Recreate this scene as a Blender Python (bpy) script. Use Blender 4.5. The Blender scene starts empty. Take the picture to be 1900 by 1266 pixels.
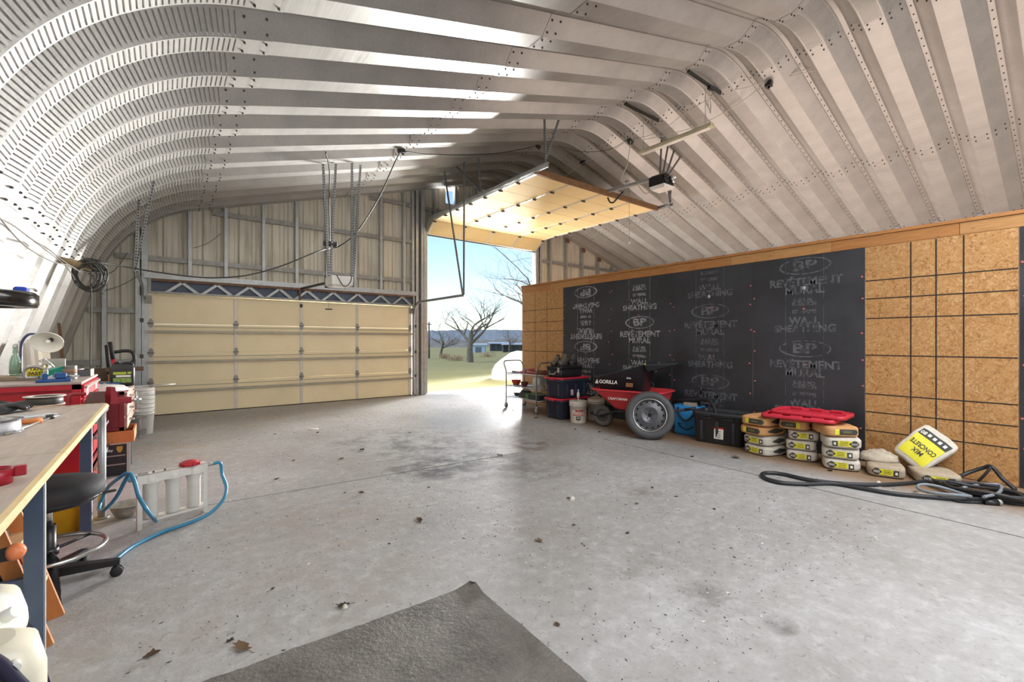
import bpy, bmesh, math, random
from mathutils import Vector, Matrix, noise
R = math.radians
scene = bpy.context.scene
col = scene.collection
rnd = random.Random(7)

# ---------------------------------------------------------------- camera
FPX, CX, CY, CAMZ, SLOPE = 833.0, 950.0, 632.5, 1.375, 0.0
YAW = 0.660
cam_data = bpy.data.cameras.new('camera')
cam_data.sensor_width = 36.0
cam_data.lens = FPX / 1900 * 36.0
cam_data.clip_start = 0.03
cam_data.clip_end = 2000
cam = bpy.data.objects.new('camera', cam_data)
col.objects.link(cam)
cam.location = (0, 0, CAMZ)
cam.rotation_euler = (R(90), 0, -YAW)
scene.camera = cam

# ---------------------------------------------------------------- sky, sun, lights, exposure
world = bpy.data.worlds.new('world')
scene.world = world
world.use_nodes = True
wn = world.node_tree.nodes
wl = world.node_tree.links
wn.clear()
w_out = wn.new('ShaderNodeOutputWorld')
w_bg = wn.new('ShaderNodeBackground')
w_sky = wn.new('ShaderNodeTexSky')
w_sky.sky_type = 'NISHITA'
w_sky.sun_disc = False
w_sky.sun_elevation = R(42)
w_sky.sun_rotation = R(250)
w_sky.air_density = 1.0
w_sky.dust_density = 0.6
w_sky.ozone_density = 2.0
w_bg.inputs['Strength'].default_value = 0.20
wl.new(w_sky.outputs[0], w_bg.inputs[0])
wl.new(w_bg.outputs[0], w_out.inputs[0])

def lamp(name, kind, loc, rot, energy, color=(1, 1, 1), **kw):
    d = bpy.data.lights.new(name, kind)
    d.energy = energy
    d.color = color
    for k, v in kw.items():
        setattr(d, k, v)
    o = bpy.data.objects.new(name, d)
    col.objects.link(o)
    o.location = loc
    o.rotation_euler = rot
    return o
# sun: from over the left of the building, a little ahead, high
sun = lamp('sun', 'SUN', (0, 20, 20), (0, 0, 0), 2.6, (1.0, .96, .9), angle=R(.6))
sun.rotation_euler = Vector((-0.62, 0.30, 0.72)).to_track_quat('Z', 'Y').to_euler()
def aim(o, to):
    o.rotation_euler = (Vector(o.location) - Vector(to)).to_track_quat('Z', 'Y').to_euler()
# added fill lamps, out of view either side of the tall door, shining in
aim(lamp('door_fill_right', 'AREA', (15.2, 15.2, 1.9), (0, 0, 0), 2300, (1.0, .985, .96), shape='RECTANGLE', size=4.6, size_y=2.8, spread=R(70)), (2.5, 4.6, 2.4))
aim(lamp('door_fill_left', 'AREA', (2.2, 14.2, 1.6), (0, 0, 0), 620, (1.0, .93, .86), shape='RECTANGLE', size=5.0, size_y=2.6, spread=R(90)), (9.0, 7.5, 3.2))
# added up-facing fill lamp hidden behind the partition, brightens the right roof slope
lamp('partition_fill', 'AREA', (10.2, 2.6, .5), (R(180), 0, 0), 250, (1.0, .80, .69), shape='RECTANGLE', size=5.5, size_y=6.5)
# added fill lamp at the assumed rear opening, behind the camera
lamp('rear_fill', 'AREA', (6.2, -4.2, 1.9), (R(90), 0, 0), 115, (.90, .95, 1.0), shape='RECTANGLE', size=7.0, size_y=3.6)
# one unseen fill lamp added overhead at the camera's end, brightens the floor
lamp('overhead_fill', 'AREA', (3.4, -.9, 4.1), (0, 0, 0), 330, (.97, .98, 1.0), shape='RECTANGLE', size=6.5, size_y=2.4)

vs = scene.view_settings
vs.view_transform = 'Standard'
vs.look = 'None'
vs.exposure = 0.36
vs.gamma = 1.0
vs.use_curve_mapping = False

# ---------------------------------------------------------------- pixel helpers (1900 x 1266 photograph)
_s, _c = math.sin(YAW), math.cos(YAW)
def ray(x, y):
    u = (x - CX) / FPX; v = (CY - y) / FPX
    return Vector((_s + u * _c, _c - u * _s, v))
def fz(y):                       # height of the slab
    return SLOPE * y
def g(x, y, dz=0.0):             # on the floor (+dz)
    r = ray(x, y); t = (dz - CAMZ) / (r.z - SLOPE * r.y)
    return Vector((r.x * t, r.y * t, CAMZ + r.z * t))
def gz(x, y, z):
    r = ray(x, y); t = (z - CAMZ) / r.z
    return Vector((r.x * t, r.y * t, z))
def gx(x, y, X):
    r = ray(x, y); t = X / r.x
    return Vector((X, r.y * t, CAMZ + r.z * t))
def gy(x, y, Y):
    r = ray(x, y); t = Y / r.y
    return Vector((r.x * t, Y, CAMZ + r.z * t))

# ---------------------------------------------------------------- materials
MATS = {}
def srgb(h):
    if isinstance(h, str):
        h = h.lstrip('#'); v = [int(h[i:i + 2], 16) / 255 for i in (0, 2, 4)]
    else:
        v = h
    return tuple(q / 12.92 if q <= .04045 else ((q + .055) / 1.055) ** 2.4 for q in v) + (1.0,)
class NT:
    def __init__(self, name):
        m = bpy.data.materials.new(name); m.use_nodes = True
        self.m = m; self.t = m.node_tree; self.n = self.t.nodes; self.l = self.t.links
        self.b = self.n['Principled BSDF']
        self.co = self.n.new('ShaderNodeTexCoord').outputs['Object']
    def link(self, a, b): self.l.new(a, b)
    def geo(self):
        return self.n.new('ShaderNodeNewGeometry').outputs['Position']
    def mapping(self, src, scale=(1, 1, 1), rot=(0, 0, 0), loc=(0, 0, 0)):
        q = self.n.new('ShaderNodeMapping'); q.inputs['Scale'].default_value = scale
        q.inputs['Rotation'].default_value = rot; q.inputs['Location'].default_value = loc
        self.link(src, q.inputs['Vector']); return q.outputs[0]
    def noise(self, src, scale, detail=3, rough=.55, out='Fac', dist=0.0):
        q = self.n.new('ShaderNodeTexNoise'); q.inputs['Scale'].default_value = scale
        q.inputs['Detail'].default_value = detail; q.inputs['Roughness'].default_value = rough
        q.inputs['Distortion'].default_value = dist
        self.link(src, q.inputs['Vector']); return q.outputs[out]
    def voro(self, src, scale, out='Color', feature='F1', rnd_=1.0):
        q = self.n.new('ShaderNodeTexVoronoi'); q.feature = feature
        q.inputs['Scale'].default_value = scale; q.inputs['Randomness'].default_value = rnd_
        self.link(src, q.inputs['Vector']); return q.outputs[out]
    def ramp(self, src, stops, interp='LINEAR'):
        q = self.n.new('ShaderNodeValToRGB'); e = q.color_ramp.elements; q.color_ramp.interpolation = interp
        while len(e) < len(stops): e.new(.5)
        for k, (p, c) in enumerate(stops):
            e[k].position = p
            e[k].color = c if len(c) == 4 else tuple(c) + (1,)
        self.link(src, q.inputs[0]); return q.outputs[0]
    def mix(self, fac, a, b, mode='MIX'):
        q = self.n.new('ShaderNodeMix'); q.data_type = 'RGBA'; q.blend_type = mode
        for sock, v in ((q.inputs[0], fac), (q.inputs[6], a), (q.inputs[7], b)):
            if hasattr(v, 'links') or isinstance(v, bpy.types.NodeSocket): self.link(v, sock)
            else: sock.default_value = v
        return q.outputs[2]
    def math(self, op, a, b=0.0, clamp=False):
        q = self.n.new('ShaderNodeMath'); q.operation = op; q.use_clamp = clamp
        for sock, v in ((q.inputs[0], a), (q.inputs[1], b)):
            if isinstance(v, bpy.types.NodeSocket): self.link(v, sock)
            else: sock.default_value = v
        return q.outputs[0]
    def sep(self, src):
        q = self.n.new('ShaderNodeSeparateXYZ'); self.link(src, q.inputs[0]); return q.outputs
    def bump(self, h, strength=.3, dist=.01):
        q = self.n.new('ShaderNodeBump'); q.inputs['Strength'].default_value = strength
        q.inputs['Distance'].default_value = dist
        self.link(h, q.inputs['Height']); self.link(q.outputs[0], self.b.inputs['Normal'])
    def color(self, v):
        if isinstance(v, bpy.types.NodeSocket): self.link(v, self.b.inputs['Base Color'])
        else: self.b.inputs['Base Color'].default_value = v
    def rough(self, v):
        if isinstance(v, bpy.types.NodeSocket): self.link(v, self.b.inputs['Roughness'])
        else: self.b.inputs['Roughness'].default_value = v
    def metal(self, v): self.b.inputs['Metallic'].default_value = v
def M(name, hexc, rough=.6, metal=0.0, var=.12, scale=6.0, bump=0.0, dirt=None, dirt_amt=.35, spec=None, coat=0.0, trans=0.0, alpha=1.0, emit=None):
    """plain procedural material with a little tonal variation and optional dirt"""
    if name in MATS: return MATS[name]
    t = NT(name); c = srgb(hexc)
    n1 = t.noise(t.co, scale, 4)
    lo = tuple(max(0, q * (1 - var)) for q in c[:3]) + (1,)
    hi = tuple(min(1, q * (1 + var)) for q in c[:3]) + (1,)
    cc = t.ramp(n1, [(.3, lo), (.7, hi)])
    if dirt:
        n2 = t.noise(t.co, scale * 2.3, 6, .65)
        cc = t.mix(t.ramp(n2, [(.5, (0, 0, 0, 1)), (.72, (dirt_amt,) * 3 + (1,))]), cc, srgb(dirt))
    t.color(cc); t.rough(rough); t.metal(metal)
    if bump: t.bump(t.noise(t.co, scale * 8, 3), bump, .004)
    if spec is not None: t.b.inputs['Specular IOR Level'].default_value = spec
    if coat: t.b.inputs['Coat Weight'].default_value = coat
    if trans: t.b.inputs['Transmission Weight'].default_value = trans
    if alpha < 1: t.b.inputs['Alpha'].default_value = alpha
    if emit:
        t.b.inputs['Emission Color'].default_value = srgb(hexc); t.b.inputs['Emission Strength'].default_value = emit
    MATS[name] = t.m
    return t.m

# ---------------------------------------------------------------- mesh builder
def TR(loc=(0, 0, 0), rz=0.0, rx=0.0, ry=0.0, sc=None):
    m = Matrix.Translation(loc) @ Matrix.Rotation(rz, 4, 'Z') @ Matrix.Rotation(ry, 4, 'Y') @ Matrix.Rotation(rx, 4, 'X')
    if sc: m = m @ Matrix.Diagonal((*sc, 1))
    return m
def frame(p0, p1, up=(0, 0, 1)):
    """matrix with +Z from p0 to p1"""
    z = (Vector(p1) - Vector(p0)).normalized()
    u = Vector(up)
    if abs(z.dot(u)) > .98: u = Vector((1, 0, 0))
    x = u.cross(z).normalized(); y = z.cross(x)
    m = Matrix((x, y, z)).transposed().to_4x4(); m.translation = Vector(p0)
    return m
class MB:
    def __init__(self): self.v = []; self.f = []; self.m = []; self.s = []
    def add(self, vs_, fs, mat=0, smooth=False, T=None):
        o = len(self.v)
        for p in vs_:
            p = Vector(p); self.v.append(tuple(T @ p) if T is not None else tuple(p))
        for k, f in enumerate(fs):
            self.f.append([i + o for i in f]); self.m.append(mat if isinstance(mat, int) else mat[k]); self.s.append(smooth)
        return self
    def box(self, c, s, T=None, mat=0):
        x, y, z = c; a, b, h = s[0] / 2, s[1] / 2, s[2] / 2
        vs_ = [(x + i * a, y + j * b, z + k * h) for i in (-1, 1) for j in (-1, 1) for k in (-1, 1)]
        return self.add(vs_, [(0, 1, 3, 2), (4, 6, 7, 5), (0, 4, 5, 1), (2, 3, 7, 6), (0, 2, 6, 4), (1, 5, 7, 3)], mat, False, T)
    def bx(self, x0, x1, y0, y1, z0, z1, T=None, mat=0):
        return self.box(((x0 + x1) / 2, (y0 + y1) / 2, (z0 + z1) / 2), (abs(x1 - x0), abs(y1 - y0), abs(z1 - z0)), T, mat)
    def hull(self, pts, mat=0, smooth=False, T=None):
        bm = bmesh.new()
        for p in pts: bm.verts.new(p)
        bmesh.ops.convex_hull(bm, input=bm.verts)
        bm.verts.ensure_lookup_table(); bm.verts.index_update()
        self.add([v.co.copy() for v in bm.verts], [[v.index for v in f.verts] for f in bm.faces], mat, smooth, T)
        bm.free(); return self
    def cbox(self, c, s, ch=.01, T=None, mat=0, smooth=False):
        x, y, z = c; a, b, h = s[0] / 2, s[1] / 2, s[2] / 2
        ch = min(ch, a * .9, b * .9, h * .9); pts = []
        for i in (-1, 1):
            for j in (-1, 1):
                for k in (-1, 1):
                    pts += [(x + i * (a - ch), y + j * (b - ch), z + k * h), (x + i * (a - ch), y + j * b, z + k * (h - ch)), (x + i * a, y + j * (b - ch), z + k * (h - ch))]
        return self.hull(pts, mat, smooth, T)
    def cyl(self, p0, p1, r0, r1=None, n=12, caps=True, mat=0, smooth=True, T=None):
        r1 = r0 if r1 is None else r1
        m = frame(p0, p1); L = (Vector(p1) - Vector(p0)).length
        vs_ = [m @ Vector((r0 * math.cos(2 * math.pi * k / n), r0 * math.sin(2 * math.pi * k / n), 0)) for k in range(n)]
        vs_ += [m @ Vector((r1 * math.cos(2 * math.pi * k / n), r1 * math.sin(2 * math.pi * k / n), L)) for k in range(n)]
        self.add(vs_, [(k, (k + 1) % n, n + (k + 1) % n, n + k) for k in range(n)], mat, smooth, T)
        if caps:
            self.add(vs_, [list(range(n))[::-1], list(range(n, 2 * n))], mat, False, T)
        return self
    def tube(self, pts, r, n=8, closed=False, mat=0, T=None, caps=True):
        pts = [Vector(p) for p in pts]; N = len(pts); rr = r if hasattr(r, '__len__') else [r] * N
        vs_ = []; up = None
        for k in range(N):
            a = pts[(k - 1) % N] if (closed or k > 0) else pts[k]
            b = pts[(k + 1) % N] if (closed or k < N - 1) else pts[k]
            d = (b - a)
            d = d.normalized() if d.length > 1e-9 else Vector((0, 0, 1))
            if up is None:
                up = Vector((0, 0, 1)) if abs(d.z) < .9 else Vector((1, 0, 0))
            x = up.cross(d)
            if x.length < 1e-4: x = Vector((1, .3, .2)).cross(d)
            x.normalize(); y = d.cross(x); up = y
            for j in range(n):
                t = 2 * math.pi * j / n
                vs_.append(pts[k] + x * (rr[k] * math.cos(t)) + y * (rr[k] * math.sin(t)))
        fs = []
        for k in range(N if closed else N - 1):
            k2 = (k + 1) % N
            for j in range(n):
                fs.append((k * n + j, k * n + (j + 1) % n, k2 * n + (j + 1) % n, k2 * n + j))
        self.add(vs_, fs, mat, True, T)
        if caps and not closed:
            self.add(vs_[:n] + vs_[-n:], [list(range(n))[::-1], list(range(n, 2 * n))], mat, False, T)
        return self
    def lathe(self, prof, n=20, T=None, mat=0, smooth=True, sx=1.0, sy=1.0, cap=True):
        vs_ = [(r * math.cos(2 * math.pi * k / n) * sx, r * math.sin(2 * math.pi * k / n) * sy, z) for r, z in prof for k in range(n)]
        fs = [(i * n + k, i * n + (k + 1) % n, (i + 1) * n + (k + 1) % n, (i + 1) * n + k) for i in range(len(prof) - 1) for k in range(n)]
        ring = abs(prof[0][0] - prof[-1][0]) < 1e-6 and abs(prof[0][1] - prof[-1][1]) < 1e-6
        if cap and not ring:
            if prof[0][0] > 1e-6: fs.append(list(range(n))[::-1])
            if prof[-1][0] > 1e-6: fs.append(list(range((len(prof) - 1) * n, len(prof) * n)))
        self.add(vs_, fs, mat, smooth, T)
        return self
    def prism(self, poly, h0, h1, T=None, mat=0):
        n = len(poly)
        vs_ = [(x, y, h0) for x, y in poly] + [(x, y, h1) for x, y in poly]
        return self.add(vs_, [list(range(n))[::-1], list(range(n, 2 * n))] + [(k, (k + 1) % n, n + (k + 1) % n, n + k) for k in range(n)], mat, False, T)
    def grid(self, rows, mat=0, smooth=True, T=None, closed=False):
        nr, nc = len(rows), len(rows[0])
        vs_ = [p for r_ in rows for p in r_]
        fs = []
        for i in range(nr - 1):
            for j in range(nc if closed else nc - 1):
                j2 = (j + 1) % nc
                fs.append((i * nc + j, i * nc + j2, (i + 1) * nc + j2, (i + 1) * nc + j))
        return self.add(vs_, fs, mat, smooth, T)
    def mesh(self, name, mats):
        me = bpy.data.meshes.new(name)
        me.from_pydata(self.v, [], self.f)
        for m_ in (mats if isinstance(mats, (list, tuple)) else [mats]): me.materials.append(m_)
        me.polygons.foreach_set('material_index', self.m)
        me.polygons.foreach_set('use_smooth', self.s)
        me.update()
        return me
    def build(self, name, mats, parent=None, fix=True):
        me = self.mesh(name, mats)
        if fix:
            bm = bmesh.new(); bm.from_mesh(me)
            bmesh.ops.remove_doubles(bm, verts=bm.verts, dist=1e-5)
            bmesh.ops.recalc_face_normals(bm, faces=bm.faces); bm.to_mesh(me); bm.free()
        return link(name, me, parent)
def link(name, me, parent=None):
    o = bpy.data.objects.new(name, me); col.objects.link(o)
    if parent is not None: o.parent = parent
    return o
def empty(name, loc=(0, 0, 0), rz=0.0, parent=None):
    o = bpy.data.objects.new(name, None); col.objects.link(o)
    o.location = loc; o.rotation_euler = (0, 0, rz); o.empty_display_size = .05
    if parent is not None: o.parent = parent
    return o
def tag(o, label=None, cat=None, group=None, kind=None):
    if label: o['label'] = label
    if cat: o['category'] = cat
    if group: o['group'] = group
    if kind: o['kind'] = kind
    return o
def thing(name, label, cat, loc=(0, 0, 0), rz=0.0, group=None, tilt=None):
    o = empty(name, loc, rz)
    if tilt: o.rotation_euler = (tilt[0], tilt[1], rz)
    return tag(o, label, cat, group)
def copy_tree(o, parent=None, rename=None):
    q = o.copy(); col.objects.link(q); q.parent = parent
    for ch in list(o.children): copy_tree(ch, q)
    return q
def text_geo(s, size=.1, align='CENTER', bold=0.0):
    c = bpy.data.curves.new('t', 'FONT'); c.body = s; c.size = size; c.align_x = align; c.align_y = 'CENTER'
    c.offset = bold; c.resolution_u = 3
    o = bpy.data.objects.new('t', c); col.objects.link(o)
    dg = bpy.context.evaluated_depsgraph_get()
    me = bpy.data.meshes.new_from_object(o.evaluated_get(dg))
    vs_ = [v.co.copy() for v in me.vertices]; fs = [list(p.vertices) for p in me.polygons]
    bpy.data.objects.remove(o); bpy.data.curves.remove(c); bpy.data.meshes.remove(me)
    return vs_, fs
def bez(pts, n=10):
    """Catmull-Rom through points"""
    P = [Vector(p) for p in pts]; out = []
    for i in range(len(P) - 1):
        p0 = P[i - 1] if i > 0 else P[i] * 2 - P[i + 1]
        p1, p2 = P[i], P[i + 1]
        p3 = P[i + 2] if i + 2 < len(P) else P[i + 1] * 2 - P[i]
        for k in range(n):
            t = k / n
            out.append(.5 * ((2 * p1) + (p2 - p0) * t + (2 * p0 - 5 * p1 + 4 * p2 - p3) * t * t + (3 * p1 - p0 - 3 * p2 + p3) * t ** 3))
    out.append(P[-1]); return out

# ================================================================ STRUCTURE MATERIALS
D = 10.62                       # inside face of the end wall with the doors
WX = 6.32                       # face of the partition wall
def mat_roof():
    t = NT('galvalume_sheet')
    n = t.noise(t.mapping(t.co, (3, 3, 3)), 1.0, 3)
    n2 = t.noise(t.mapping(t.co, (60, 2, 60)), 1.0, 3)
    c = t.mix(.35, t.ramp(n, [(.3, srgb('#a8a6a3')), (.7, srgb('#bcbab6'))]), t.ramp(n2, [(.3, srgb('#9f9d99')), (.7, srgb('#c2c0bc'))]))
    t.color(c); t.metal(.35); t.rough(t.ramp(n2, [(.3, (.36,) * 3), (.7, (.46,) * 3)]))
    return t.m
ROOF = mat_roof()
BOLT = M('bolt_steel', '#4a4640', .5, .6)
GALV = M('galvanised_steel', '#b9bcbd', .42, .55, .1, 9, dirt='#7b7468', dirt_amt=.25)
GALVD = M('weathered_steel', '#a1a09c', .5, .4, .15, 9, dirt='#6b5340', dirt_amt=.4)
RUST = M('rusty_steel', '#7d6250', .7, .3, .2, 12, dirt='#5a3c28', dirt_amt=.5)
PERF = M('perforated_angle_steel', '#9a9c9c', .45, .6, .1, 20)
HOLE = M('dark_hole', '#26262a', .8, 0, .1)
def mat_siding():
    t = NT('cream_siding')
    st = t.noise(t.mapping(t.co, (14, 14, .7)), 1.0, 4, .6)
    big = t.noise(t.co, 1.1, 3)
    c = t.ramp(st, [(.25, srgb('#a29b8a')), (.45, srgb('#d9d3c3')), (.75, srgb('#e6e1d3'))])
    c = t.mix(t.ramp(big, [(.45, (0, 0, 0)), (.75, (.45,) * 3)]), c, srgb('#aaa191'))
    t.color(c); t.rough(.5); t.metal(.1)
    return t.m
SIDING = mat_siding()
def mat_concrete():
    t = NT('floor_concrete')
    p = t.geo()
    n1 = t.noise(p, .55, 5, .6, dist=.4); n2 = t.noise(p, 3.2, 5, .65); n3 = t.noise(p, 42, 3, .6)
    c = t.ramp(n1, [(.3, srgb('#93918e')), (.52, srgb('#a8a7a6')), (.72, srgb('#b8b9ba'))])
    c = t.mix(t.ramp(n2, [(.52, (0, 0, 0)), (.76, (.30,) * 3)]), c, srgb('#8f8a82'))
    c = t.mix(t.ramp(n3, [(.56, (0, 0, 0)), (.78, (.34,) * 3)]), c, srgb('#77726a'))
    n4 = t.noise(p, 11, 5, .7); n5 = t.noise(t.mapping(p, (1, 1, 1), (0, 0, .6)), 24, 4, .7, dist=.8)
    c = t.mix(t.ramp(n4, [(.42, (0, 0, 0)), (.72, (.42,) * 3)]), c, srgb('#85817b'))
    c = t.mix(t.ramp(n4, [(.30, (.40,) * 3), (.46, (0, 0, 0))]), c, srgb('#c6c6c5'))
    c = t.mix(t.ramp(n5, [(.58, (0, 0, 0)), (.70, (.5,) * 3)]), c, srgb('#6d675f'))
    # soot / oil stains with their own outline
    x, y, z = t.sep(p)
    def blob(cx, cy, rx, ry, colr, amt, sc=4.0):
        nonlocal c
        dx = t.math('MULTIPLY', t.math('SUBTRACT', x, cx), 1 / rx); dy = t.math('MULTIPLY', t.math('SUBTRACT', y, cy), 1 / ry)
        d = t.math('ADD', t.math('MULTIPLY', dx, dx), t.math('MULTIPLY', dy, dy))
        f = t.math('SUBTRACT', 1.0, d, True)
        nn = t.ramp(t.noise(p, sc, 6, .7), [(.42, (0, 0, 0)), (.62, (1, 1, 1))])
        f = t.math('MULTIPLY', t.math('MULTIPLY', t.math('POWER', f, .6), nn), amt)
        c = t.mix(f, c, srgb(colr))
    for px_, py_, rx, ry, colr, amt in ((850, 842, .9, 1.1, '#3d3a36', .95), (810, 868, .6, .5, '#2f2c29', .95), (740, 815, 1.0, .9, '#55504a', .7), (985, 825, .5, .35, '#5a4230', .85), (905, 800, .7, .8, '#67625b', .6), (1000, 870, .5, .4, '#6a655f', .55),
                                        (1190, 915, .22, .18, '#5c4c3e', .5), (920, 885, .7, .5, '#6e6963', .55), (1320, 1110, .22, .2, '#5a564f', .55), (1180, 1050, .25, .15, '#6a655d', .5),
                                        (1450, 1160, .10, .08, '#4d453c', .6), (560, 1100, 1.0, .7, '#97887a', .35), (640, 960, 1.1, .6, '#9d9083', .4), (330, 830, .7, 1.2, '#a08e76', .55), (520, 780, 2.2, 1.0, '#a5937c', .45), (100, 1200, .4, .5, '#9a9080', .4)):
        q = g(px_, py_); blob(q.x, q.y, rx, ry, colr, amt, 5.0 if rx < .6 else 3.0)
    # wind-blown sand along the foot of the partition
    sand = t.ramp(t.math('ADD', x, t.math('MULTIPLY', t.math('SUBTRACT', n2, .5), .35)), [(.0, (0, 0, 0)), (1.0, (1, 1, 1))])
    f = t.math('MULTIPLY', t.math('SUBTRACT', t.math('ADD', x, t.math('MULTIPLY', n1, .6)), 5.50), 2.4, True)
    lim = t.math('LESS_THAN', y, 7.0)
    c = t.mix(t.math('MULTIPLY', t.math('MULTIPLY', f, lim), .9), c, srgb('#86694a'))
    t.color(c)
    t.rough(t.ramp(t.math('ADD', t.math('MULTIPLY', n1, .7), t.math('MULTIPLY', n2, .3)), [(.3, (.40,) * 3), (.62, (.66,) * 3)]))
    t.bump(t.math('ADD', t.math('ADD', n3, n5), t.math('MULTIPLY', n4, 1.5)), .35, .004)
    return t.m
CONC = mat_concrete()
APRON = M('apron_concrete', '#a8a49c', .75, 0, .12, 2.5, .15)
def mat_wood(name, a, b, sc=(1, 1, 1)):
    t = NT(name)
    n = t.noise(t.mapping(t.co, sc), 3.0, 5, .6, dist=1.2)
    n2 = t.noise(t.co, 2.0, 2)
    c = t.ramp(n, [(.3, srgb(a)), (.7, srgb(b))])
    kn = t.voro(t.mapping(t.co, (1, 1.6, 4)), 1.3, 'Distance')
    c = t.mix(t.ramp(kn, [(.0, (.75,) * 3), (.055, (0, 0, 0))]), c, srgb('#6e4522'))
    t.color(c); t.rough(.65); return t.m
PLATE = mat_wood('pine_lumber', '#a67743', '#c1905a', (6, 1, 9))
PLATE2 = mat_wood('pine_lumber_orange', '#a06a38', '#b98048', (6, 1, 9))
def mat_osb():
    t = NT('oriented_strand_board')
    w = t.mix(.55, t.mapping(t.co, (1, 1, 1)), t.noise(t.co, 9, 2, out='Color'), 'ADD')
    f1 = t.voro(t.mapping(w, (30, 34, 15)), 1.0)
    f2 = t.voro(t.mapping(w, (24, 16, 34), (.5, .3, .2)), 1.0)
    n = t.noise(t.co, 70, 3)
    r1 = t.ramp(t.sep(f1)[0], [(0, srgb('#8f5c2c')), (.12, srgb('#b07d46')), (.6, srgb('#c7945a')), (.93, srgb('#d3a66e')), (1, srgb('#dcb98a'))])
    r2 = t.ramp(t.sep(f2)[1], [(0, srgb('#83542a')), (.15, srgb('#b5824a')), (.7, srgb('#c8965c')), (1, srgb('#d6ad78'))])
    c = t.mix(.5, r1, r2)
    c = t.mix(t.ramp(n, [(.55, (0, 0, 0)), (.8, (.5,) * 3)]), c, srgb('#7d5530'))
    t.color(t.mix(1.0, c, (.88, .88, .88, 1), 'MULTIPLY')); t.rough(.7); t.bump(t.sep(f1)[1], .25, .003)
    return t.m
OSB = mat_osb()
def mat_black():
    t = NT('black_sheathing_board')
    n = t.noise(t.co, 120, 2); n2 = t.noise(t.co, 1.6, 4)
    t.color(t.ramp(n2, [(.35, srgb('#26272b')), (.7, srgb('#3a3b40'))]))
    t.rough(t.ramp(n2, [(.35, (.42,) * 3), (.65, (.6,) * 3)])); t.bump(n, .5, .004)
    return t.m
BLACKB = mat_black()
def mat_print(name, hexc, keep):
    t = NT(name)
    n = t.noise(t.co, 14, 5, .7)
    c = t.ramp(n, [(keep - .08, srgb('#2c2d31')), (keep + .08, srgb(hexc))])
    t.color(c); t.rough(.6); return t.m
PRINT1 = mat_print('white_print_worn', '#a3a4a8', .44)
PRINT2 = mat_print('grey_print_worn', '#64666a', .46)
DCREAM = M('door_panel_cream', '#f5e4bd', .55, 0, .05, 1.2, dirt='#e0c48c', dirt_amt=.2)
DCREAM2 = M('door_panel_cream_high', '#e8cd98', .85, 0, .05, 1.2)
DWHITE = M('door_stile_steel', '#d6cdbd', .45, .25, .08, 6)
DSTRUT = M('door_strut_steel', '#a59c8a', .45, .4, .1, 6)

def wchild(mb, name, mats, root, fix=True):
    o = mb.build(name, mats, root, fix); o.location = -Vector(root.location); return o

# ================================================================ ARCH ROOF
k1 = Vector((-.555, 3.572)); k2 = Vector((6.943, 5.75)); base = Vector((-1.627, 0.0))
d1 = (k1 - base).normalized(); d2 = (k2 - k1).normalized(); d3 = Vector((d2.x, -d2.y))
T1, T2 = 1.075, .477
def arc(ka, da, db, T, n):
    a = da.angle(db); Rr = T / math.tan(a / 2)
    p0 = ka - da * T
    nin = Vector((da.y, -da.x))        # right turn: centre lies to the right
    c = p0 + nin * Rr
    out = []
    for i in range(n + 1):
        th = -a * i / n
        v = p0 - c
        q = Vector((v.x * math.cos(th) - v.y * math.sin(th), v.x * math.sin(th) + v.y * math.cos(th)))
        out.append(c + q)
    return out, Rr * a
def nout(t): return Vector((-t.y, t.x))
PF = .666
PROF = [(a * PF / .72, b * .95) for a, b in [(0, 0), (.25, 0), (.285, .045), (.33, .085), (.385, .118), (.445, .14), (.446, .152), (.515, .152), (.516, .135), (.72, 0)]]
QF = PF / .72
A1s = k1 - d1 * T1; A1e = k1 + d2 * T1
A2s = k2 - d2 * T2; A2e = k2 + d3 * T2
mir = lambda v: Vector((2 * k2.x - v.x, v.y))
SP = Vector((3.43, k1.y + (3.43 - k1.x) * d2.y / d2.x))    # splice on the slope
def bolt(mb, p, n, r=.012, h=.016, k=5):
    m = frame(p, p - n * h)
    vs_ = [m @ Vector((r * math.cos(2 * math.pi * i / k), r * math.sin(2 * math.pi * i / k), 0)) for i in range(k)] + [m @ Vector((.6 * r * math.cos(2 * math.pi * i / k), .6 * r * math.sin(2 * math.pi * i / k), h)) for i in range(k)]
    mb.add(vs_, [(i, (i + 1) % k, k + (i + 1) % k, k + i) for i in range(k)] + [list(range(k, 2 * k))], 1)
def surf(p, t, y, off):
    n = nout(t); return Vector((p.x + n.x * off, y, p.y + n.y * off)), Vector((n.x, 0, n.y))
def prof_off(y):
    for (a, b), (c_, d_) in zip(PROF, PROF[1:]):
        if a <= y <= c_ and c_ > a: return b + (d_ - b) * (y - a) / (c_ - a)
    return 0
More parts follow.
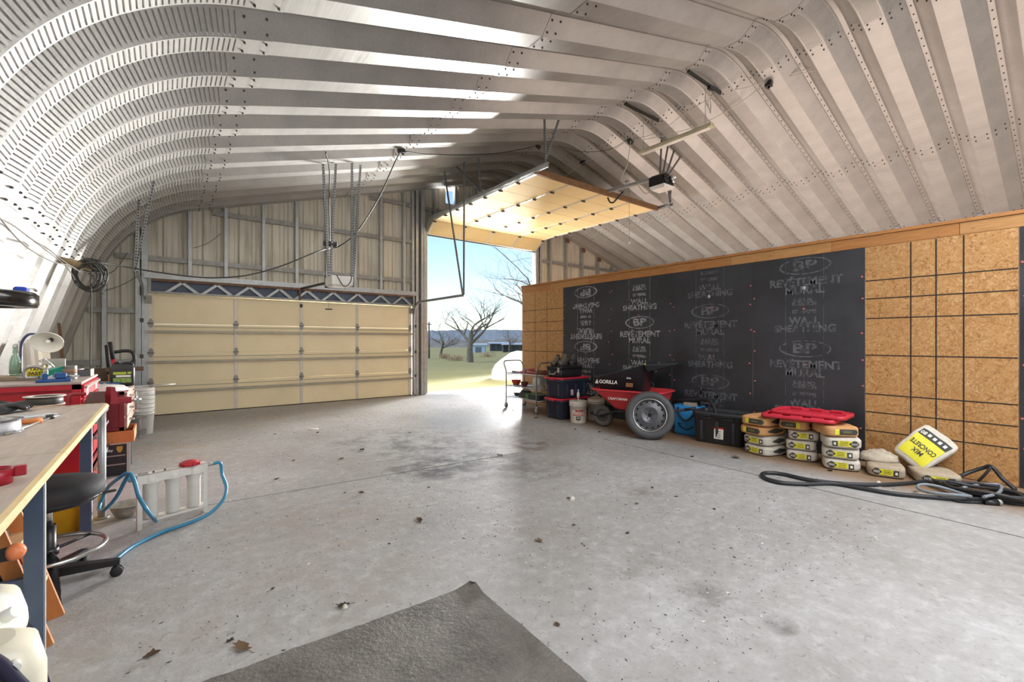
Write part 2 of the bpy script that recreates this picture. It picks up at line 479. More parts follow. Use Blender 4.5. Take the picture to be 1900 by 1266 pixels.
def strip_panel(stations, lay=0.0, crimp=None, bolts=(), seam_bolts=None):
    """stations: list of (point2d, tangent2d, crimpflag)"""
    mb = MB()
    cols = []
    for (ya, na), (yb, nb) in zip(PROF, PROF[1:]):
        wide = None
        cols.append((ya, na, 0.0))
        if crimp and yb - ya > .12:
            for u in (.06, .10, .90, .94):
                cols.append((ya + (yb - ya) * u, na + (nb - na) * u, 0.0 if u in (.06, .94) else 1.0))
        elif crimp and .25 * QF - 1e-6 <= ya < .44 * QF:
            cols[-1] = (ya, na, 0.0 if ya < .26 * QF else 1.0)
    cols.append((PROF[-1][0], PROF[-1][1], 0.0))
    rows = []
    for p, t, cr in stations:
        n = nout(t)
        rows.append([Vector((p.x + n.x * (o + lay + cr * e), y, p.y + n.y * (o + lay + cr * e))) for y, o, e in cols])
    nc = len(cols)
    vs_ = [q for r_ in rows for q in r_]
    sm = []; fs = []
    for i in range(len(rows) - 1):
        for j in range(nc - 1):
            fs.append((i * nc + j, i * nc + j + 1, (i + 1) * nc + j + 1, (i + 1) * nc + j)); sm.append(.25 * QF - 1e-6 <= cols[j][0] < .444 * QF)
    o0 = len(mb.f); mb.add(vs_, fs, 0, False)
    mb.s[o0:] = sm
    for (p, t) in bolts:
        for y in (.05 * QF, .20 * QF, .30 * QF, .40 * QF, .56 * QF, .67 * QF):
            q, n = surf(p, t, y, prof_off(y) + lay)
            bolt(mb, q, n)
    if seam_bolts:
        p0, p1 = seam_bolts; t = (p1 - p0).normalized(); L = (p1 - p0).length; k = int(L / .15)
        for i in range(k):
            q, n = surf(p0 + t * (i + .5) * L / k, t, .48 * QF, .152 * .95 + lay); bolt(mb, q, n, .010, .012, 4)
    return mb.mesh('roof_panel', [ROOF, BOLT])
def line_st(a, b, n=1):
    t = (b - a).normalized(); return [(a + (b - a) * i / n, t, 0) for i in range(n + 1)]
def arc_st(ka, da, db, T, spacing, depth, plain=False):
    a = da.angle(db); Rr = T / math.tan(a / 2); L = Rr * a
    k = max(1, int(L / spacing)); st = []
    p0 = ka - da * T; nin = Vector((da.y, -da.x)); c = p0 + nin * Rr; v = p0 - c
    def at(f, cr):
        th = -a * f
        rot = lambda w: Vector((w.x * math.cos(th) - w.y * math.sin(th), w.x * math.sin(th) + w.y * math.cos(th)))
        return (c + rot(v), rot(da), cr)
    for i in range(k):
        if plain: st.append(at(i / k, 0)); continue
        st += [at(i / k, 0), at((i + .60) / k, 0), at((i + .68) / k, depth), at((i + .86) / k, depth), at((i + .94) / k, 0)]
    st.append(at(1.0, 0)); return st
INN = -.004
segs = []
segs.append(strip_panel(line_st(base, A1s + d1 * .02)))
st = [(A1s - d1 * .16, d1, 0)] + arc_st(k1, d1, d2, T1, .040, .014) + [(A1e + d2 * .27, d2, 0)]
segs.append(strip_panel(st, INN, True, [(A1s - d1 * .03, d1), (A1s - d1 * .13, d1), (A1e + d2 * .06, d2), (A1e + d2 * .23, d2)]))
segs.append(strip_panel(line_st(A1e + d2 * .2, SP), 0, None, [], None))
segs.append(strip_panel(line_st(SP - d2 * .2, A2s + d2 * .02), INN, None, [(SP - d2 * .16, d2), (SP - d2 * .03, d2)]))
st = [(A2s - d2 * .16, d2, 0)] + arc_st(k2, d2, d3, T2, .026, .006) + [(A2e + d3 * .16, d3, 0)]
segs.append(strip_panel(st, INN * 2, True, [(A2s - d2 * .12, d2), (A2s - d2 * .03, d2), (A2e + d3 * .03, d3), (A2e + d3 * .12, d3)]))
segs.append(strip_panel(line_st(A2e - d3 * .02, mir(SP) + d3 * .2), INN, None, [(mir(SP) + d3 * .16, d3), (mir(SP) + d3 * .03, d3)], (A2e + d3 * .1, mir(SP) + d3 * .2)))
segs.append(strip_panel(line_st(mir(SP), mir(A1e)), 0, None, [(mir(A1e) - d3 * .2, d3), (mir(A1e) - d3 * .06, d3)], (mir(SP) + d3 * .25, mir(A1e))))
d4 = Vector((d1.x, -d1.y)); k3 = mir(k1)
segs.append(strip_panel(arc_st(k3, d3, d4, T1, .25, 0, True), INN))
segs.append(strip_panel(line_st(mir(A1s), mir(base)), 0))
roof = empty('ceiling', (6.943, 3.5, 0)); tag(roof, kind='structure')
wl_ = empty('wall_left', (-1.627, 3.5, 0)); tag(wl_, kind='structure')
wr_ = empty('wall_right_eave', (15.5, 3.5, 0)); tag(wr_, kind='structure')
Y0 = 4.306
for n in range(-12, 10):
    y = Y0 + PF * n
    for i, me in enumerate(segs):
        par = wl_ if i == 0 else (wr_ if i == 8 else roof)
        o = link('wall_panel' if i in (0, 8) else ('curved_roof_panel' if i in (1, 7) else ('ridge_panel' if i == 4 else 'roof_panel')), me, par)
        o.location = Vector((0, y, 0)) - Vector(par.location)
OUTL = []
for a in [base, A1s] + arc(k1, d1, d2, T1, 14)[0] + [A1e] + arc(k2, d2, d3, T2, 8)[0]:
    OUTL.append(a)
OUTL += [mir(p) for p in reversed(OUTL)]
_pts = [p_ for i_, p_ in enumerate(OUTL) if i_ == 0 or (p_ - OUTL[i_ - 1]).length > 1e-4]
def roof_h(X, off=.1):
    """height of the arch at X (pushed outwards by off)"""
    q = []
    for i, p_ in enumerate(_pts):
        t = (_pts[min(i + 1, len(_pts) - 1)] - _pts[max(i - 1, 0)]).normalized(); q.append(p_ + nout(t) * off)
    if X <= q[0].x: return q[0].y
    for a, b in zip(q, q[1:]):
        if a.x <= X <= b.x: return a.y + (b.y - a.y) * (X - a.x) / max(1e-6, b.x - a.x)
    return 0.0

# ================================================================ FLOOR
floor = empty('floor', (5, 3, 0)); tag(floor, kind='structure')
def slab(poly, name='slab'):
    mb = MB(); n = len(poly)
    top = [(x, y, fz(y)) for x, y in poly]; bot = [(x, y, fz(y) - .12) for x, y in poly]
    mb.add(top + bot, [list(range(n)), list(range(n, 2 * n))[::-1]] + [(k, (k + 1) % n, n + (k + 1) % n, n + k) for k in range(n)])
    wchild(mb, name, CONC, floor)
ga = .010
jl = lambda x: 4.55 - x * .0710       # joint running across the building
jx = lambda y: 4.80 + (y - 2.0) * .03     # joint running along the partition
XL, XR, YB, YF = -1.9, 15.8, -4.3, D + .06
slab([(XL, YB), (jx(YB) - ga, YB), (jx(4.2) - ga, jl(4.87) - ga), (XL, jl(XL) - ga)])
slab([(jx(YB) + ga, YB), (XR, YB), (XR, jl(XR) - ga), (jx(4.2) + ga, jl(4.87) - ga)])
slab([(XL, jl(XL) + ga), (XR, jl(XR) + ga), (XR, YF), (XL, YF)])
mb = MB(); mb.add([(XL, YB, fz(YB) - .02), (XR, YB, fz(YB) - .02), (XR, YF, fz(YF) - .02), (XL, YF, fz(YF) - .02)], [(0, 1, 2, 3)])
wchild(mb, 'joint_filler', HOLE, floor, False)

# ================================================================ END WALL WITH THE DOORS
wf = empty('wall_far', (6.5, D, fz(D))); tag(wf, kind='structure')
D1L, D1R, D1T = -.17, 4.89, 2.22
D2L, D2R, D2T = 5.32, 9.10, 4.17
def wall_bottom(X):
    if D1L < X < D1R: return D1T
    if D2L < X < D2R: return D2T
    return fz(D) - .02
px0 = -1.62
while px0 < 15.4:
    mb = MB(); pts = []
    for k in range(3):
        o = px0 + k * .305
        pts += [(o, 0), (o + .03, .032), (o + .075, .032), (o + .105, 0), (o + .2, 0), (o + .205, .008), (o + .225, .008), (o + .23, 0)]
    pts.append((px0 + .916, 0))
    cut = sorted(set([D1L, D1R, D2L, D2R]))
    xs = []
    for (a, da), (b, db) in zip(pts, pts[1:]):
        xs.append((a, da))
        for q in cut:
            if a < q < b: xs += [(q - 1e-4, da), (q + 1e-4, da)]
    xs.append(pts[-1])
    vs_ = []
    for X, dpt in xs:
        zt = roof_h(X, .09); zb = wall_bottom(X)
        if 6.02 < X < 6.24: zt = min(zt, 5.10)            # a gap of daylight below the ridge
        vs_ += [(X, D + .03 + dpt, min(zb, zt)), (X, D + .03 + dpt, zt)]
    fs = [(2 * i, 2 * i + 2, 2 * i + 3, 2 * i + 1) for i in range(len(xs) - 1) if abs(vs_[2 * i + 1][2] - vs_[2 * i][2]) > .01 or abs(vs_[2 * i + 3][2] - vs_[2 * i + 2][2]) > .01]
    if fs:
        mb.add(vs_, fs); wchild(mb, 'siding_panel', SIDING, wf, False)
    px0 += .915
def cstud(X, z0, z1, w=.055, dep=.1, name='stud', mat=None, Y=None):
    Y = D if Y is None else Y
    mb = MB(); t = .004
    mb.bx(X - w / 2, X + w / 2, Y - dep, Y - dep + t, z0, z1)
    mb.bx(X - w / 2, X - w / 2 + t, Y - dep + t, Y + .025, z0, z1)
    mb.bx(X + w / 2 - t, X + w / 2, Y - dep + t, Y + .025, z0, z1)
    return wchild(mb, name, mat or GALV, wf)
ZH = 2.60
for X in (.399, .981, 1.644, 2.281, 2.913, 3.54, 4.164, 4.76):
    cstud(X, ZH, roof_h(X, .03))
for X in (-.817, -.37, -.27):
    cstud(X, fz(D), roof_h(X, .0), .06 if X < -.3 else .09)
cstud(5.0, fz(D), roof_h(5.0, .03), .06); cstud(5.10, fz(D), roof_h(5.1, .03), .07, .12); cstud(5.25, fz(D), roof_h(5.25, .03), .10, .14)
for X in (5.62, 6.25, 6.9, 7.5, 8.1, 8.7):
    cstud(X, D2T, roof_h(X, .03))
for X in (9.15, 9.32, 9.75, 10.45, 11.2, 12.0, 12.8):
    cstud(X, fz(D), roof_h(X, .02), .09 if X < 9.5 else .06)
for X in (9.75, 10.45, 11.2, 12.0):                     # rusty clips at the tops of the studs
    mb = MB(); z = roof_h(X, .02); mb.bx(X - .07, X + .09, D - .13, D - .10, z - .16, z - .02); wchild(mb, 'clip', RUST, wf)
def girt(x0, x1, z, name='girt'):
    mb = MB()
    mb.bx(x0, x1, D - .05, D - .045, z - .045, z + .045); mb.bx(x0, x1, D - .045, D + .02, z + .041, z + .045); mb.bx(x0, x1, D - .045, D + .02, z - .045, z - .041)
    mb.bx(x0, x1, D - .052, D - .049, z - .012, z + .012)
    wchild(mb, name, GALVD, wf)
def xspan(z):
    xs = [i * .02 for i in range(-80, 780) if roof_h(i * .02, 0) > z + .05]
    return xs[0], xs[-1]
for z in (2.90, 3.90, 4.82):
    a, b = xspan(z)
    girt(a, min(5.04, b), z)
    if z < 4.0: girt(9.2, b, z)
    else: girt(5.3, b, z)
for z in (1.0, 1.92):
    a, b = xspan(z); girt(a, -.3, z); girt(9.2, b, z)
mb = MB(); mb.bx(-.28, 5.06, D - .16, D + .02, 2.52, 2.62); mb.bx(-.28, 5.06, D - .165, D - .16, 2.555, 2.585); wchild(mb, 'header_channel', GALV, wf)
mb = MB(); mb.bx(5.31, 9.14, D - .12, D + .02, 4.14, 4.26); wchild(mb, 'lintel', GALVD, wf)
mb = MB(); mb.bx(9.10, 9.15, D - .16, D + .08, fz(D), D2T + .1); wchild(mb, 'jamb', GALV, wf)
mb = MB(); mb.bx(5.27, 5.32, D - .16, D + .08, fz(D), D2T + .1); wchild(mb, 'jamb', GALV, wf)
for a, b in (((-.5, 2.95), (-.85, 2.5)), ((-.35, 2.55), (-.8, 2.25)), ((.9, 3.5), (.45, 3.15))):   # stray wires on the siding
    mb = MB(); mb.tube(bez([(a[0], D - .12, a[1]), ((a[0] + b[0]) / 2, D - .13, min(a[1], b[1]) + .12), (b[0], D - .12, b[1])], 6), .006, 5)
    wchild(mb, 'stray_wire', M('dull_wire', '#6a655c', .6), wf)
# header truss over the wide door
tr = thing('header_truss', 'open web steel truss spanning above the wide closed garage door', 'truss', (2.4, D - .1, 2.26))
mb = MB(); mb.bx(-.22, 5.0, D - .17, D - .10, 2.47, 2.516); wchild(mb, 'top_chord', RUST, tr)
mb = MB(); mb.bx(-.22, 5.0, D - .17, D - .10, 2.25, 2.285); wchild(mb, 'bottom_chord', GALVD, tr)
for k in range(9):
    xa = .02 + k * .55
    for (a, b) in (((xa, 2.28), (xa + .24, 2.475)), ((xa + .28, 2.475), (xa + .52, 2.28))):
        mb = MB(); p0 = Vector((a[0], D - .135, a[1])); p1 = Vector((b[0], D - .135, b[1]))
        mb.box((0, 0, (p1 - p0).length / 2), (.012, .055, (p1 - p0).length), frame(p0, p1, (0, 1, 0)))
        mb.box((.02, 0, (p1 - p0).length / 2), (.04, .012, (p1 - p0).length), frame(p0, p1, (0, 1, 0)))
        wchild(mb, 'web_member', GALV, tr)
for X in (-.20, 2.32, 4.98):
    mb = MB(); mb.bx(X - .02, X + .02, D - .175, D - .095, 2.25, 2.516); wchild(mb, 'end_post', GALVD if X != 2.32 else RUST, tr)
mb = MB(); mb.bx(-.22, 5.0, D - .09, D - .085, 2.25, 2.516); wchild(mb, 'back_plate', M('blue_grey_header', '#5d6778', .6), tr)

# ================================================================ OVERHEAD DOORS
HINGE = M('hinge_steel', '#8f8c86', .45, .6)
# --- wide closed door
d1o = empty('door_1', (2.36, D - .08, fz(D))); tag(d1o, kind='structure')
ROWZ = [.012, .60, 1.148, 1.69, 2.24]
STX = [-.205, 1.149, 2.368, 3.58, 4.928]
for r_ in range(4):
    for c_ in range(4):
        mb = MB(); mb.cbox(((STX[c_] + STX[c_ + 1]) / 2, D - .065, (ROWZ[r_] + ROWZ[r_ + 1]) / 2), (STX[c_ + 1] - STX[c_] - .01, .05, ROWZ[r_ + 1] - ROWZ[r_] - .006), .004)
        wchild(mb, 'door_panel', DCREAM, d1o)
for r_ in range(4):
    for k, X in enumerate(STX):
        w = .06 if 0 < k < 4 else .085
        mb = MB(); mb.cbox((X + (.02 if k == 0 else -.02 if k == 4 else 0), D - .095, (ROWZ[r_] + ROWZ[r_ + 1]) / 2), (w, .014, ROWZ[r_ + 1] - ROWZ[r_] - .012), .003)
        wchild(mb, 'stile', DWHITE, d1o)
for z in (.44, .99, 1.548):
    mb = MB()
    mb.bx(-.25, 4.97, D - .150, D - .10, z - .004, z + .004); mb.bx(-.25, 4.97, D - .152, D - .146, z - .022, z + .022)
    wchild(mb, 'strut', DSTRUT, d1o)
    mb = MB(); mb.bx(-.22, 4.95, D - .097, D - .0885, z + .085, z + .098); wchild(mb, 'section_rail', DSTRUT, d1o)
for z in ROWZ[1:4]:
    for X in STX:
        mb = MB()
        xx = X + (.02 if X < 0 else -.02 if X > 4.8 else 0)
        mb.prism([(xx - .035, -.05), (xx - .012, -.085), (xx + .012, -.085), (xx + .035, -.05), (xx + .035, .05), (xx + .012, .085), (xx - .012, .085), (xx - .035, .05)], -.006, .004, TR((0, D - .106, z + .01), 0, R(90)))
        mb.cyl((xx - .05, D - .118, z + .01), (xx + .05, D - .118, z + .01), .012, n=8)
        wchild(mb, 'hinge', HINGE, d1o)
for s_, X in ((-1, -.22), (1, 4.94)):     # top brackets
    mb = MB(); mb.bx(X - .06, X + .05, D - .13, D - .10, 2.06, 2.2); mb.cyl((X - .03, D - .14, 2.15), (X + s_ * .05, D - .14, 2.15), .02, n=10); wchild(mb, 'top_bracket', HINGE, d1o)
mb = MB(); mb.cbox((2.36, D - .12, 2.14), (.05, .04, .07), .008); wchild(mb, 'arm_bracket', M('dark_bracket', '#3a3734', .5, .4), d1o)
mb = MB(); mb.bx(-.24, 4.96, D - .09, D - .03, 0.001, .016); wchild(mb, 'bottom_seal', M('rubber_seal', '#3b352c', .8), d1o)
# vertical tracks of the wide door, with the bends and the horizontal runs
def rail_path(X, zturn, yend, rad=.30, up=1):
    pts = [Vector((X, D - .12, fz(D) + .02))]
    pts.append(Vector((X, D - .12, zturn - rad)))
    for k in range(1, 8):
        a = R(90) * k / 8; pts.append(Vector((X, D - .12 - rad + rad * math.cos(a), zturn - rad + rad * math.sin(a))))
    pts.append(Vector((X, D - .12 - rad, zturn))); pts.append(Vector((X, yend, zturn)))
    return pts
def rail(mb, pts, w=.055, h=.03, side=1):
    """C-shaped track swept along pts (in a plane of constant X)"""
    prof = [(0, h), (0, 0), (w, 0), (w, h), (w * .8, h), (w * .8, h * .3), (w * .2, h * .3), (w * .2, h)]
    rows = []
    for k, p in enumerate(pts):
        a = pts[max(0, k - 1)]; b = pts[min(len(pts) - 1, k + 1)]
        t = (b - a).normalized(); n = Vector((0, t.z, -t.y))
        rows.append([p + n * (u - w / 2) + Vector((side * v, 0, 0)) for u, v in prof])
    mb.grid(rows, smooth=False, closed=True)
for X, s_, yend, lab in ((-.31, 1, 8.35, 'left'), (5.03, -1, 8.15, 'right')):
    t_ = thing('door_track', 'steel roller track of the wide door, ' + ('bending in beside the white buckets' if s_ == 1 else 'bending in beside the tall door opening'), 'door track', (X, D - .12, fz(D)))
    mb = MB(); rail(mb, rail_path(X, 2.345, yend, .32), side=s_); wchild(mb, 'rail', GALV, t_)
    mb = MB(); mb.bx(X - .05, X - .01, D - .12, D - .05, fz(D) + .02, 2.2) if s_ == 1 else mb.bx(X + .005, X + .045, D - .12, D - .05, fz(D) + .02, 2.2); wchild(mb, 'angle_bracket', GALV, t_)
    for z in (.5, 1.1, 1.75):
        mb = MB(); mb.box((X, D - .15, z), (.05, .03, .07)); wchild(mb, 'roller', M('roller_dark', '#4d4b49', .5, .4), t_)

def angle_bar(p0, p1, w=.03, holes=True, up=(0, 1, 0)):
    """perforated angle iron between two points: two legs with real slots punched as dark pockets"""
    mb = MB(); p0 = Vector(p0); p1 = Vector(p1); L = (p1 - p0).length; T = frame(p0, p1, up)
    mb.box((w / 2, .0015, L / 2), (w, .003, L), T); mb.box((.0015, w / 2, L / 2), (.003, w, L), T)
    if holes:
        k = int(L / .045)
        for i in range(k):
            z = (i + .5) * L / k
            mb.box((w * .55, -.0005, z), (w * .42, .003, .022), T, 1); mb.box((w * .55, .0032, z), (w * .42, .0015, .022), T, 1)
            mb.box((-.0005, w * .55, z), (.003, w * .42, .022), T, 1); mb.box((.0032, w * .55, z), (.0015, w * .42, .022), T, 1)
    return mb
# hangers of the wide door's right-hand track
def hanger(label, bars, loc, name='track_hanger'):
    t_ = thing(name, label, 'hanger', loc)
    for a, b in bars:
        wchild(angle_bar(a, b), 'angle_iron', [PERF, HOLE], t_)
    return t_
hanger('pair of perforated steel angles hanging against the tall door opening', [((5.055, 8.20, 2.36), (5.055, 8.18, roof_h(5.055, 0))), ((5.055, 8.24, 2.36), (4.95, 8.85, roof_h(4.95, 0)))], (5.055, 8.2, 2.36))
hanger('pair of perforated steel angles hanging from the curved roof beside the left wall', [((-.34, 8.38, 2.375), (-.30, 8.55, roof_h(-.28, 0))), ((-.34, 8.40, 2.375), (-.12, 7.95, roof_h(-.1, 0)))], (-.34, 8.38, 2.375))

# --- tall open door
d2o = empty('door_2', (7.2, 8.5, 4.45)); tag(d2o, kind='structure')
ZD = 4.44; NS = 8; SH = .56
XL2, XR2 = 5.36, 9.06
tops = []
# path of the door: bottom section hangs through the bend, the rest lies flat
path = [Vector((0, D - .13, 4.13)), Vector((0, D - .50, ZD - .03))]
for k in range(1, NS): path.append(Vector((0, D - .50 - SH * k, ZD)))
for k in range(NS):
    a, b = path[k], path[k + 1]
    T = frame((0, a.y, a.z), (0, b.y, b.z), (1, 0, 0))    # local z along the section, x/y = sideways/normal
    L = (b - a).length
    wv = (XR2 - XL2) / 4
    # find which local axis is world X
    for c_ in range(4):
        mb = MB(); x0 = XL2 + wv * c_ + .004; x1 = x0 + wv - .008
        n = Vector((0, (b - a).z, -(b - a).y)).normalized()
        if n.z < 0: n = -n
        q = []
        for X in (x0, x1):
            for p, e in ((a, .006), (b, -.006)):
                for h in (0, .05):
                    q.append(Vector((X, p.y, p.z)) + (b - a).normalized() * e + n * h)
        mb.hull(q); wchild(mb, 'door_panel', DCREAM2, d2o)
    for X in [XL2 + wv * c_ for c_ in range(5)]:
        mb = MB(); xx = min(max(X, XL2 + .03), XR2 - .03); q = []
        for X_ in (xx - .028, xx + .028):
            for p, e in ((a, .012), (b, -.012)):
                for h in (-.010, -.001): q.append(Vector((X_, p.y, p.z)) + (b - a).normalized() * e + n * h)
        mb.hull(q); wchild(mb, 'stile', DWHITE, d2o)
        if k < NS - 1:
            mb = MB(); mb.cbox((xx, b.y, b.z - .026), (.085, .06, .022), .006); mb.cyl((xx - .045, b.y, b.z - .036), (xx + .045, b.y, b.z - .036), .011, n=8)
            wchild(mb, 'hinge', M('dark_hinge', '#4b4640', .5, .5), d2o)
mb = MB(); mb.bx(XL2 - .02, XR2 + .02, path[-1].y - .045, path[-1].y + .01, ZD - .03, ZD + .075); wchild(mb, 'stiffener_board', M('brown_board', '#7b5a3c', .7, 0, .2, 10), d2o)
mb = MB(); mb.cyl((XL2, D - .12, 4.115), (XR2, D - .12, 4.115), .018, n=8); wchild(mb, 'bottom_seal', M('rubber_seal', '#3b352c', .8), d2o)
for X, s_, lab in ((5.33, 1, 'left'), (9.09, -1, 'right')):
    t_ = thing('door_track', 'high roller track carrying the open tall door, ' + ('on the side towards the wide closed door' if s_ == 1 else 'on the side above the partition'), 'door track', (X, D - .12, fz(D)))
    mb = MB(); rail(mb, rail_path(X, ZD + .03, 5.85, .38), .06, .035, s_); wchild(mb, 'rail', GALV, t_)
    mb = MB(); mb.bx(X - .03 - .02 * s_, X + .03 - .02 * s_, 5.80, D - .6, ZD + .06, ZD + .064); mb.bx(X - .03 * s_ - .004, X - .03 * s_, 5.80, D - .6, ZD + .0, ZD + .064); wchild(mb, 'stiffening_angle', GALV, t_)
hanger('two perforated steel angles dropping from the roof ridge to the open door track', [((5.29, 5.86, ZD + .10), (5.26, 5.85, roof_h(5.26, 0))), ((5.29, 5.88, ZD + .10), (5.62, 5.87, roof_h(5.62, 0)))], (5.29, 5.86, ZD + .1))
hanger('perforated steel angles bracing the middle of the open door track', [((5.29, 7.9, ZD + .10), (5.27, 7.95, roof_h(5.27, 0))), ((5.29, 7.9, ZD + .10), (5.05, 8.5, roof_h(5.05, 0)))], (5.29, 7.9, ZD + .1))
hanger('short perforated steel angles holding the far end of the open door track to the roof', [((9.13, 5.88, ZD + .10), (9.16, 5.86, roof_h(9.16, 0))), ((9.13, 5.86, ZD + .10), (8.85, 5.84, roof_h(8.85, 0)))], (9.13, 5.88, ZD + .1))

# --- torsion shaft above the tall door
ts = thing('spring_shaft', 'dark steel torsion spring shaft above the tall door opening', 'spring shaft', (7.2, D - .2, 4.6))
mb = MB(); mb.cyl((5.4, D - .2, 4.68), (9.05, D - .2, 4.68), .014, n=8); wchild(mb, 'shaft', GALVD, ts)
mb = MB(); mb.tube([(6.3 + .0022 * k, D - .2 + .032 * math.cos(k * .9), 4.68 + .032 * math.sin(k * .9)) for k in range(400)], .005, 4); wchild(mb, 'spring', M('spring_black', '#3c3a38', .5, .5), ts)
for X in (5.42, 7.2, 9.03):
    mb = MB(); mb.bx(X - .01, X + .01, D - .24, D - .12, 4.6, 4.76); wchild(mb, 'bearing_plate', GALV, ts)

# ================================================================ PARTITION WALL
wp = empty('wall_right', (WX, 3.5, 0.05)); tag(wp, kind='structure')
ZT = 2.44
BND = [7.752, 6.471, 5.265, 4.036, 2.809, 1.576, .409, -.81, -2.03, -3.25, -3.9]
KIND = ['o', 'b', 'b', 'b', 'b', 'o', 'b', 'o', 'b', 'b']
sheets = []
for k, kd in enumerate(KIND):
    y1, y0 = BND[k], BND[k + 1]; mb = MB(); e = .003
    off = rnd.uniform(0, .004)
    q = []
    for y in (y0 + e, y1 - e):
        for z in (fz(y) + .008, ZT):
            for X in (WX - off, WX + .014): q.append((X, y, z))
    mb.hull(q); o = wchild(mb, 'strand_board_sheet' if kd == 'o' else 'black_sheathing_sheet', OSB if kd == 'o' else BLACKB, wp); sheets.append((o, y0, y1, kd, WX - off))
# lumber top plates, pieced
cuts = [7.79] + [gx(x, 500, WX).y for x in (1020, 1092, 1356, 1543, 1780)] + [-1.5, -3.9]
for k, (a, b) in enumerate(zip(cuts, cuts[1:])):
    mb = MB(); mb.cbox((WX + .018, (a + b) / 2, 2.503), (.042, a - b - .003, .122), .003); wchild(mb, 'plate_board', PLATE if k % 2 else PLATE2, wp)
mb = MB(); mb.bx(WX - .015, WX + .11, -3.9, 7.80, 2.566, 2.60); wchild(mb, 'cap_board', PLATE2, wp)
mb = MB(); mb.bx(WX + .015, WX + .105, 7.71, 7.79, 0.002, 2.44); wchild(mb, 'end_stud', PLATE, wp)
for k in range(30):
    y = 7.5 - k * .405
    if y > -3.8:
        mb = MB(); mb.bx(WX + .015, WX + .104, y - .019, y + .019, fz(y) + .03, 2.44); wchild(mb, 'stud', PLATE, wp)
mb = MB(); q = [(X, y, fz(y) + z) for X in (WX + .015, WX + .104) for y in (-3.9, 7.70) for z in (.0, .03)]; mb.hull(q); wchild(mb, 'sole_plate', PLATE, wp)
# far return of the partition room
wr2 = empty('wall_return', (9.5, 7.76, 0)); tag(wr2, kind='structure')
for k in range(5):
    x0 = WX + .11 + k * 1.22; mb = MB(); mb.bx(x0 + .002, x0 + 1.218, 7.775, 7.789, .004, 2.5); wchild(mb, 'strand_board_sheet', OSB, wr2)
mb = MB(); mb.bx(WX + .11, WX + 6.2, 7.69, 7.77, 2.51, 2.60); wchild(mb, 'plate_board', PLATE, wr2)
# printed nailing grid on the two strand boards
INK = M('black_ink', '#2c2119', .75)
def ink(sh, ys, zs, t=.012):
    o, y0, y1, kd, X = sh; mb = MB()
    for y in ys: mb.bx(X - .0012, X - .0002, y - t / 2, y + t / 2, fz(y) + .03, ZT - .005)
    for z in zs: mb.bx(X - .0014, X - .0003, y0 + .006, y1 - .006, z - t / 2, z + t / 2)
    q = mb.build('printed_line', INK, wp); q.location = -Vector(wp.location)
zz = lambda y: gx(1605, y, WX).z
ink(sheets[5], (1.179, .98, .777), [zz(y) for y in (521.6, 555, 591, 658.6, 730, 763, 797)])
ink(sheets[0], (7.33, 6.95), [gx(1010, y, WX).z for y in (574, 597, 614, 652, 690)], .010)
# sheathing print
def wall_text(mb, s, yc, zc, size, X, flip=False, sx=1.0):
    vs_, fs = text_geo(s, size, 'CENTER', size * .03)
    m = Matrix(((0, 0, -1, X - .0012), (-1, 0, 0, yc), (0, 1, 0, zc), (0, 0, 0, 1)))
    if flip: m = m @ Matrix.Rotation(math.pi, 4, 'Z')
    mb.add(vs_, fs, 0, False, m @ Matrix.Diagonal((sx, 1, 1, 1)))
def wall_ring(mb, yc, zc, a, b, X, w=.016, n=40, flip=False):
    i_ = []; o_ = []
    for k in range(n + 1):
        t = 2 * math.pi * k / n; q = 1 + .9 * max(0, math.cos(t) * (1 if flip else -1))
        o_.append((X - .0012, yc - a * math.cos(t), zc + b * math.sin(t)))
        i_.append((X - .0012, yc - (a - w * q) * math.cos(t), zc + (b - w * q * .7) * math.sin(t)))
    mb.grid([o_, i_], smooth=False)
SEQ = [('REVÊTEMENT', -.20, .135, 1.0), ('MURAL', -.305, .135, 1.0), ('R-0,5 PO', -.43, .065, 1.0), ('R-3/INCH', -.475, .065, 1.0), ('07 PERMS', -.57, .065, 1.0), ('WALL', -.685, .125, 1.0), ('SHEATHING', -.785, .125, 1.0)]
def sheathing_print(sh, bpz, matp, flip=False):
    o, y0, y1, kd, X = sh; yc = (y0 + y1) / 2; mb = MB(); sg = -1 if flip else 1
    for cyc in (-2, -1, 0, 1, 2):
        z0 = bpz - sg * cyc * 1.035
        if .2 < z0 < ZT - .02:
            wall_ring(mb, yc, z0, .29, .105 if z0 < ZT - .11 else .08, X, flip=flip); wall_text(mb, 'BP', yc, z0, .17, X, flip, 1.5)
        for s_, dz, size, sx in SEQ:
            z = z0 + sg * dz
            if .15 < z < ZT - .06: wall_text(mb, s_, yc, z, size, X, flip, sx)
    for dy in (-.21, .21, 0):
        z = .2
        while z < ZT - .08:
            L = .9 if dy else .05
            z1_ = min(z + L, ZT - .01); wdt = .004
            mb.bx(X - .0014, X - .0004, yc + dy - wdt / 2, yc + dy + wdt / 2, z, z1_); z += L + (.03 if dy else .12)
    q = mb.build('printed_lettering', matp, wp, False); q.location = -Vector(wp.location)
sheathing_print(sheets[1], gx(1088, 643, WX).z, PRINT1, True)
sheathing_print(sheets[2], gx(1186, 598, WX).z, PRINT1)
sheathing_print(sheets[3], gx(1318, 577, WX).z, PRINT2)
sheathing_print(sheets[4], gx(1495, 647, WX).z, PRINT2)
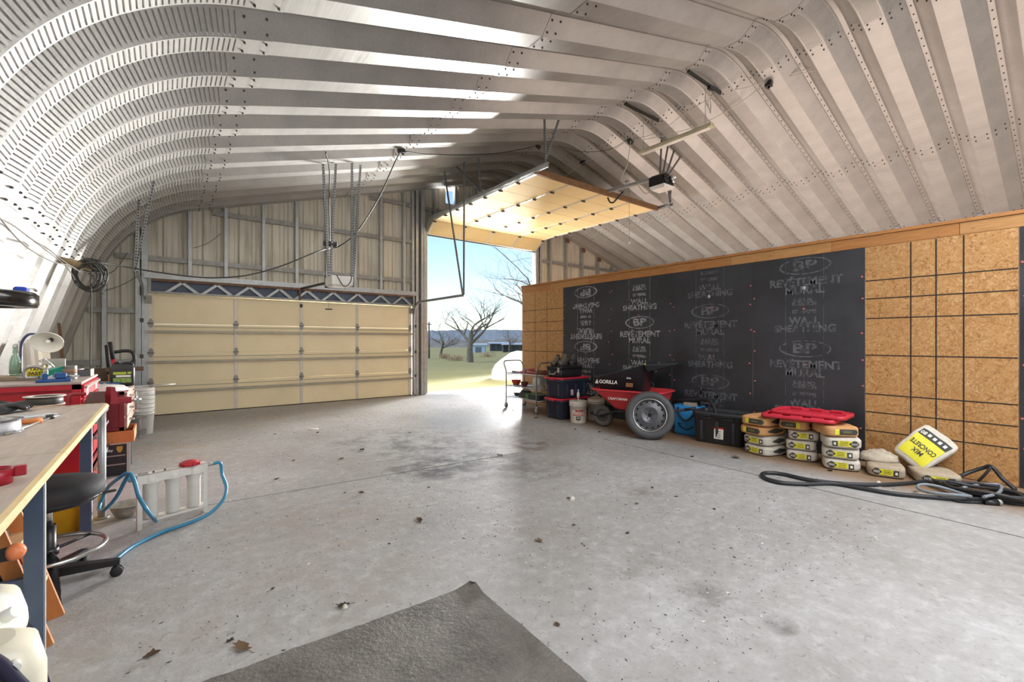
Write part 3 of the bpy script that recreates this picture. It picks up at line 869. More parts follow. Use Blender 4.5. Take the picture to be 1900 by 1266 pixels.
# red plastic cap nails
CAPN = M('red_cap_plastic', '#b5483f', .5)
def cap_nails(sh, pts):
    mb = MB(); X = sh[4]
    for y, z in pts:
        mb.cyl((X + .001, y, z), (X - .004, y, z), .013, .011, 8); mb.cyl((X - .004, y, z), (X - .007, y, z), .006, .004, 6, mat=1)
    q = mb.build('cap_nail', [CAPN, GALV], wp); q.location = -Vector(wp.location); tag(q, kind='stuff')
for k in (1, 2, 3, 4, 6):
    y0, y1 = sheets[k][1], sheets[k][2]; pts = []
    for y in (y0 + .03, y1 - .03, (y0 + y1) / 2):
        z = rnd.uniform(.3, .5)
        while z < 2.3:
            pts.append((y + rnd.uniform(-.015, .015), z)); z += rnd.uniform(.25, .5) if y != (y0 + y1) / 2 else .7
    cap_nails(sheets[k], pts)

for x_, y_ in ((1316, 550), (1492, 534)):               # small white square fasteners on the sheathing
    q = gx(x_, y_, WX); mb = MB(); mb.cbox((WX - .009, q.y, q.z), (.010, .034, .034), .003); wchild(mb, 'square_washer', M('washer_white', '#d8d6d0', .5), wp)
    mb = MB(); mb.cyl((WX - .014, q.y, q.z), (WX - .019, q.y, q.z), .007, n=8); wchild(mb, 'screw_head', BOLT, wp)
for x_, y_ in ((1278, 541), (1123, 530), (1105, 548)):   # small hooks
    q = gx(x_, y_, WX); mb = MB(); mb.tube(bez([(WX, q.y, q.z), (WX - .05, q.y, q.z - .01), (WX - .06, q.y, q.z + .03)], 4), .006, 5); wchild(mb, 'hook', BOLT, wp)

# ================================================================ REAR END OF THE BUILDING (behind the camera, opening added to let light in)
wb = empty('wall_back', (6.9, -4.35, 0)); tag(wb, kind='structure')
for (x0, x1, zb) in ((-1.7, 3.6, -.06), (3.6, 10.8, 3.9), (10.8, 15.6, -.06)):
    mb = MB(); vs_ = []; n = int((x1 - x0) / .15)
    for i in range(n + 1):
        X = x0 + (x1 - x0) * i / n; vs_ += [(X, -4.4 + .012 * (i % 2), zb), (X, -4.4 + .012 * (i % 2), max(zb, roof_h(X, .12)))]
    mb.add(vs_, [(2 * i, 2 * i + 2, 2 * i + 3, 2 * i + 1) for i in range(n)]); wchild(mb, 'siding_panel', SIDING, wb, False)

# ================================================================ OUTSIDE GROUND
def mat_grass():
    t = NT('dry_winter_grass'); p = t.geo()
    n = t.noise(p, .25, 4); n2 = t.noise(t.mapping(p, (1, 3, 1)), 4, 5, .7)
    c = t.ramp(n, [(.3, srgb('#8d865a')), (.55, srgb('#868252')), (.75, srgb('#9b936a'))])
    c = t.mix(t.ramp(n2, [(.4, (0, 0, 0)), (.7, (.6,) * 3)]), c, srgb('#6f6e42'))
    t.color(c); t.rough(.9); t.bump(n2, .6, .05); return t.m
GRASS = mat_grass()
zo = fz(D)
mb = MB(); mb.bx(-6, 20, D + .07, D + .45, zo - .2, zo - .01)
ap = wchild(mb, 'slab', APRON, tag(empty('apron', (7, D + .2, zo - .01)), kind='structure'))
mb = MB(); rows = []
for j in range(40):
    y = D + .42 + (j / 39) ** 2.2 * 260; row = []
    for i in range(40):
        x = -120 + 360 * i / 39
        h = .10 * noise.noise(Vector((x * .05, y * .05, 0))) * min(1, (y - D) / 20) - min(.15, (y - D) * .01)
        row.append((x, y, zo - .03 + h))
    rows.append(row)
mb.grid(rows); tag(mb.build('lawn_ground', GRASS), kind='structure')
mb = MB(); mb.bx(-60, 60, -60, D, -.6, -.45); tag(mb.build('yard_ground', M('bare_yard', '#9b9079', .9)), kind='structure')

# ================================================================ UNDER THE ROOF
BLK = M('black_plastic', '#1d1d20', .38, 0, .15, 10)
BLKM = M('black_rubber', '#222224', .7, 0, .12, 10)
WHT = M('white_plastic', '#e6e4de', .4, 0, .05, 5)
CORD = M('dark_cord', '#34332f', .6)
CORDW = M('white_cord', '#d5d0c4', .6)
CHROME = M('bright_steel', '#c4c4c2', .25, .9, .06, 8)
DKOLIVE = M('dark_olive_channel', '#3a3d38', .5, .3, .1, 8)
def depth_of(P): return P.x * _s + P.y * _c
def atd(x, y, d):
    r = ray(x, y); return Vector((r.x * d, r.y * d, CAMZ + r.z * d))
def pixpath(pxs, d0, d1, n=8):
    k = len(pxs) - 1
    return bez([atd(x, y, d0 + (d1 - d0) * i / k) for i, (x, y) in enumerate(pxs)], n)
def cable(name, label, pts, r=.006, mat=None, cat='cable', n=6):
    mb = MB(); mb.tube(pts, r, n); base_ = pts[-1] if pts[-1].z < pts[0].z else pts[0]
    o = mb.build(name, mat or CORD); return tag(o, label, cat)
# --- strip light hanging on chains from two bars across the ridge
fl = thing('strip_light', 'long white fluorescent strip light hanging on two chains below the ridge', 'light', (6.98, 4.43, 4.86))
mb = MB(); mb.prism([(-.055, -.03), (.055, -.03), (.055, .005), (.03, .035), (-.03, .035), (-.055, .005)], -.68, .68, TR((0, 0, 0), 0, R(90))); mb.build('housing', M('cream_enamel', '#cfc7a6', .5), fl)
mb = MB(); mb.cbox((0, 0, -.038), (.10, 1.30, .016), .006); mb.build('lens', M('white_lens', '#eeeae0', .35), fl)
for y in (-.69, .69):
    mb = MB(); mb.cbox((0, y, 0), (.12, .02, .075), .006); mb.build('end_cap', M('cream_enamel', '#cfc7a6', .5), fl)
for y in (-.58, .62):
    mb = MB(); z0, z1 = .04, .715
    k = int((z1 - z0) / .035)
    for i in range(k):
        z = z0 + i * .035; pts = []
        for j in range(8):
            t = 2 * math.pi * j / 8; u = .007 * math.cos(t); w_ = .022 * math.sin(t)
            pts.append((u if i % 2 else 0, y + (0 if i % 2 else u), z + .018 + w_))
        mb.tube(pts, .0022, 4, True)
    mb.build('chain', CHROME, fl)
for y, lab in ((3.85, 'the black bar carrying a junction block'), (5.06, 'the plain black bar')):
    b_ = thing('ridge_bar', 'dark steel channel bolted across the roof ridge, ' + lab, 'bar', (6.97, y, 5.588))
    mb = MB(); mb.bx(-.5, .5, -.022, .022, -.02, .012); mb.build('channel', DKOLIVE, b_)
    for x in (-.49, .49):
        mb = MB(); mb.cyl((x, 0, -.026), (x, 0, .02), .018, n=8); mb.build('bolt_head', DKOLIVE, b_)
    mb = MB(); mb.bx(-.46, .44, -.012, .012, -.0215, -.0195); mb.build('slot', HOLE, b_)
    if y < 4:
        mb = MB(); mb.cbox((.17, 0, -.045), (.12, .06, .05), .008); mb.build('junction_block', BLK, b_)
        for k in range(3):
            mb = MB(); mb.tube(bez([(.12 + k * .04, 0, -.06), (.05 + k * .05, .03, -.25), (.12, -.03, -.42 - .03 * k), (.2, .02, -.2), (.18, 0, -.07)], 6), .006, 5); mb.build('loose_wire', CORDW, b_)
# --- cables and boxes
def roof_box(name, label, X, Y, s, mat=BLK, rz=0.0, cat='junction box', drop=0.0):
    t_ = thing(name, label, cat, (X, Y, roof_h(X, 0) - .008 - drop - s[2] / 2), rz)
    sl = math.atan(.2905) * (-1 if X < k2.x else 1)
    t_.rotation_euler = (0, sl, rz)
    mb = MB(); mb.cbox((0, 0, 0), s, .008); mb.build('body', mat, t_)
    mb = MB(); mb.cyl((s[0] * .2, 0, -s[2] / 2 - .03), (s[0] * .2, 0, -s[2] / 2), .018, n=8); mb.build('strain_relief', mat, t_)
    mb = MB(); mb.bx(-s[0] * .5, s[0] * .5, -.012, .012, s[2] / 2, s[2] / 2 + .006); mb.build('clamp', GALVD, t_)
    return t_
roof_box('junction_box', 'black junction box clamped to the left roof slope where the long cable swings down', 3.21, 7.22, (.14, .07, .07), BLK, R(20))
roof_box('junction_box', 'small black box near the ridge where the paired white wires come in', 7.66, 3.16, (.08, .10, .09))
roof_box('junction_box', 'dark box near the ridge with two white cords hanging from it', 7.64, 5.85, (.13, .10, .06), DKOLIVE)
roof_box('junction_box', 'black box on the shaded right slope above the open door board', 7.66, 7.2, (.07, .13, .06))
roof_box('junction_box', 'black box on the shaded left slope above the open door track', 6.33, 7.24, (.15, .06, .06), BLK, R(25))
dj = 8.05
cable('hanging_cable', 'black cable swinging from the roof box down to the white opener bracket', pixpath([(745, 278), (733, 300), (702, 368), (662, 430), (632, 455), (614, 460)], depth_of(Vector((3.21, 7.22, 0))), depth_of(Vector((2.36, 8.3, 0)))), .011)
cable('hanging_cable', 'black cable sagging across the end wall towards the coiled cord', pixpath([(612, 460), (585, 468), (520, 494), (455, 511), (385, 515), (300, 506), (230, 494), (178, 486)], depth_of(Vector((2.36, 8.3, 0))), depth_of(Vector((-.72, 7.3, 0)))), .011)
cable('roof_cable', 'thin black cable running along the roof from the left slope box to the ridge', pixpath([(750, 280), (800, 286), (900, 286), (960, 278), (998, 270)], depth_of(Vector((3.21, 7.22, 0))) - .02, depth_of(Vector((6.33, 7.24, 0))) - .05), .008)
cable('drop_cable', 'short black cord hanging from the roof beside the opener angles', pixpath([(604, 281), (611, 315), (611, 380), (612, 452)], depth_of(Vector((2.0, 7.3, 0))), depth_of(Vector((2.36, 8.3, 0)))), .009)
a1 = depth_of(Vector((7.64, 3.16, 0)))
cable('roof_wire', 'upper of the paired white wires stretched to the roof over the strand board', pixpath([(1428, 145), (1520, 122), (1640, 75), (1740, 28), (1815, -4)], a1, depth_of(Vector((8.3, 1.1, 0)))), .006, CORDW, 'wire')
cable('roof_wire', 'lower of the paired white wires stretched to the roof over the strand board', pixpath([(1428, 150), (1520, 127), (1640, 80), (1740, 33), (1818, -2)], a1 + .02, depth_of(Vector((8.35, 1.1, 0)))), .006, CORDW, 'wire')
cable('roof_wire', 'white wire from the small ridge box to the bar with the junction block', pixpath([(1424, 150), (1385, 162), (1342, 169)], a1, depth_of(Vector((7.45, 3.84, 0)))), .006, CORDW, 'wire')
cable('roof_wire', 'white wire drooping from the small ridge box past the strip light', pixpath([(1422, 153), (1370, 192), (1310, 226), (1250, 247), (1178, 262)], a1, depth_of(Vector((7.64, 5.85, 0))) - .05), .006, CORDW, 'wire')
cable('roof_wire', 'white wire from the junction block to the box with hanging cords', pixpath([(1312, 185), (1270, 210), (1225, 243), (1176, 259)], depth_of(Vector((7.1, 3.85, 0))), depth_of(Vector((7.64, 5.85, 0))) - .03), .006, CORDW, 'wire')
cable('roof_wire', 'grey wire sagging from the box with hanging cords to the shaded slope', pixpath([(1166, 258), (1130, 277), (1080, 281), (1035, 270)], depth_of(Vector((7.64, 5.85, 0))) - .05, depth_of(Vector((7.2, 7.2, 0))) - .3), .005, CORD, 'wire')
cable('roof_wire', 'white wire from the box with hanging cords past the black box on the shaded slope', pixpath([(1164, 262), (1120, 288), (1083, 302), (1050, 326)], depth_of(Vector((7.64, 5.85, 0))) - .05, depth_of(Vector((7.5, 8.0, 0))) - .3), .005, CORDW, 'wire')
# outlet pair hanging on white cords
oc = thing('hanging_outlet', 'grey outlet box and plug dangling on white cords beside the black opener', 'outlet', (7.45, 5.62, 4.45))
rel = lambda p: p - Vector(oc.location)
dd = depth_of(Vector((7.52, 5.7, 0)))
mb = MB(); mb.tube([rel(p) for p in pixpath([(1170, 262), (1167, 285), (1164, 305), (1158, 318), (1152, 335), (1162, 342), (1166, 333)], dd, dd)], .008, 6); mb.build('cord', CORDW, oc)
mb = MB(); mb.tube([rel(p) for p in pixpath([(1166, 303), (1172, 320), (1182, 340), (1196, 358), (1206, 356)], dd, dd - .3)], .007, 6); mb.build('cord', M('tan_cord', '#b9a37f', .6), oc)
for x_, y_, s_ in ((1164, 337, .07), (1160, 323, .045)):
    mb = MB(); mb.cbox(rel(atd(x_, y_, dd)), (s_, s_, s_ * .8), .008); mb.build('outlet_box' if s_ > .05 else 'plug', M('grey_outlet', '#9fa19f', .5), oc)

# --- door openers
def opener_hangers(root, bars):
    for a, b in bars:
        o = wchild(angle_bar(a, b, .03, True, (1, 0, 0)), 'angle_iron', [PERF, HOLE], root)
o2 = thing('door_opener', 'black chain drive opener with round motor hung under the ridge', 'door opener', (7.35, 4.9, 4.32))
L_ = Vector(o2.location)
mb = MB(); mb.hull([(x, y, z) for x in (-.17, .15) for y in (-.13, .17) for z in (-.07, .1)] + [(x, y, z) for x in (-.12, .10) for y in (-.1, .14) for z in (.14,)]); mb.build('motor_housing', BLK, o2)
mb = MB(); mb.lathe([(.0, 0), (.085, 0), (.09, .012), (.08, .028), (.05, .032), (.045, .02), (0, .02)], 18, TR((-.08, -.13, .05), 0, R(90))); mb.build('motor_cap', M('black_gloss', '#17171a', .2), o2)
mb = MB(); mb.lathe([(.035, 0), (.075, 0), (.085, .02), (.075, .05), (.05, .05), (.035, .01)], 20, TR((.10, -.15, .06), 0, R(90))); mb.build('lamp_ring', CHROME, o2)
mb = MB(); mb.cbox((.23, -.02, .03), (.09, .12, .12), .02); mb.build('side_motor', BLK, o2)
mb = MB(); mb.hull([(-.18, -.16, -.075), (.16, -.16, -.075), (.16, .16, -.075), (-.18, .16, -.075), (-.14, -.14, -.13), (.12, -.14, -.13), (.12, .14, -.13), (-.14, .14, -.13)]); mb.build('light_cover', WHT, o2)
mb = MB(); mb.bx(-.035, .035, .17, 5.5, .10, .15, TR((0, 0, 0), 0, R(3.0))); mb.build('rail', GALV, o2)
mb = MB(); mb.cyl((0, .9, .08), (0, 1.15, -.08), .018, n=8); mb.tube(bez([(0, 1.15, -.08), (-.02, 1.22, -.06), (0, 1.3, .06)], 6), .016, 6); mb.build('door_arm', BLK, o2)
mb = MB(); mb.cyl((.0, .75, .12), (.0, .75, -.95), .003, n=5); mb.build('release_cord', M('thin_cord', '#7b746a', .8), o2)
mb = MB(); mb.cyl((0, .75, -.95), (0, .75, -1.0), .012, .02, 8); mb.build('release_knob', WHT, o2)
for (bx_, by_), (rx_, ry_) in (((-.06, 0), (1228, 258)), ((.02, 0), (1240, 268)), ((.1, .0), (1252, 276)), ((.12, 0), (1264, 288))):
    r_ = ray(rx_, ry_); t = 2.0
    while CAMZ + r_.z * t < roof_h(r_.x * t, 0) - .01: t += .01
    mb = angle_bar(Vector((bx_, by_, .12)), Vector((r_.x * t, r_.y * t, CAMZ + r_.z * t)) - L_, .026, True, (0, 1, 0)); mb.build('angle_iron', [PERF, HOLE], o2)
ends = []
for rx_, ry_ in ((1226, 252), (1266, 290)):
    r_ = ray(rx_, ry_); t = 2.0
    while CAMZ + r_.z * t < roof_h(r_.x * t, 0) - .035: t += .01
    ends.append(Vector((r_.x * t, r_.y * t, CAMZ + r_.z * t)) - L_)
angle_bar(ends[0], ends[1], .04).build('roof_angle', [PERF, HOLE], o2)

o1 = thing('door_opener', 'white ceiling opener with rail to the wide closed door', 'door opener', (2.36, 7.85, 2.38))
mb = MB(); mb.hull([(x, y, z) for x in (-.17, .17) for y in (-.2, .2) for z in (-.06, .085)] + [(x, y, -.09) for x in (-.13, .13) for y in (-.15, .15)]); mb.build('housing', WHT, o1)
mb = MB(); mb.bx(-.175, .175, .2, .215, -.09, .1); mb.bx(-.1, .12, -.05, .1, .085, .115); mb.build('chassis', BLK, o1)
mb = MB(); mb.tube(bez([(-.1, -.21, .09), (-.04, -.22, -.02), (.03, -.22, -.1), (.12, -.21, -.02), (.15, -.2, .09)], 6), .007, 5); mb.build('loop_cord', CORD, o1)
mb = MB(); mb.bx(-.022, .022, .215, 2.6, -.02, .02, TR((0, 0, .03), 0, R(2.2))); mb.build('rail', M('dark_rail', '#4a4642', .5, .5), o1)
mb = MB(); mb.cyl((0, .6, .04), (0, .6, -.42), .003, n=5); mb.build('release_cord', M('thin_cord', '#7b746a', .8), o1)
mb = MB(); mb.bx(-.06, .06, .592, .608, -.44, -.42); mb.build('release_handle', M('dark_bracket', '#3a3734', .5, .4), o1)
tops = []
for x_, y_ in ((598, 303), (622, 303), (652, 301), (668, 304)):
    r_ = ray(x_, y_); t = 2.0
    while CAMZ + r_.z * t < roof_h(r_.x * t, 0) - .01: t += .01
    tops.append(Vector((r_.x * t, r_.y * t, CAMZ + r_.z * t)) - Vector(o1.location))
for k, (b_, tp) in enumerate(zip([(-.15, .1, .09), (-.12, .12, .09), (.17, -.12, .0), (.19, -.1, .0)], tops)):
    angle_bar(Vector(b_), tp, .032).build('angle_iron', [PERF, HOLE], o1)
mb = MB(); q = Vector((2.36, 8.3, 3.05)) - Vector(o1.location); mb.cbox((-.10, .14, .66), (.22, .10, .08), .015); mb.build('cord_bracket', BLK, o1)

# --- coiled cord on a peg on the left wall
peg = thing('cord_peg', 'brown cardboard tube peg sticking out of the left wall holding a cord', 'peg', (-.93, 7.3, 2.28))
mb = MB(); mb.cyl((-.12, .0, .05), (.26, .0, -.03), .045, n=14); mb.build('tube', M('cardboard_tube', '#94815f', .8, 0, .15, 12), peg)
mb = MB(); mb.tube(bez([(-.05, 0, .05), (-.02, .02, .18), (.02, .0, .28)], 5), .012, 6); mb.build('strap', M('grey_strap', '#6d6c69', .7), peg)
cc = thing('coiled_cord', 'dark extension cord coiled and hung from the tube peg on the left wall', 'cord', (-.70, 7.28, 2.15))
mb = MB()
for k in range(9):
    rr = .12 + .012 * rnd.random() + .01 * k; ph = rnd.uniform(-.3, .3); pts = []
    for j in range(20):
        t = 2 * math.pi * j / 20
        pts.append((rr * .75 * math.sin(t) + .05 * math.sin(ph), .05 * math.sin(t * 2 + k) + .02 * k - .08, .10 - rr * (1 - math.cos(t)) * .95 + .015 * k))
    mb.tube(pts, .009, 5, True)
mb.tube(bez([(-.08, 0, .1), (0, -.06, .14), (.1, -.02, .15), (.15, .05, .1), (.08, .06, .07), (-.05, .03, .07)], 6), .014, 6)
mb.build('coil', CORD, cc)
mb = MB(); mb.tube(bez([(.02, -.05, .05), (.03, -.1, -.4), (.05, -.4, -.9), (.08, -.7, -1.25)], 8), .008, 5); mb.build('trailing_cord', CORD, cc)
for k, pl in enumerate(([(-5, 403), (25, 418), (60, 444), (90, 462), (112, 480), (140, 500)], [(-5, 398), (30, 440), (60, 465), (100, 486), (130, 493), (150, 505)], [(62, 446), (120, 492), (150, 530), (175, 538), (192, 545)])):
    cable('wall_wire', ['upper grey wire strung along the bolts of the left wall', 'lower grey wire sagging along the left wall to the coiled cord', 'thin wire drooping from the left wall past the coiled cord to the end wall'][k], pixpath(pl, (3.0, 3.0, 3.8)[k], (4.9, 4.9, 7.2)[k]), (.006, .006, .005)[k], M('dull_wire', '#6a655c', .6), 'wire')

# ================================================================ THINGS ALONG THE PARTITION
def rring(cx, cy, lx, ly, z, r=.04, k=4, zf=None):
    r = min(r, lx / 2 * .98, ly / 2 * .98); out = []
    for sx, sy, a0 in ((1, 1, 0), (-1, 1, 90), (-1, -1, 180), (1, -1, 270)):
        for i in range(k + 1):
            a = R(a0 + 90 * i / k); x = cx + sx * (lx / 2 - r) + r * math.cos(a); y = cy + sy * (ly / 2 - r) + r * math.sin(a)
            out.append((x, y, z if zf is None else zf(x, y, z)))
    return out
def loft(mb, secs, cap0=True, cap1=True, smooth=True, mat=0, T=None, k=4, zf=None):
    rows = [rring(*s_[:5], s_[5] if len(s_) > 5 else .04, k, zf) for s_ in secs]
    mb.grid(rows, mat, smooth, T, True); n = len(rows[0])
    if cap0: mb.add(rows[0], [list(range(n))[::-1]], mat, False, T)
    if cap1: mb.add(rows[-1], [list(range(n))], mat, False, T)
    return mb
def flat_text(mb, s, size, T, mat=0, sx=1.0, bold=.02):
    vs_, fs = text_geo(s, size, 'CENTER', size * bold); mb.add(vs_, fs, mat, False, T @ Matrix.Diagonal((sx, 1, 1, 1)))
RED = M('red_plastic', '#c22a3c', .42, 0, .08, 4)
NAVY = M('navy_tote_plastic', '#2f3445', .42, 0, .1, 5)
CHAR = M('charcoal_tote_plastic', '#2b2c30', .45, 0, .1, 5)
YEL = M('yellow_print', '#d9d02e', .6, 0, .06, 30)
INKD = M('dark_print', '#3b3b36', .7, 0, .1, 30)
LABW = M('label_white', '#e4e0d6', .6, 0, .04, 20)
PAPER = M('white_paper_sack', '#c9c2b6', .8, 0, .08, 9, .3, '#a99d8a', .5)
KRAFT = M('kraft_paper_sack', '#c4935f', .8, 0, .08, 9, .3, '#a97c4c', .4)
DUSTY = M('dusty_paper_sack', '#ab9c86', .85, 0, .12, 9, .3, '#857662', .6)

# ---- storage totes
def tote(name, label, loc, rz, L, W_, Hh, lid, body=NAVY, group=None):
    t_ = thing(name, label, 'tote', loc, rz, group)
    mb = MB(); loft(mb, [(0, 0, L * .86, W_ * .86, 0, .05), (0, 0, L * .88, W_ * .88, .01, .05), (0, 0, L * .95, W_ * .95, Hh - .05, .05), (0, 0, L * .985, W_ * .985, Hh - .045, .05), (0, 0, L * .985, W_ * .985, Hh - (.005 if lid else 0), .05)] + ([] if lid else [(0, 0, L * .93, W_ * .93, Hh, .045), (0, 0, L * .92, W_ * .92, Hh - .05, .045), (0, 0, L * .84, W_ * .84, .015, .045)]))
    mb.build('body', body, t_)
    for sx in (-1, 1):                  # vertical ribs on all four sides
        for y in (-.28, .28):
            mb = MB(); q = [(sx * (L * .438 + e), y * W_ + d, z) for z, e in ((.04, .002), (Hh * .72, L * .023)) for d in (-.016, .016) for e in (e, e + .008)]; mb.hull(q); mb.build('rib', body, t_)
        for x in (-.3, 0, .3):
            mb = MB(); q = [(x * L + d, sx * (W_ * .438 + e), z) for z, e in ((.04, .002), (Hh * .72, W_ * .023)) for d in (-.016, .016) for e in (e, e + .008)]; mb.hull(q); mb.build('rib', body, t_)
    if lid:
        mb = MB(); loft(mb, [(0, 0, L * .99, W_ * .99, Hh - .012, .06), (0, 0, L * 1.02, W_ * 1.02, Hh - .012, .06), (0, 0, L * 1.02, W_ * 1.02, Hh + .015, .06), (0, 0, L * .99, W_ * .99, Hh + .022, .06), (0, 0, L * .92, W_ * .92, Hh + .022, .05), (0, 0, L * .9, W_ * .9, Hh + .010, .05)]); ld = mb.build('lid', lid, t_)
        for x in (-.25, .25):
            mb = MB(); loft(mb, [(x * L, 0, L * .3, W_ * .6, Hh + .010, .03), (x * L, 0, L * .28, W_ * .56, Hh + .018, .03)]); mb.build('raised_panel', lid, ld)
        for sx in (-1, 1):
            mb = MB(); mb.cbox((sx * L * .515, 0, Hh - .005), (.02, .12, .04), .005); mb.build('latch', lid, ld)
    return t_
TX, TY = 5.785, 5.83
tote('storage_tote', 'dark navy tote with red lid, the lower of the stacked pair', (TX, TY, 0), 0, .74, .45, .345, RED)
tl = tote('storage_tote', 'dark navy tote with red lid, on top of its twin and carrying a black toolbox', (TX, TY, .368), R(1.5), .74, .45, .345, RED)
mb = MB(); T_ = TR((.0, -.2135, .16), 0, R(96)); mb.add([(-.035, -.05, 0), (.035, -.05, 0), (.035, .05, 0), (-.035, .05, 0)], [(0, 1, 2, 3)], 0, False, TR((-.09, -.214, .10), 0, R(86))); mb.build('sticker', M('faded_pink_label', '#c9a6ae', .6), tl)
# black toolbox with latch handle
tb = thing('toolbox', 'black plastic toolbox with wire handle sitting on the upper red-lidded tote', 'toolbox', (5.72, 5.82, .733), R(2))
mb = MB(); loft(mb, [(0, 0, .52, .33, 0, .02), (0, 0, .54, .345, .03, .02), (0, 0, .56, .36, .15, .02)]); mb.build('body', BLK, tb)
mb = MB(); loft(mb, [(0, 0, .57, .37, .15, .02), (0, 0, .57, .37, .185, .02), (0, 0, .54, .34, .20, .02)]); mb.build('lid', BLK, tb)
mb = MB(); mb.tube([(-.285, .09, .11), (-.31, .08, .06), (-.31, -.05, .06), (-.285, -.06, .11)], .008, 6); mb.build('bail_handle', CHROME, tb)
mb = MB(); mb.cbox((-.285, -.12, .13), (.02, .05, .09), .005); mb.build('latch', CHROME, tb)
mb = MB(); mb.cbox((.29, .02, .13), (.02, .12, .07), .006); mb.build('side_hook', BLK, tb)
# boots and shoes on the toolbox
LEA = M('brown_grey_leather', '#5b5348', .7, 0, .2, 18, .3); LEAD = M('dark_leather', '#3a3735', .65, 0, .15, 18, .2); SOLE = M('boot_sole', '#2a2724', .8)
def boot(label, loc, rz, mat, s=1.0, hgt=.17, group='boots piled on the toolbox'):
    t_ = thing('work_boot', label, 'boot', loc, rz, group)
    secs = []
    mb = MB(); rows = []
    for x, w, zt in ((-.13, .03, .05), (-.12, .07, .11), (-.08, .085, hgt), (-.03, .09, hgt), (.01, .09, .11), (.06, .09, .085), (.11, .085, .07), (.145, .06, .055), (.155, .02, .035)):
        w *= s; zt *= s; x *= s
        rows.append([(x, -w / 2, .02), (x, -w / 2 * 1.02, .02 + zt * .5), (x, -w / 2 * .7, .02 + zt * .92), (x, 0, .02 + zt), (x, w / 2 * .7, .02 + zt * .92), (x, w / 2 * 1.02, .02 + zt * .5), (x, w / 2, .02)])
    mb.grid(rows, 0, True, None, True); mb.build('upper', mat, t_)
    mb = MB(); mb.prism([(x * s, y * s) for x, y in ((-.14, -.03), (-.12, -.042), (-.03, -.04), (.05, -.05), (.13, -.043), (.165, -.015), (.165, .015), (.13, .043), (.05, .05), (-.03, .04), (-.12, .042), (-.14, .03))], 0, .024); mb.build('sole', SOLE, t_)
    mb = MB(); mb.cyl((-.055 * s, 0, .02 + hgt * s * .97), (-.055 * s, 0, .035 + hgt * s), .038 * s, .034 * s, 10, mat=0); mb.build('collar', LEAD, t_)
    mb = MB()
    for k in range(4):
        x = (.0 + k * .022) * s; z = (.02 + (.145 - k * .024) * 1) * s
        mb.cyl((x, -.025 * s, z), (x, .025 * s, z), .004, n=5)
    mb.build('laces', M('boot_lace', '#8d8168', .8), t_)
    return t_
zt = .733 + .202
boot('scuffed olive work boot lying nearest the toolbox handle', (5.55, 5.86, zt), R(195), LEA, .95)
boot('brown work boot with pale laces standing on the toolbox lid', (5.60, 5.74, zt), R(200), LEA, 1.05, .2)
boot('dark low boot standing at the middle of the toolbox lid', (5.74, 5.82, zt), R(170), LEAD, .9, .16)
boot('dark high-backed boot at the wall end of the toolbox lid', (5.87, 5.76, zt), R(205), LEAD, 1.1, .21)
# ---- buckets
def bucket(name, label, loc, mat, parts=True, Hh=.365, r0=.13, r1=.148, group=None):
    t_ = thing(name, label, 'bucket', loc, R(rnd.uniform(0, 90)), group)
    mb = MB(); mb.lathe([(r0, 0), (r0 * 1.005, .01), (r1 * .985, Hh * .78), (r1 * 1.06, Hh * .785), (r1 * 1.06, Hh * .80), (r1 * .99, Hh * .805), (r1 * .995, Hh * .87), (r1 * 1.06, Hh * .875), (r1 * 1.06, Hh * .89), (r1, Hh * .9), (r1 * 1.02, Hh), (r1 * .97, Hh), (r1 * .95, Hh * .8), (r0 * .96, .015), (0, .015)], 28); mb.build('pail', mat, t_)
    mb = MB(); mb.tube(bez([(r1 * 1.05, 0, Hh * .84), (r1 * .9, -r1 * .75, Hh * .62), (0, -r1 * 1.15, Hh * .48), (-r1 * .9, -r1 * .75, Hh * .62), (-r1 * 1.05, 0, Hh * .84)], 6), .004, 5); mb.build('wire_handle', GALV, t_)
    return t_
BKT = M('pail_plastic', '#d9cfc2', .5, 0, .06, 6, 0, '#a79a86', .35)
b1 = bucket('pail', 'white five gallon pail with a red BEST print in front of the totes', g(1073, 783), BKT)
b1.rotation_euler = (0, 0, 0)
def on_cyl(mb, vs_, fs, rad, az, z0, mat=0, taper=0.0):
    out = []
    for v in vs_:
        rr = rad + taper * (v.y + z0) + .0018; a = az + v.x / rad
        out.append((rr * math.cos(a), rr * math.sin(a), z0 + v.y))
    mb.add(out, fs, mat)
azc = math.atan2(-b1.location.y, -b1.location.x)
def quadgrid(w, h, n=8):
    vs_ = []; fs = []
    for i in range(n + 1):
        for j in (0, 1): vs_.append(Vector((-w / 2 + w * i / n, -h / 2 + h * j, 0)))
    for i in range(n): fs.append((2 * i, 2 * i + 2, 2 * i + 3, 2 * i + 1))
    return vs_, fs
tp = (.148 - .13) / .365
mb = MB(); on_cyl(mb, *quadgrid(.19, .095), .13, azc, .175, 0, tp); mb.build('red_print', M('red_print', '#c8321f', .5), b1)
mb = MB(); v_, f_ = text_geo('Best', .115, 'CENTER', .003); on_cyl(mb, v_, f_, .1312, azc, .175, 0, tp); mb.build('lettering', LABW, b1)
mb = MB(); v_, f_ = quadgrid(.07, .06, 4); on_cyl(mb, v_, f_, .13, azc, .085, 0, tp); on_cyl(mb, [Vector((-.035, -.03, 0)), Vector((.035, -.03, 0)), Vector((0, -.05, 0))], [(0, 1, 2)], .13, azc, .085, 0, tp); mb.build('badge', M('dark_green_print', '#2b3a35', .5), b1)
mb = MB(); v_, f_ = text_geo('DIB', .03, 'CENTER', .001); on_cyl(mb, v_, f_, .1312, azc, .088, 0, tp); mb.build('badge_lettering', LABW, b1)
b2 = bucket('pail', 'dusty white pail topped with crumpled burlap behind the wheelbarrow wheel', g(1106, 778), BKT)
mb = MB(); rows = []
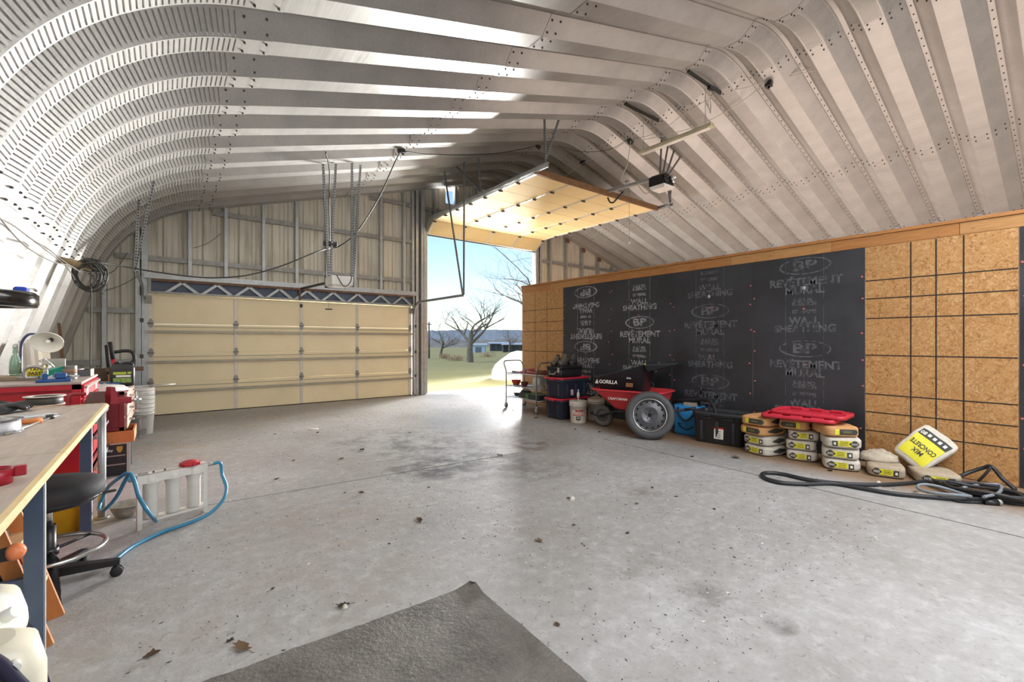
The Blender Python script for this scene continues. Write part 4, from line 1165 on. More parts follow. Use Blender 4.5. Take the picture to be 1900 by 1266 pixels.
for i in range(7):
    rr = .14 * (1 - i / 6.2); rows.append([(rr * math.cos(2 * math.pi * j / 16) * (1 + .12 * noise.noise(Vector((i, j * .7, 1)))), rr * math.sin(2 * math.pi * j / 16), .366 + .05 * (i / 6) + .025 * noise.noise(Vector((i * .8, j * .9, 3)))) for j in range(16)])
mb.grid(rows, 0, True, None, True); mb.build('burlap', M('burlap', '#a48f78', .9, 0, .2, 30, .4), b2)
br = thing('dish_brush', 'white brush standing upright in the pail with the red print', 'brush', tuple(b1.location + Vector((.02, .02, .02))))
mb = MB(); mb.cyl((0, 0, 0), (0, 0, .40), .008, n=8); mb.build('handle', WHT, br)
mb = MB(); mb.lathe([(.004, .37), (.022, .40), (.026, .44), (.018, .48), (.008, .49), (.008, .53), (0, .532)], 12); mb.build('head', WHT, br)
# ---- utility cart
ct = thing('utility_cart', 'three tier chrome wire cart with bent tube handles by the doorway', 'cart', (5.78, 6.86, 0), R(-4))
CL, CW = 1.04, .46
for sy in (-1, 1):                     # one bent-tube end frame each
    y = sy * CL / 2; e = sy * .05
    mb = MB(); mb.tube(bez([(-CW / 2, y, .12), (-CW / 2, y, .4), (-CW / 2, y, .72), (-CW / 2, y + e * .4, .8), (-CW / 2 + .0, y + e * 1.6, .90), (-CW / 2 + .03, y + e * 2, .955), (-CW / 2 + .12, y + e * 2, .965), (CW / 2 - .12, y + e * 2, .965), (CW / 2 - .03, y + e * 2, .955), (CW / 2, y + e * 1.6, .90), (CW / 2, y + e * .4, .8), (CW / 2, y, .72), (CW / 2, y, .4), (CW / 2, y, .12)], 4), .0125, 8)
    mb.build('end_frame', M('cart_tube', '#77787a', .35, .7), ct)
for z in (.235, .46, .72):
    mb = MB()
    for x in (-CW / 2, CW / 2): mb.cyl((x, -CL / 2, z), (x, CL / 2, z), .006, n=6); mb.cyl((x, -CL / 2, z - .03), (x, CL / 2, z - .03), .005, n=6)
    for y in (-CL / 2, CL / 2): mb.cyl((-CW / 2, y, z), (CW / 2, y, z), .006, n=6); mb.cyl((-CW / 2, y, z - .03), (CW / 2, y, z - .03), .005, n=6)
    for k in range(17):
        x = -CW / 2 + CW * (k + .5) / 17; mb.cyl((x, -CL / 2, z + .004), (x, CL / 2, z + .004), .0028, n=5)
    for k in range(22):
        y = -CL / 2 + CL * (k + .5) / 22
        for x in (-CW / 2, CW / 2): mb.cyl((x, y, z - .03), (x, y + .02, z), .002, n=4)
    mb.build('wire_shelf', CHROME, ct)
for sx in (-1, 1):
    for sy in (-1, 1):
        x, y = sx * CW / 2, sy * CL / 2
        mb = MB(); mb.cyl((x, y, .10), (x, y, .14), .018, n=8); mb.bx(x - .018, x + .018, y - .03, y + .03, .085, .10); mb.bx(x - .02, x - .016, y - .03, y + .025, .045, .10); mb.bx(x + .016, x + .02, y - .03, y + .025, .045, .10); fk = mb.build('caster_fork', GALV, ct)
        mb = MB(); mb.lathe([(0, -.012), (.052, -.012), (.056, -.006), (.056, .006), (.052, .012), (0, .012)], 16, TR((x, y, .056), 0, 0, R(90))); mb.build('wheel', M('grey_wheel', '#5b5b58', .7), fk)
def oncart(x, y, z): return ct.matrix_basis @ Vector((x, y, z))
ct.rotation_euler = (0, 0, R(-4)); bpy.context.view_layer.update()
cm = Matrix.Translation(ct.location) @ Matrix.Rotation(R(-4), 4, 'Z')
def oc_(x, y, z): return tuple(cm @ Vector((x, y, z)))
def bowl(name, label, cat, loc, mat, r, h, n=18, inner=True):
    t_ = thing(name, label, cat, loc)
    mb = MB(); mb.lathe([(r * .55, 0), (r * .8, h * .45), (r, h), (r * 1.05, h), (r * .96, h * .98), (r * .76, h * .45), (r * .5, .006), (0, .006)], n); mb.build('vessel', mat, t_)
    mb = MB(); mb.tube([(r * 1.02 * math.cos(2 * math.pi * k / n), r * 1.02 * math.sin(2 * math.pi * k / n), h) for k in range(n)], .004, 5, True); mb.build('rim', mat, t_); return t_
bowl('plastic_bowl', 'red plastic bowl on the middle shelf of the wire cart', 'bowl', oc_(-.06, .40, .468), M('red_bowl', '#b33a30', .45), .10, .10)
bowl('plastic_tub', 'maroon tub on the middle shelf of the wire cart', 'tub', oc_(-.10, .05, .468), M('maroon_tub', '#6e2f3a', .5), .08, .09)
bowl('planter_bowl', 'small dark planter bowl on the bottom shelf of the wire cart', 'bowl', oc_(-.05, .38, .243), M('dark_planter', '#4b4a44', .7), .075, .06)
def lump(name, label, cat, loc, dims, mat, seed=0, rz=0.0, part='body', amp=.18):
    t_ = thing(name, label, cat, loc, rz); mb = MB(); rows = []
    for i in range(9):
        ph = math.pi * (i / 8) / 2; rows.append([(dims[0] / 2 * math.cos(ph) * math.cos(2 * math.pi * j / 18) * (1 + amp * noise.noise(Vector((i * .5, j * .6, seed)))), dims[1] / 2 * math.cos(ph) * math.sin(2 * math.pi * j / 18) * (1 + amp * noise.noise(Vector((i * .5, j * .6, seed + 9)))), dims[2] * math.sin(ph) * (1 + amp * noise.noise(Vector((i, j * .5, seed + 4))))) for j in range(18)])
    mb.grid(rows, 0, True, None, True); mb.add(rows[0], [list(range(18))[::-1]]); mb.build(part, mat, t_); return t_
sk = lump('tarp_bundle', 'dark grey bundled tarp on the bottom shelf of the wire cart', 'tarp', oc_(-.02, .12, .243), (.30, .30, .17), M('dark_tarp', '#3f3f3e', .6), 3)
mb = MB(); mb.tube(bez([(-.15, .02, .02), (-.1, .03, .12), (.02, .02, .18), (.12, -.03, .1), (.15, -.05, .01)], 5), .006, 5); mb.build('tie_cord', CORD, sk)
gb = thing('flat_box', 'flat carton with a green end on the bottom shelf of the wire cart', 'box', oc_(.02, -.27, .243), R(-4))
mb = MB(); mb.cbox((0, -.04, .045), (.34, .34, .09), .004); mb.build('carton', M('dark_carton', '#3a3f40', .7, 0, .25, 14), gb)
mb = MB(); mb.cbox((0, .18, .05), (.33, .09, .10), .004); mb.build('green_end', M('green_box', '#4f8a45', .6), gb)
mb = MB(); mb.bx(-.12, .1, -.18, .12, .0905, .093); mb.build('sheet', M('newsprint', '#a9aaa2', .8, 0, .25, 25), gb)
wj = thing('plastic_jug', 'translucent white jug standing on the middle shelf of the wire cart', 'jug', oc_(.10, -.16, .468), R(-4))
mb = MB(); loft(mb, [(0, 0, .16, .22, 0, .03), (0, 0, .17, .23, .02, .03), (0, 0, .17, .23, .16, .03), (0, 0, .10, .12, .2, .03), (0, 0, .05, .05, .205, .02), (0, 0, .05, .05, .225, .02)]); mb.build('body', M('milky_plastic', '#dcdcd6', .35), wj)
mb = MB(); mb.cyl((0, 0, .225), (0, 0, .24), .028, n=12); mb.build('cap', WHT, wj)
rg = lump('rag', 'rolled pale rag on the middle shelf of the wire cart', 'rag', oc_(-.06, -.38, .468), (.26, .22, .06), M('pale_rag', '#b6ada3', .9), 6)
# tools heaped on the cart's top shelf
def rodtool(name, label, cat, p0, p1, r, mat, head=None, hm=None):
    t_ = thing(name, label, cat, oc_(*p0)); d = cm.to_3x3() @ (Vector(p1) - Vector(p0))
    mb = MB(); mb.cyl((0, 0, 0), d, r, r * .8, 8); mb.build('handle', mat, t_)
    mb = MB(); mb.cbox(d * 1.0, head or (.06, .03, .04), .006, None); mb.build('head', hm or M('dark_tool_steel', '#4a4745', .5, .6), t_); return t_
RT = M('red_tool_paint', '#a83a34', .45)
rodtool('pipe_wrench', 'long red pipe wrench across the top shelf of the wire cart', 'wrench', (-.10, -.46, .742), (-.12, .38, .748), .016, RT, (.05, .12, .03))
rodtool('crowbar', 'dark red bar lying on the top shelf of the wire cart', 'bar', (.02, -.44, .74), (.0, .30, .742), .012, M('dark_red_tool', '#6f2b29', .5))
rodtool('steel_wrench', 'grey steel wrench on the top shelf of the wire cart', 'wrench', (.10, -.3, .738), (.08, .28, .738), .010, CHROME, (.05, .06, .015), CHROME)
gn = thing('caulk_gun', 'red caulking gun on top of the tool heap on the wire cart', 'caulk gun', oc_(-.06, -.06, .775), R(80))
mb = MB(); mb.cyl((-.16, 0, .03), (.12, 0, .03), .027, n=12); mb.build('cradle', RT, gn)
mb = MB(); mb.cbox((.15, 0, .0), (.03, .025, .10), .006, TR((0, 0, 0), 0, 0, R(15))); mb.build('grip', RT, gn)
mb = MB(); mb.cyl((.12, 0, .03), (.26, 0, .035), .005, n=6); mb.build('plunger', CHROME, gn)
lump('leather_glove', 'brown leather work glove near the handle end of the cart top shelf', 'glove', oc_(-.03, -.36, .742), (.12, .2, .07), M('brown_glove', '#6b4a38', .8), 8, R(10))
lump('rag', 'dark grey rag draped on the top shelf of the wire cart', 'rag', oc_(.1, -.15, .728), (.16, .3, .05), M('grey_rag', '#77736f', .9), 12)
lump('rag', 'dark red shop rag heaped at the near end of the cart top shelf', 'rag', oc_(.06, -.40, .728), (.2, .2, .08), M('dark_red_rag', '#6d3330', .9), 21)

# ---- wheelbarrow with a poly dump tub in it
wb_ = thing('wheelbarrow', 'red tray wheelbarrow with black frame parked along the black sheathing', 'wheelbarrow', (5.60, 4.82, 0), math.atan2(1.0, -.26))
BRED = M('barrow_red_poly', '#d23a41', .42, 0, .06, 3)
mb = MB(); zrim = lambda x, y, z: z
secs = [(-.66, 0, .62, .40, .325, .08), (-.62, 0, .70, .44, .345, .09), (-.50, 0, 1.10, .64, .605, .16), (-.495, 0, 1.14, .68, .625, .17), (-.495, 0, 1.17, .71, .615, .17), (-.495, 0, 1.17, .71, .628, .17), (-.495, 0, 1.13, .67, .640, .17), (-.50, 0, 1.06, .61, .605, .15), (-.62, 0, .66, .40, .365, .08)]
loft(mb, secs, k=6); mb.build('tray', BRED, wb_)
mb = MB(); T_ = wb_.matrix_basis
v_, f_ = text_geo('CRAFTSMAN', .055, 'CENTER', .0015)
# lettering lies on the sloping side of the tray facing the room
ca = math.atan2(.26, .10)
mb.add(v_, f_, 0, False, Matrix.Translation((-.38, .292, .50)) @ Matrix.Rotation(math.pi, 4, 'Z') @ Matrix.Rotation(R(69), 4, 'X')); mb.build('lettering', LABW, wb_)
BF = M('black_frame_paint', '#26262a', .45, .3)
for sy in (-1, 1):
    mb = MB(); mb.tube([(.02, sy * .07, .17), (-.30, sy * .17, .29), (-.95, sy * .27, .33), (-1.50, sy * .31, .46)], .018, 8); mb.build('handle_bar', BF, wb_)
    mb = MB(); mb.cyl((-1.38, sy * .305, .432), (-1.52, sy * .312, .465), .022, n=10); mb.build('grip', BLKM, wb_)
    mb = MB(); mb.tube(bez([(-.62, sy * .22, .31), (-.72, sy * .23, .15), (-.78, sy * .23, .016), (-.88, sy * .23, .016), (-.92, sy * .24, .15), (-.95, sy * .26, .32)], 5), .013, 8); mb.build('leg', BF, wb_)
mb = MB(); mb.cyl((-.83, -.23, .08), (-.83, .23, .08), .010, n=8); mb.build('cross_brace', BF, wb_)
mb = MB(); mb.tube([(.02, -.07, .17), (.20, -.05, .20), (.20, .05, .20), (.02, .07, .17)], .012, 8); mb.build('nose_guard', BF, wb_)
whl = empty('wheel', (0, 0, .172), 0, wb_)
whl.rotation_euler = (R(90), 0, 0)
mb = MB(); mb.lathe([(.095, -.04), (.12, -.048), (.155, -.045), (.170, -.02), (.170, .02), (.155, .045), (.12, .048), (.095, .04), (.09, 0), (.095, -.04)], 28); mb.build('tyre', M('dusty_rubber', '#5b5854', .8), whl)
mb = MB(); mb.lathe([(0, -.03), (.02, -.05), (.03, -.03), (.05, -.015), (.095, -.03), (.098, 0), (.095, .03), (.05, .015), (.03, .03), (.02, .05), (0, .03)], 24); mb.build('hub', M('grey_hub', '#55534f', .5), whl)
# dump tub
dt = thing('poly_tub', 'black poly dump cart tub lying in the red wheelbarrow tray', 'tub', tuple(Vector(wb_.location) + Vector((0, 0, 0))), wb_.rotation_euler.z)
TUBB = M('black_poly', '#26282b', .42, 0, .12, 4)
def rimz(x, y, z): return z + (max(0.0, (-x - .28)) * .42 if z > .70 else 0.0)
mb = MB(); secs = [(-.40, 0, .50, .33, .372, .06), (-.39, 0, .55, .36, .39, .07), (-.385, 0, .82, .55, .80, .09), (-.385, 0, .87, .60, .812, .10), (-.385, 0, .87, .60, .826, .10), (-.385, 0, .81, .54, .826, .09), (-.39, 0, .52, .34, .40, .06)]
loft(mb, secs, k=5, zf=rimz); mb.build('tub', TUBB, dt)
mb = MB(); mb.hull([(-.80, -.29, 1.015), (-.80, .29, 1.015), (-1.22, -.16, 1.04), (-1.22, .16, 1.04), (-.80, -.29, 1.035), (-.80, .29, 1.035), (-1.22, -.16, 1.065), (-1.22, .16, 1.065), (-.83, -.24, .93), (-.83, .24, .93)]); mb.build('pour_lip', TUBB, dt)
for y in (-.2, .2):
    mb = MB(); mb.cyl((-.80, y * 1.4, 1.03), (-.80, y * 1.4, 1.045), .018, n=10); mb.build('lug', M('yellow_lug', '#c9b13a', .4), dt)
mb = MB(); v_, f_ = text_geo('GORILLA', .075, 'CENTER', .002)
side = lambda x, z: Matrix.Translation((x, .262 + (z - .67) * .18, z)) @ Matrix.Rotation(math.pi, 4, 'Z') @ Matrix.Rotation(R(81), 4, 'X')
mb.add(v_, f_, 0, False, side(-.22, .745)); mb.add([(-.03, -.03, 0), (.03, -.03, 0), (0, .04, 0)], [(0, 1, 2)], 0, False, side(-.03, .745)); mb.build('lettering', LABW, dt)
mb = MB(); mb.add([(-.055, -.03, 0), (.055, -.03, 0), (.055, .03, 0), (-.055, .03, 0)], [(0, 1, 2, 3)], 0, False, side(-.56, .72)); mb.build('sticker', M('orange_sticker', '#8a5a33', .6), dt)
mb = MB(); v_, f_ = text_geo('STEEL', .03, 'CENTER', .0006); mb.add(v_, f_, 0, False, side(-.56, .82)); mb.build('side_lettering', LABW, dt)
# ---- spare wheel leaning on the barrow
sw = thing('spare_wheel', 'spare car wheel with black steel rim leaning against the red wheelbarrow', 'wheel', (5.36, 3.77, 0.008), 0)
nrm = Vector((-.80, -.58, .16)).normalized()
zax = nrm; up_ = Vector((0, 0, 1)) - zax * zax.z; up_.normalize(); xax = up_.cross(zax)
mt = Matrix((xax, up_, zax)).transposed().to_4x4(); mt.translation = up_ * .325 + Vector((0, 0, .004))
SCALE = .97
mb = MB(); mb.lathe([(.225, -.06), (.24, -.078), (.29, -.086), (.318, -.072), (.332, -.045), (.334, 0), (.332, .045), (.318, .072), (.29, .086), (.24, .078), (.225, .06), (.218, 0), (.225, -.06)], 44, mt); mb.build('tyre', M('tyre_rubber', '#4b4b4d', .55, 0, .1, 10), sw)
mb = MB(); mb.lathe([(.226, .062), (.215, .055), (.205, .03), (.19, .03), (.165, .045), (.135, .04), (.115, .055), (.10, .05), (.06, .025), (0, .025)], 44, mt, cap=False); mb.build('rim', M('black_steel_rim', '#5f5f63', .38, .6, .1, 6), sw)
mb = MB()
for k in range(14):
    a = 2 * math.pi * k / 14; p = Vector((.178 * math.cos(a), .178 * math.sin(a), .0385)); mb.cyl(mt @ p, mt @ (p + Vector((0, 0, .0035))), .0165, n=10)
for k in range(5):
    a = 2 * math.pi * k / 5 + .3; p = Vector((.055 * math.cos(a), .055 * math.sin(a), .026)); mb.cyl(mt @ p, mt @ (p + Vector((0, 0, .004))), .009, n=8)
mb.cyl(mt @ Vector((0, 0, .025)), mt @ Vector((0, 0, .030)), .03, n=14); mb.build('rim_hole', M('hole_black', '#0f0f10', .8), sw)
mb = MB(); mb.lathe([(.21, .0665), (.226, .0675), (.232, .072), (.222, .0695), (.21, .0665)], 44, mt); mb.build('rim_edge', CHROME, sw)
# ---- blue shopping bag with tools, and a black tote
bb = thing('shopping_bag', 'bright blue insulated bag with a black printed smile beside the black tote', 'bag', (6.12, 3.62, 0), R(8))
BLU = M('blue_bag', '#2b86c4', .55, 0, .08, 7, .3)
mb = MB(); loft(mb, [(0, 0, .20, .36, 0, .03), (0, 0, .23, .39, .04, .03), (0, 0, .22, .38, .30, .03), (0, 0, .20, .40, .43, .03), (0, 0, .17, .37, .43, .03), (0, 0, .19, .35, .1, .03)]); mb.build('bag_body', BLU, bb)
mb = MB(); pts = [(-.118, -.10 + .2 * k / 12, .14 - .05 * math.sin(math.pi * k / 12)) for k in range(13)]; mb.tube(pts, .008, 5); mb.tube(bez([(-.118, .10, .14), (-.118, .12, .17), (-.118, .08, .165)], 4), .008, 5); mb.build('printed_smile', M('black_print', '#20242a', .6), bb)
mb = MB(); mb.tube(bez([(-.11, -.12, .4), (-.13, -.1, .30), (-.14, 0, .22), (-.13, .1, .30), (-.11, .12, .4)], 6), .012, 6); mb.build('strap', BLKM, bb)
mb = MB(); mb.hull([(-.02, -.1, .40), (.03, -.1, .40), (-.02, .08, .40), (.03, .08, .40), (-.02, -.1, .47), (.03, -.1, .47), (-.02, .08, .47), (.03, .08, .47)]); mb.build('carton', M('beige_carton', '#b9ac97', .8), bb)
hz = cable('vacuum_hose', 'black ribbed vacuum hose arching over the blue bag into the black tote', bez([(6.16, 3.98, .40), (6.15, 3.88, .46), (6.10, 3.72, .49), (6.12, 3.5, .52), (6.08, 3.30, .53), (6.02, 3.18, .42), (6.0, 3.15, .28)], 8), .022, BLKM, 'hose', 8)
st_ = thing('black_stake', 'black upright handle standing behind the blue bag', 'handle', (6.22, 3.50, 0))
mb = MB(); mb.cyl((0, 0, 0), (0, 0, .60), .012, n=8); mb.build('shaft', BLKM, st_); mb = MB(); mb.cyl((0, 0, .60), (0, 0, .72), .018, .014, 10); mb.build('grip', BLK, st_)
bt = tote('storage_tote', 'large open black tote without lid, with a white label, beside the stacked sacks', (6.02, 3.07, 0), R(90 + 8), .68, .46, .42, None, CHAR)
for z in (.335, .365):
    for x in (-.2, .08):
        mb = MB(); mb.bx(x, x + .13, .218, .232, z, z + .014); mb.build('moulded_slot', HOLE, bt)
mb = MB(); mb.add([(-.06, -.075, 0), (.06, -.075, 0), (.06, .075, 0), (-.06, .075, 0)], [(0, 1, 2, 3)], 0, False, Matrix.Translation((-.02, .2165, .15)) @ Matrix.Rotation(math.pi, 4, 'Z') @ Matrix.Rotation(R(86), 4, 'X')); mb.add([(-.06, .055, .001), (.06, .055, .001), (.06, .075, .001), (-.06, .075, .001)], [(0, 1, 2, 3)], 1, False, Matrix.Translation((-.02, .2165, .15)) @ Matrix.Rotation(math.pi, 4, 'Z') @ Matrix.Rotation(R(86), 4, 'X'))
for k in range(4): mb.add([(-.045, .02 - k * .025, .001), (.03 - .01 * (k % 2), .02 - k * .025, .001), (.03, .028 - k * .025, .001), (-.045, .028 - k * .025, .001)], [(0, 1, 2, 3)], 2, False, Matrix.Translation((-.02, .2165, .15)) @ Matrix.Rotation(math.pi, 4, 'Z') @ Matrix.Rotation(R(86), 4, 'X'))
mb.build('label', [LABW, M('red_print', '#c8321f', .5), INKD], bt)

# ---- sacks
def sack(name, label, loc, rz, dims, mat, kind='white', seed=0, tilt=(0, 0), group=None, flip=False, sag=.0):
    """a filled paper sack; its long printed side faces local -X"""
    t_ = thing(name, label, 'sack', loc, rz, group, tilt if tilt != (0, 0) else None)
    a, b, c = dims[0] / 2, dims[1] / 2, dims[2] / 2; pw = 5.5
    def shape(u, v, w):
        m_ = (abs(u) ** pw + abs(v) ** pw + abs(w) ** pw) ** (1 / pw)
        u, v, w = u / m_, v / m_, w / m_
        n_ = noise.noise(Vector((u * 1.7 + seed, v * 1.7, w * 1.7))) * .030 + noise.noise(Vector((u * 5 + seed, v * 5, w * 5))) * .014
        k_ = 1 + n_ * (.55 if w < 0 else 1.0)
        z = c + w * c * (1 + (n_ * 1.5 if w > 0 else 0)) - sag * (u * u)
        return Vector((u * a * k_, v * b * k_, max(0.0, z)))
    mb = MB(); N = 9
    for ax in range(3):
        for sg in (-1, 1):
            rows = []
            for i in range(N + 1):
                row = []
                for j in range(N + 1):
                    p = [0, 0, 0]; p[ax] = sg; p[(ax + 1) % 3] = -1 + 2 * i / N; p[(ax + 2) % 3] = -1 + 2 * j / N
                    row.append(shape(*p))
                rows.append(row if sg > 0 else row[::-1])
            mb.grid(rows)
    mb.build('paper', mat, t_)
    # print wraps the -X side
    def patch(mb, y0, y1, z0, z1, mt_, diamond=False, ax=0, out=.0025):
        n_ = 6; rows = []
        for i in range(n_ + 1):
            row = []
            for j in range(n_ + 1):
                y = y0 + (y1 - y0) * i / n_; z = z0 + (z1 - z0) * j / n_
                if diamond:
                    zc = (z0 + z1) / 2; yc = (y0 + y1) / 2; wdt = 1 - abs(y - yc) / ((y1 - y0) / 2); z = zc + (z - zc) * max(.02, min(1, wdt * 1.25))
                if flip: y = -y
                if ax == 0: row.append(shape(-1, y, z) + Vector((-out, 0, 0)))
                else: row.append(shape(z, -1, y) + Vector((0, -out, 0)))
            rows.append(row)
        mb.grid(rows, mt_)
    lb = MB()
    if kind == 'white':
        patch(lb, -.30, .42, -.5, .5, 0); patch(lb, .26, .86, -.62, .62, 1, True, 0, .0035); patch(lb, -.62, -.34, -.55, .4, 1)
        for k in range(3): patch(lb, -.2, .2, .28 - k * .28, .36 - k * .28, 1, False, 0, .004)
        patch(lb, -.55, -.42, -.3, .15, 2, False, 0, .004)
        for k in range(5): patch(lb, .40 + k * .07, .43 + k * .07, -.2, .2, 2, False, 0, .0055)
        patch(lb, -.5, .6, -.6, .5, 1, True, 1)
    elif kind == 'kraft':
        patch(lb, -.28, .70, -.5, .5, 1, False, 0, .003); patch(lb, .45, .85, -.5, .5, 1, True, 0, .0035); patch(lb, -.55, -.3, -.5, .5, 0)
        patch(lb, -.1, .4, -.2, .2, 3, False, 0, .005)
        patch(lb, -.6, .5, -.6, .6, 1, True, 1)
    lb.build('printed_label', [YEL, INKD, LABW, M('olive_print', '#6a613c', .7)], t_)
    return t_
Hs = .118
ra = math.atan2(5.688 - 5.614, 2.573 - 2.248)
# stack A: two pale and two kraft sacks
pA = Vector((5.86, 2.44, 0)); rA = R(-13)
for k, (m_, kd, dx, dy, drz, lab) in enumerate(((PAPER, 'white', 0, 0, 0, 'white cement sack at the bottom of the stack beside the black tote'), (PAPER, 'white', -.0, .01, 2, 'white cement sack second from the floor beside the black tote'), (KRAFT, 'kraft', -.03, .03, -4, 'kraft paper sack third from the floor beside the black tote'), (KRAFT, 'kraft', -.05, .02, 5, 'kraft paper sack on top of the stack beside the black tote'))):
    sack('cement_sack', lab, (pA.x + dx, pA.y + dy, k * Hs), rA + R(drz), (.44, .34, Hs), m_, kd, k, group='stacked sacks by the black sheathing', flip=(kd == 'kraft'))
pB = Vector((5.90, 2.13, 0)); rB = R(16)
pB = Vector((5.93, 2.08, 0))
for k, (m_, kd, dx, dy, drz, lab) in enumerate(((PAPER, 'white', 0, 0, 0, 'white cement sack at the bottom of the middle stack'), (PAPER, 'white', .01, .005, -3, 'white cement sack second from the floor in the middle stack'), (PAPER, 'white', .01, -.01, 2, 'white cement sack third from the floor in the middle stack'), (KRAFT, 'kraft', -.05, .03, -14, 'kraft paper sack on top of the middle stack, under the red lids'))):
    sack('cement_sack', lab, (pB.x + dx, pB.y + dy, k * Hs), R(18) + R(drz), (.40, .30, Hs), m_, kd, 10 + k, group='stacked sacks by the black sheathing', flip=False)
pC = Vector((5.86, 1.68, 0))
for k, (m_, kd, dx, dy, drz, lab) in enumerate(((PAPER, 'white', 0, 0, 0, 'white cement sack at the bottom of the stack nearest the leaning bag'), (PAPER, 'white', .0, .005, -2, 'white cement sack second from the floor nearest the leaning bag'), (PAPER, 'white', -.02, .0, 6, 'white cement sack third from the floor nearest the leaning bag'), (KRAFT, 'kraft', -.03, .05, 22, 'kraft paper sack on top of the stack nearest the leaning bag'))):
    sack('cement_sack', lab, (pC.x + dx, pC.y + dy, k * Hs), R(20) + R(drz), (.42, .33, Hs), m_, kd, 20 + k, group='stacked sacks by the black sheathing', flip=(k in (0, 1)) is False)
# red lids on the sacks
def lid_thing(label, loc, rz, tilt):
    t_ = thing('tote_lid', label, 'lid', loc, rz, None, tilt)
    L, W_ = .74, .47
    mb = MB(); loft(mb, [(0, 0, L * .97, W_ * .97, 0, .06), (0, 0, L, W_, 0, .07), (0, 0, L, W_, .03, .07), (0, 0, L * .97, W_ * .95, .042, .06), (0, 0, L * .93, W_ * .9, .042, .05), (0, 0, L * .90, W_ * .86, .018, .05)]); mb.build('panel', RED, t_)
    for x in (-.27, 0, .27):
        for s_ in (-1, 1):
            mb = MB(); mb.cbox((x * L, s_ * W_ * .44, .035), (.12, .03, .03), .006); mb.build('lug', RED, t_)
    for s_ in (-1, 1):
        mb = MB(); mb.cbox((s_ * L * .46, 0, .035), (.03, .10, .03), .006); mb.build('lug', RED, t_)
    return t_
zl = 4 * Hs + .012
lid_thing('lower of two red tote lids lying on the kraft sacks', (5.82, 2.05, zl), R(96), (0, 0))
lid_thing('upper of two red tote lids lying on the kraft sacks', (5.88, 1.97, zl + .045), R(93), (0, 0))
# loose sacks at the foot of the strand board
sack('cement_sack', 'dusty white sack lying on the floor under the crumpled sack', (5.88, 1.30, 0), R(18), (.34, .30, .12), DUSTY, 'white', 31, flip=False)
sack('cement_sack', 'dusty sack lying on the floor beside the coiled black hose', (6.00, .95, 0), R(24), (.38, .34, .11), DUSTY, 'white', 32, flip=False)
lump('empty_sack', 'crumpled empty paper sack lying on the dusty white sack', 'sack', (5.97, 1.38, .122), (.26, .34, .10), M('crumpled_paper', '#b7ab98', .85, 0, .15, 12, .4, '#7c7263', .6), 14, R(20), 'paper', .35)
bgs = thing('concrete_bag', 'large yellow and white concrete mix bag leaning on the strand board', 'bag', (6.12, 1.10, .115), R(14))
bgs.rotation_euler = (R(0), R(58), R(12))
def bagshape(u, v, w, a=.245, b=.19, c=.06):
    m_ = (abs(u) ** 7 + abs(v) ** 7 + abs(w) ** 7) ** (1 / 7); u, v, w = u / m_, v / m_, w / m_
    n_ = .05 * noise.noise(Vector((u * 2.2, v * 2.2, w * 2 + 5)))
    return Vector((u * a * (1 + n_), v * b * (1 + n_) * (1 + .06 * u), w * c * (1 + 2 * n_) * (1.25 - .55 * u * u - .25 * v * v)))
# the bag is built upright in its own frame: local -X' = printed face, top edge up, rolled about the view of the wall
bgs.rotation_euler = (0, 0, 0)
fwd = Vector((-.86, -.22, .46)).normalized()                 # direction the printed face looks
topd = Vector((.10, -.62, .78)); topd = (topd - fwd * topd.dot(fwd)).normalized()   # towards the bag's top seam
side_ = topd.cross(fwd)
bm_ = Matrix((side_, topd, fwd)).transposed().to_4x4(); bm_.translation = Vector((0.02, -.06, .165)) ; bm_ = bm_ @ Matrix.Diagonal((.86, .86, .9, 1))
mb = MB(); N = 10
for ax in range(3):
    for sg in (-1, 1):
        rows = []
        for i in range(N + 1):
            row = []
            for j in range(N + 1):
                p = [0, 0, 0]; p[ax] = sg; p[(ax + 1) % 3] = -1 + 2 * i / N; p[(ax + 2) % 3] = -1 + 2 * j / N
                q = bagshape(p[1], p[0], p[2]); row.append((q.y, q.x, q.z))
            rows.append(row if sg > 0 else row[::-1])
        mb.grid(rows, 0, True, bm_)
mb.build('paper', PAPER, bgs)
def bag_pt(x, y, out=.003):
    q = bagshape(y / .245, x / .19, 1.0); 
    # project on the front surface
    u = y / .245; v = x / .19; w = max(0.0, 1 - abs(u) ** 7 - abs(v) ** 7) ** (1 / 7)
    q = bagshape(u, v, max(.05, w)); return Vector((q.y, q.x, q.z + out))
def bag_patch(mb, x0, x1, y0, y1, mt_, out=.003, n=8):
    mb.grid([[bag_pt(x0 + (x1 - x0) * i / n, y0 + (y1 - y0) * j / n, out) for j in range(n + 1)] for i in range(n + 1)], mt_, True, bm_)
def bag_text(mb, s, size, cx, cy, mt_, sx=1.0):
    v_, f_ = text_geo(s, size, 'CENTER', size * .02)
    mb.add([bag_pt(cx - p.x * sx, cy - p.y, .006) for p in v_], f_, mt_, False, bm_)
mb = MB(); bag_patch(mb, -.155, .155, -.20, .085, 0); mb.build('printed_panel', YEL, bgs)
mb = MB(); bag_patch(mb, -.155, .155, .085, .175, 0, .0035); mb.build('printed_band', INKD, bgs)
mb = MB(); bag_text(mb, 'CONCRETE', .075, -.0, -.02, 0, .72); bag_text(mb, 'MIX', .075, .0, -.10, 0, .9); tag(mb.build('lettering', INKD, bgs), kind='stuff')
mb = MB(); bag_text(mb, '80', .06, -.115, .128, 0); mb.build('weight_lettering', LABW, bgs)
for k in range(4): mb = MB(); bag_patch(mb, -.07 + k * .055, -.04 + k * .055, .112, .148, 0, .0065, 3); mb.build('pictogram', LABW, bgs)
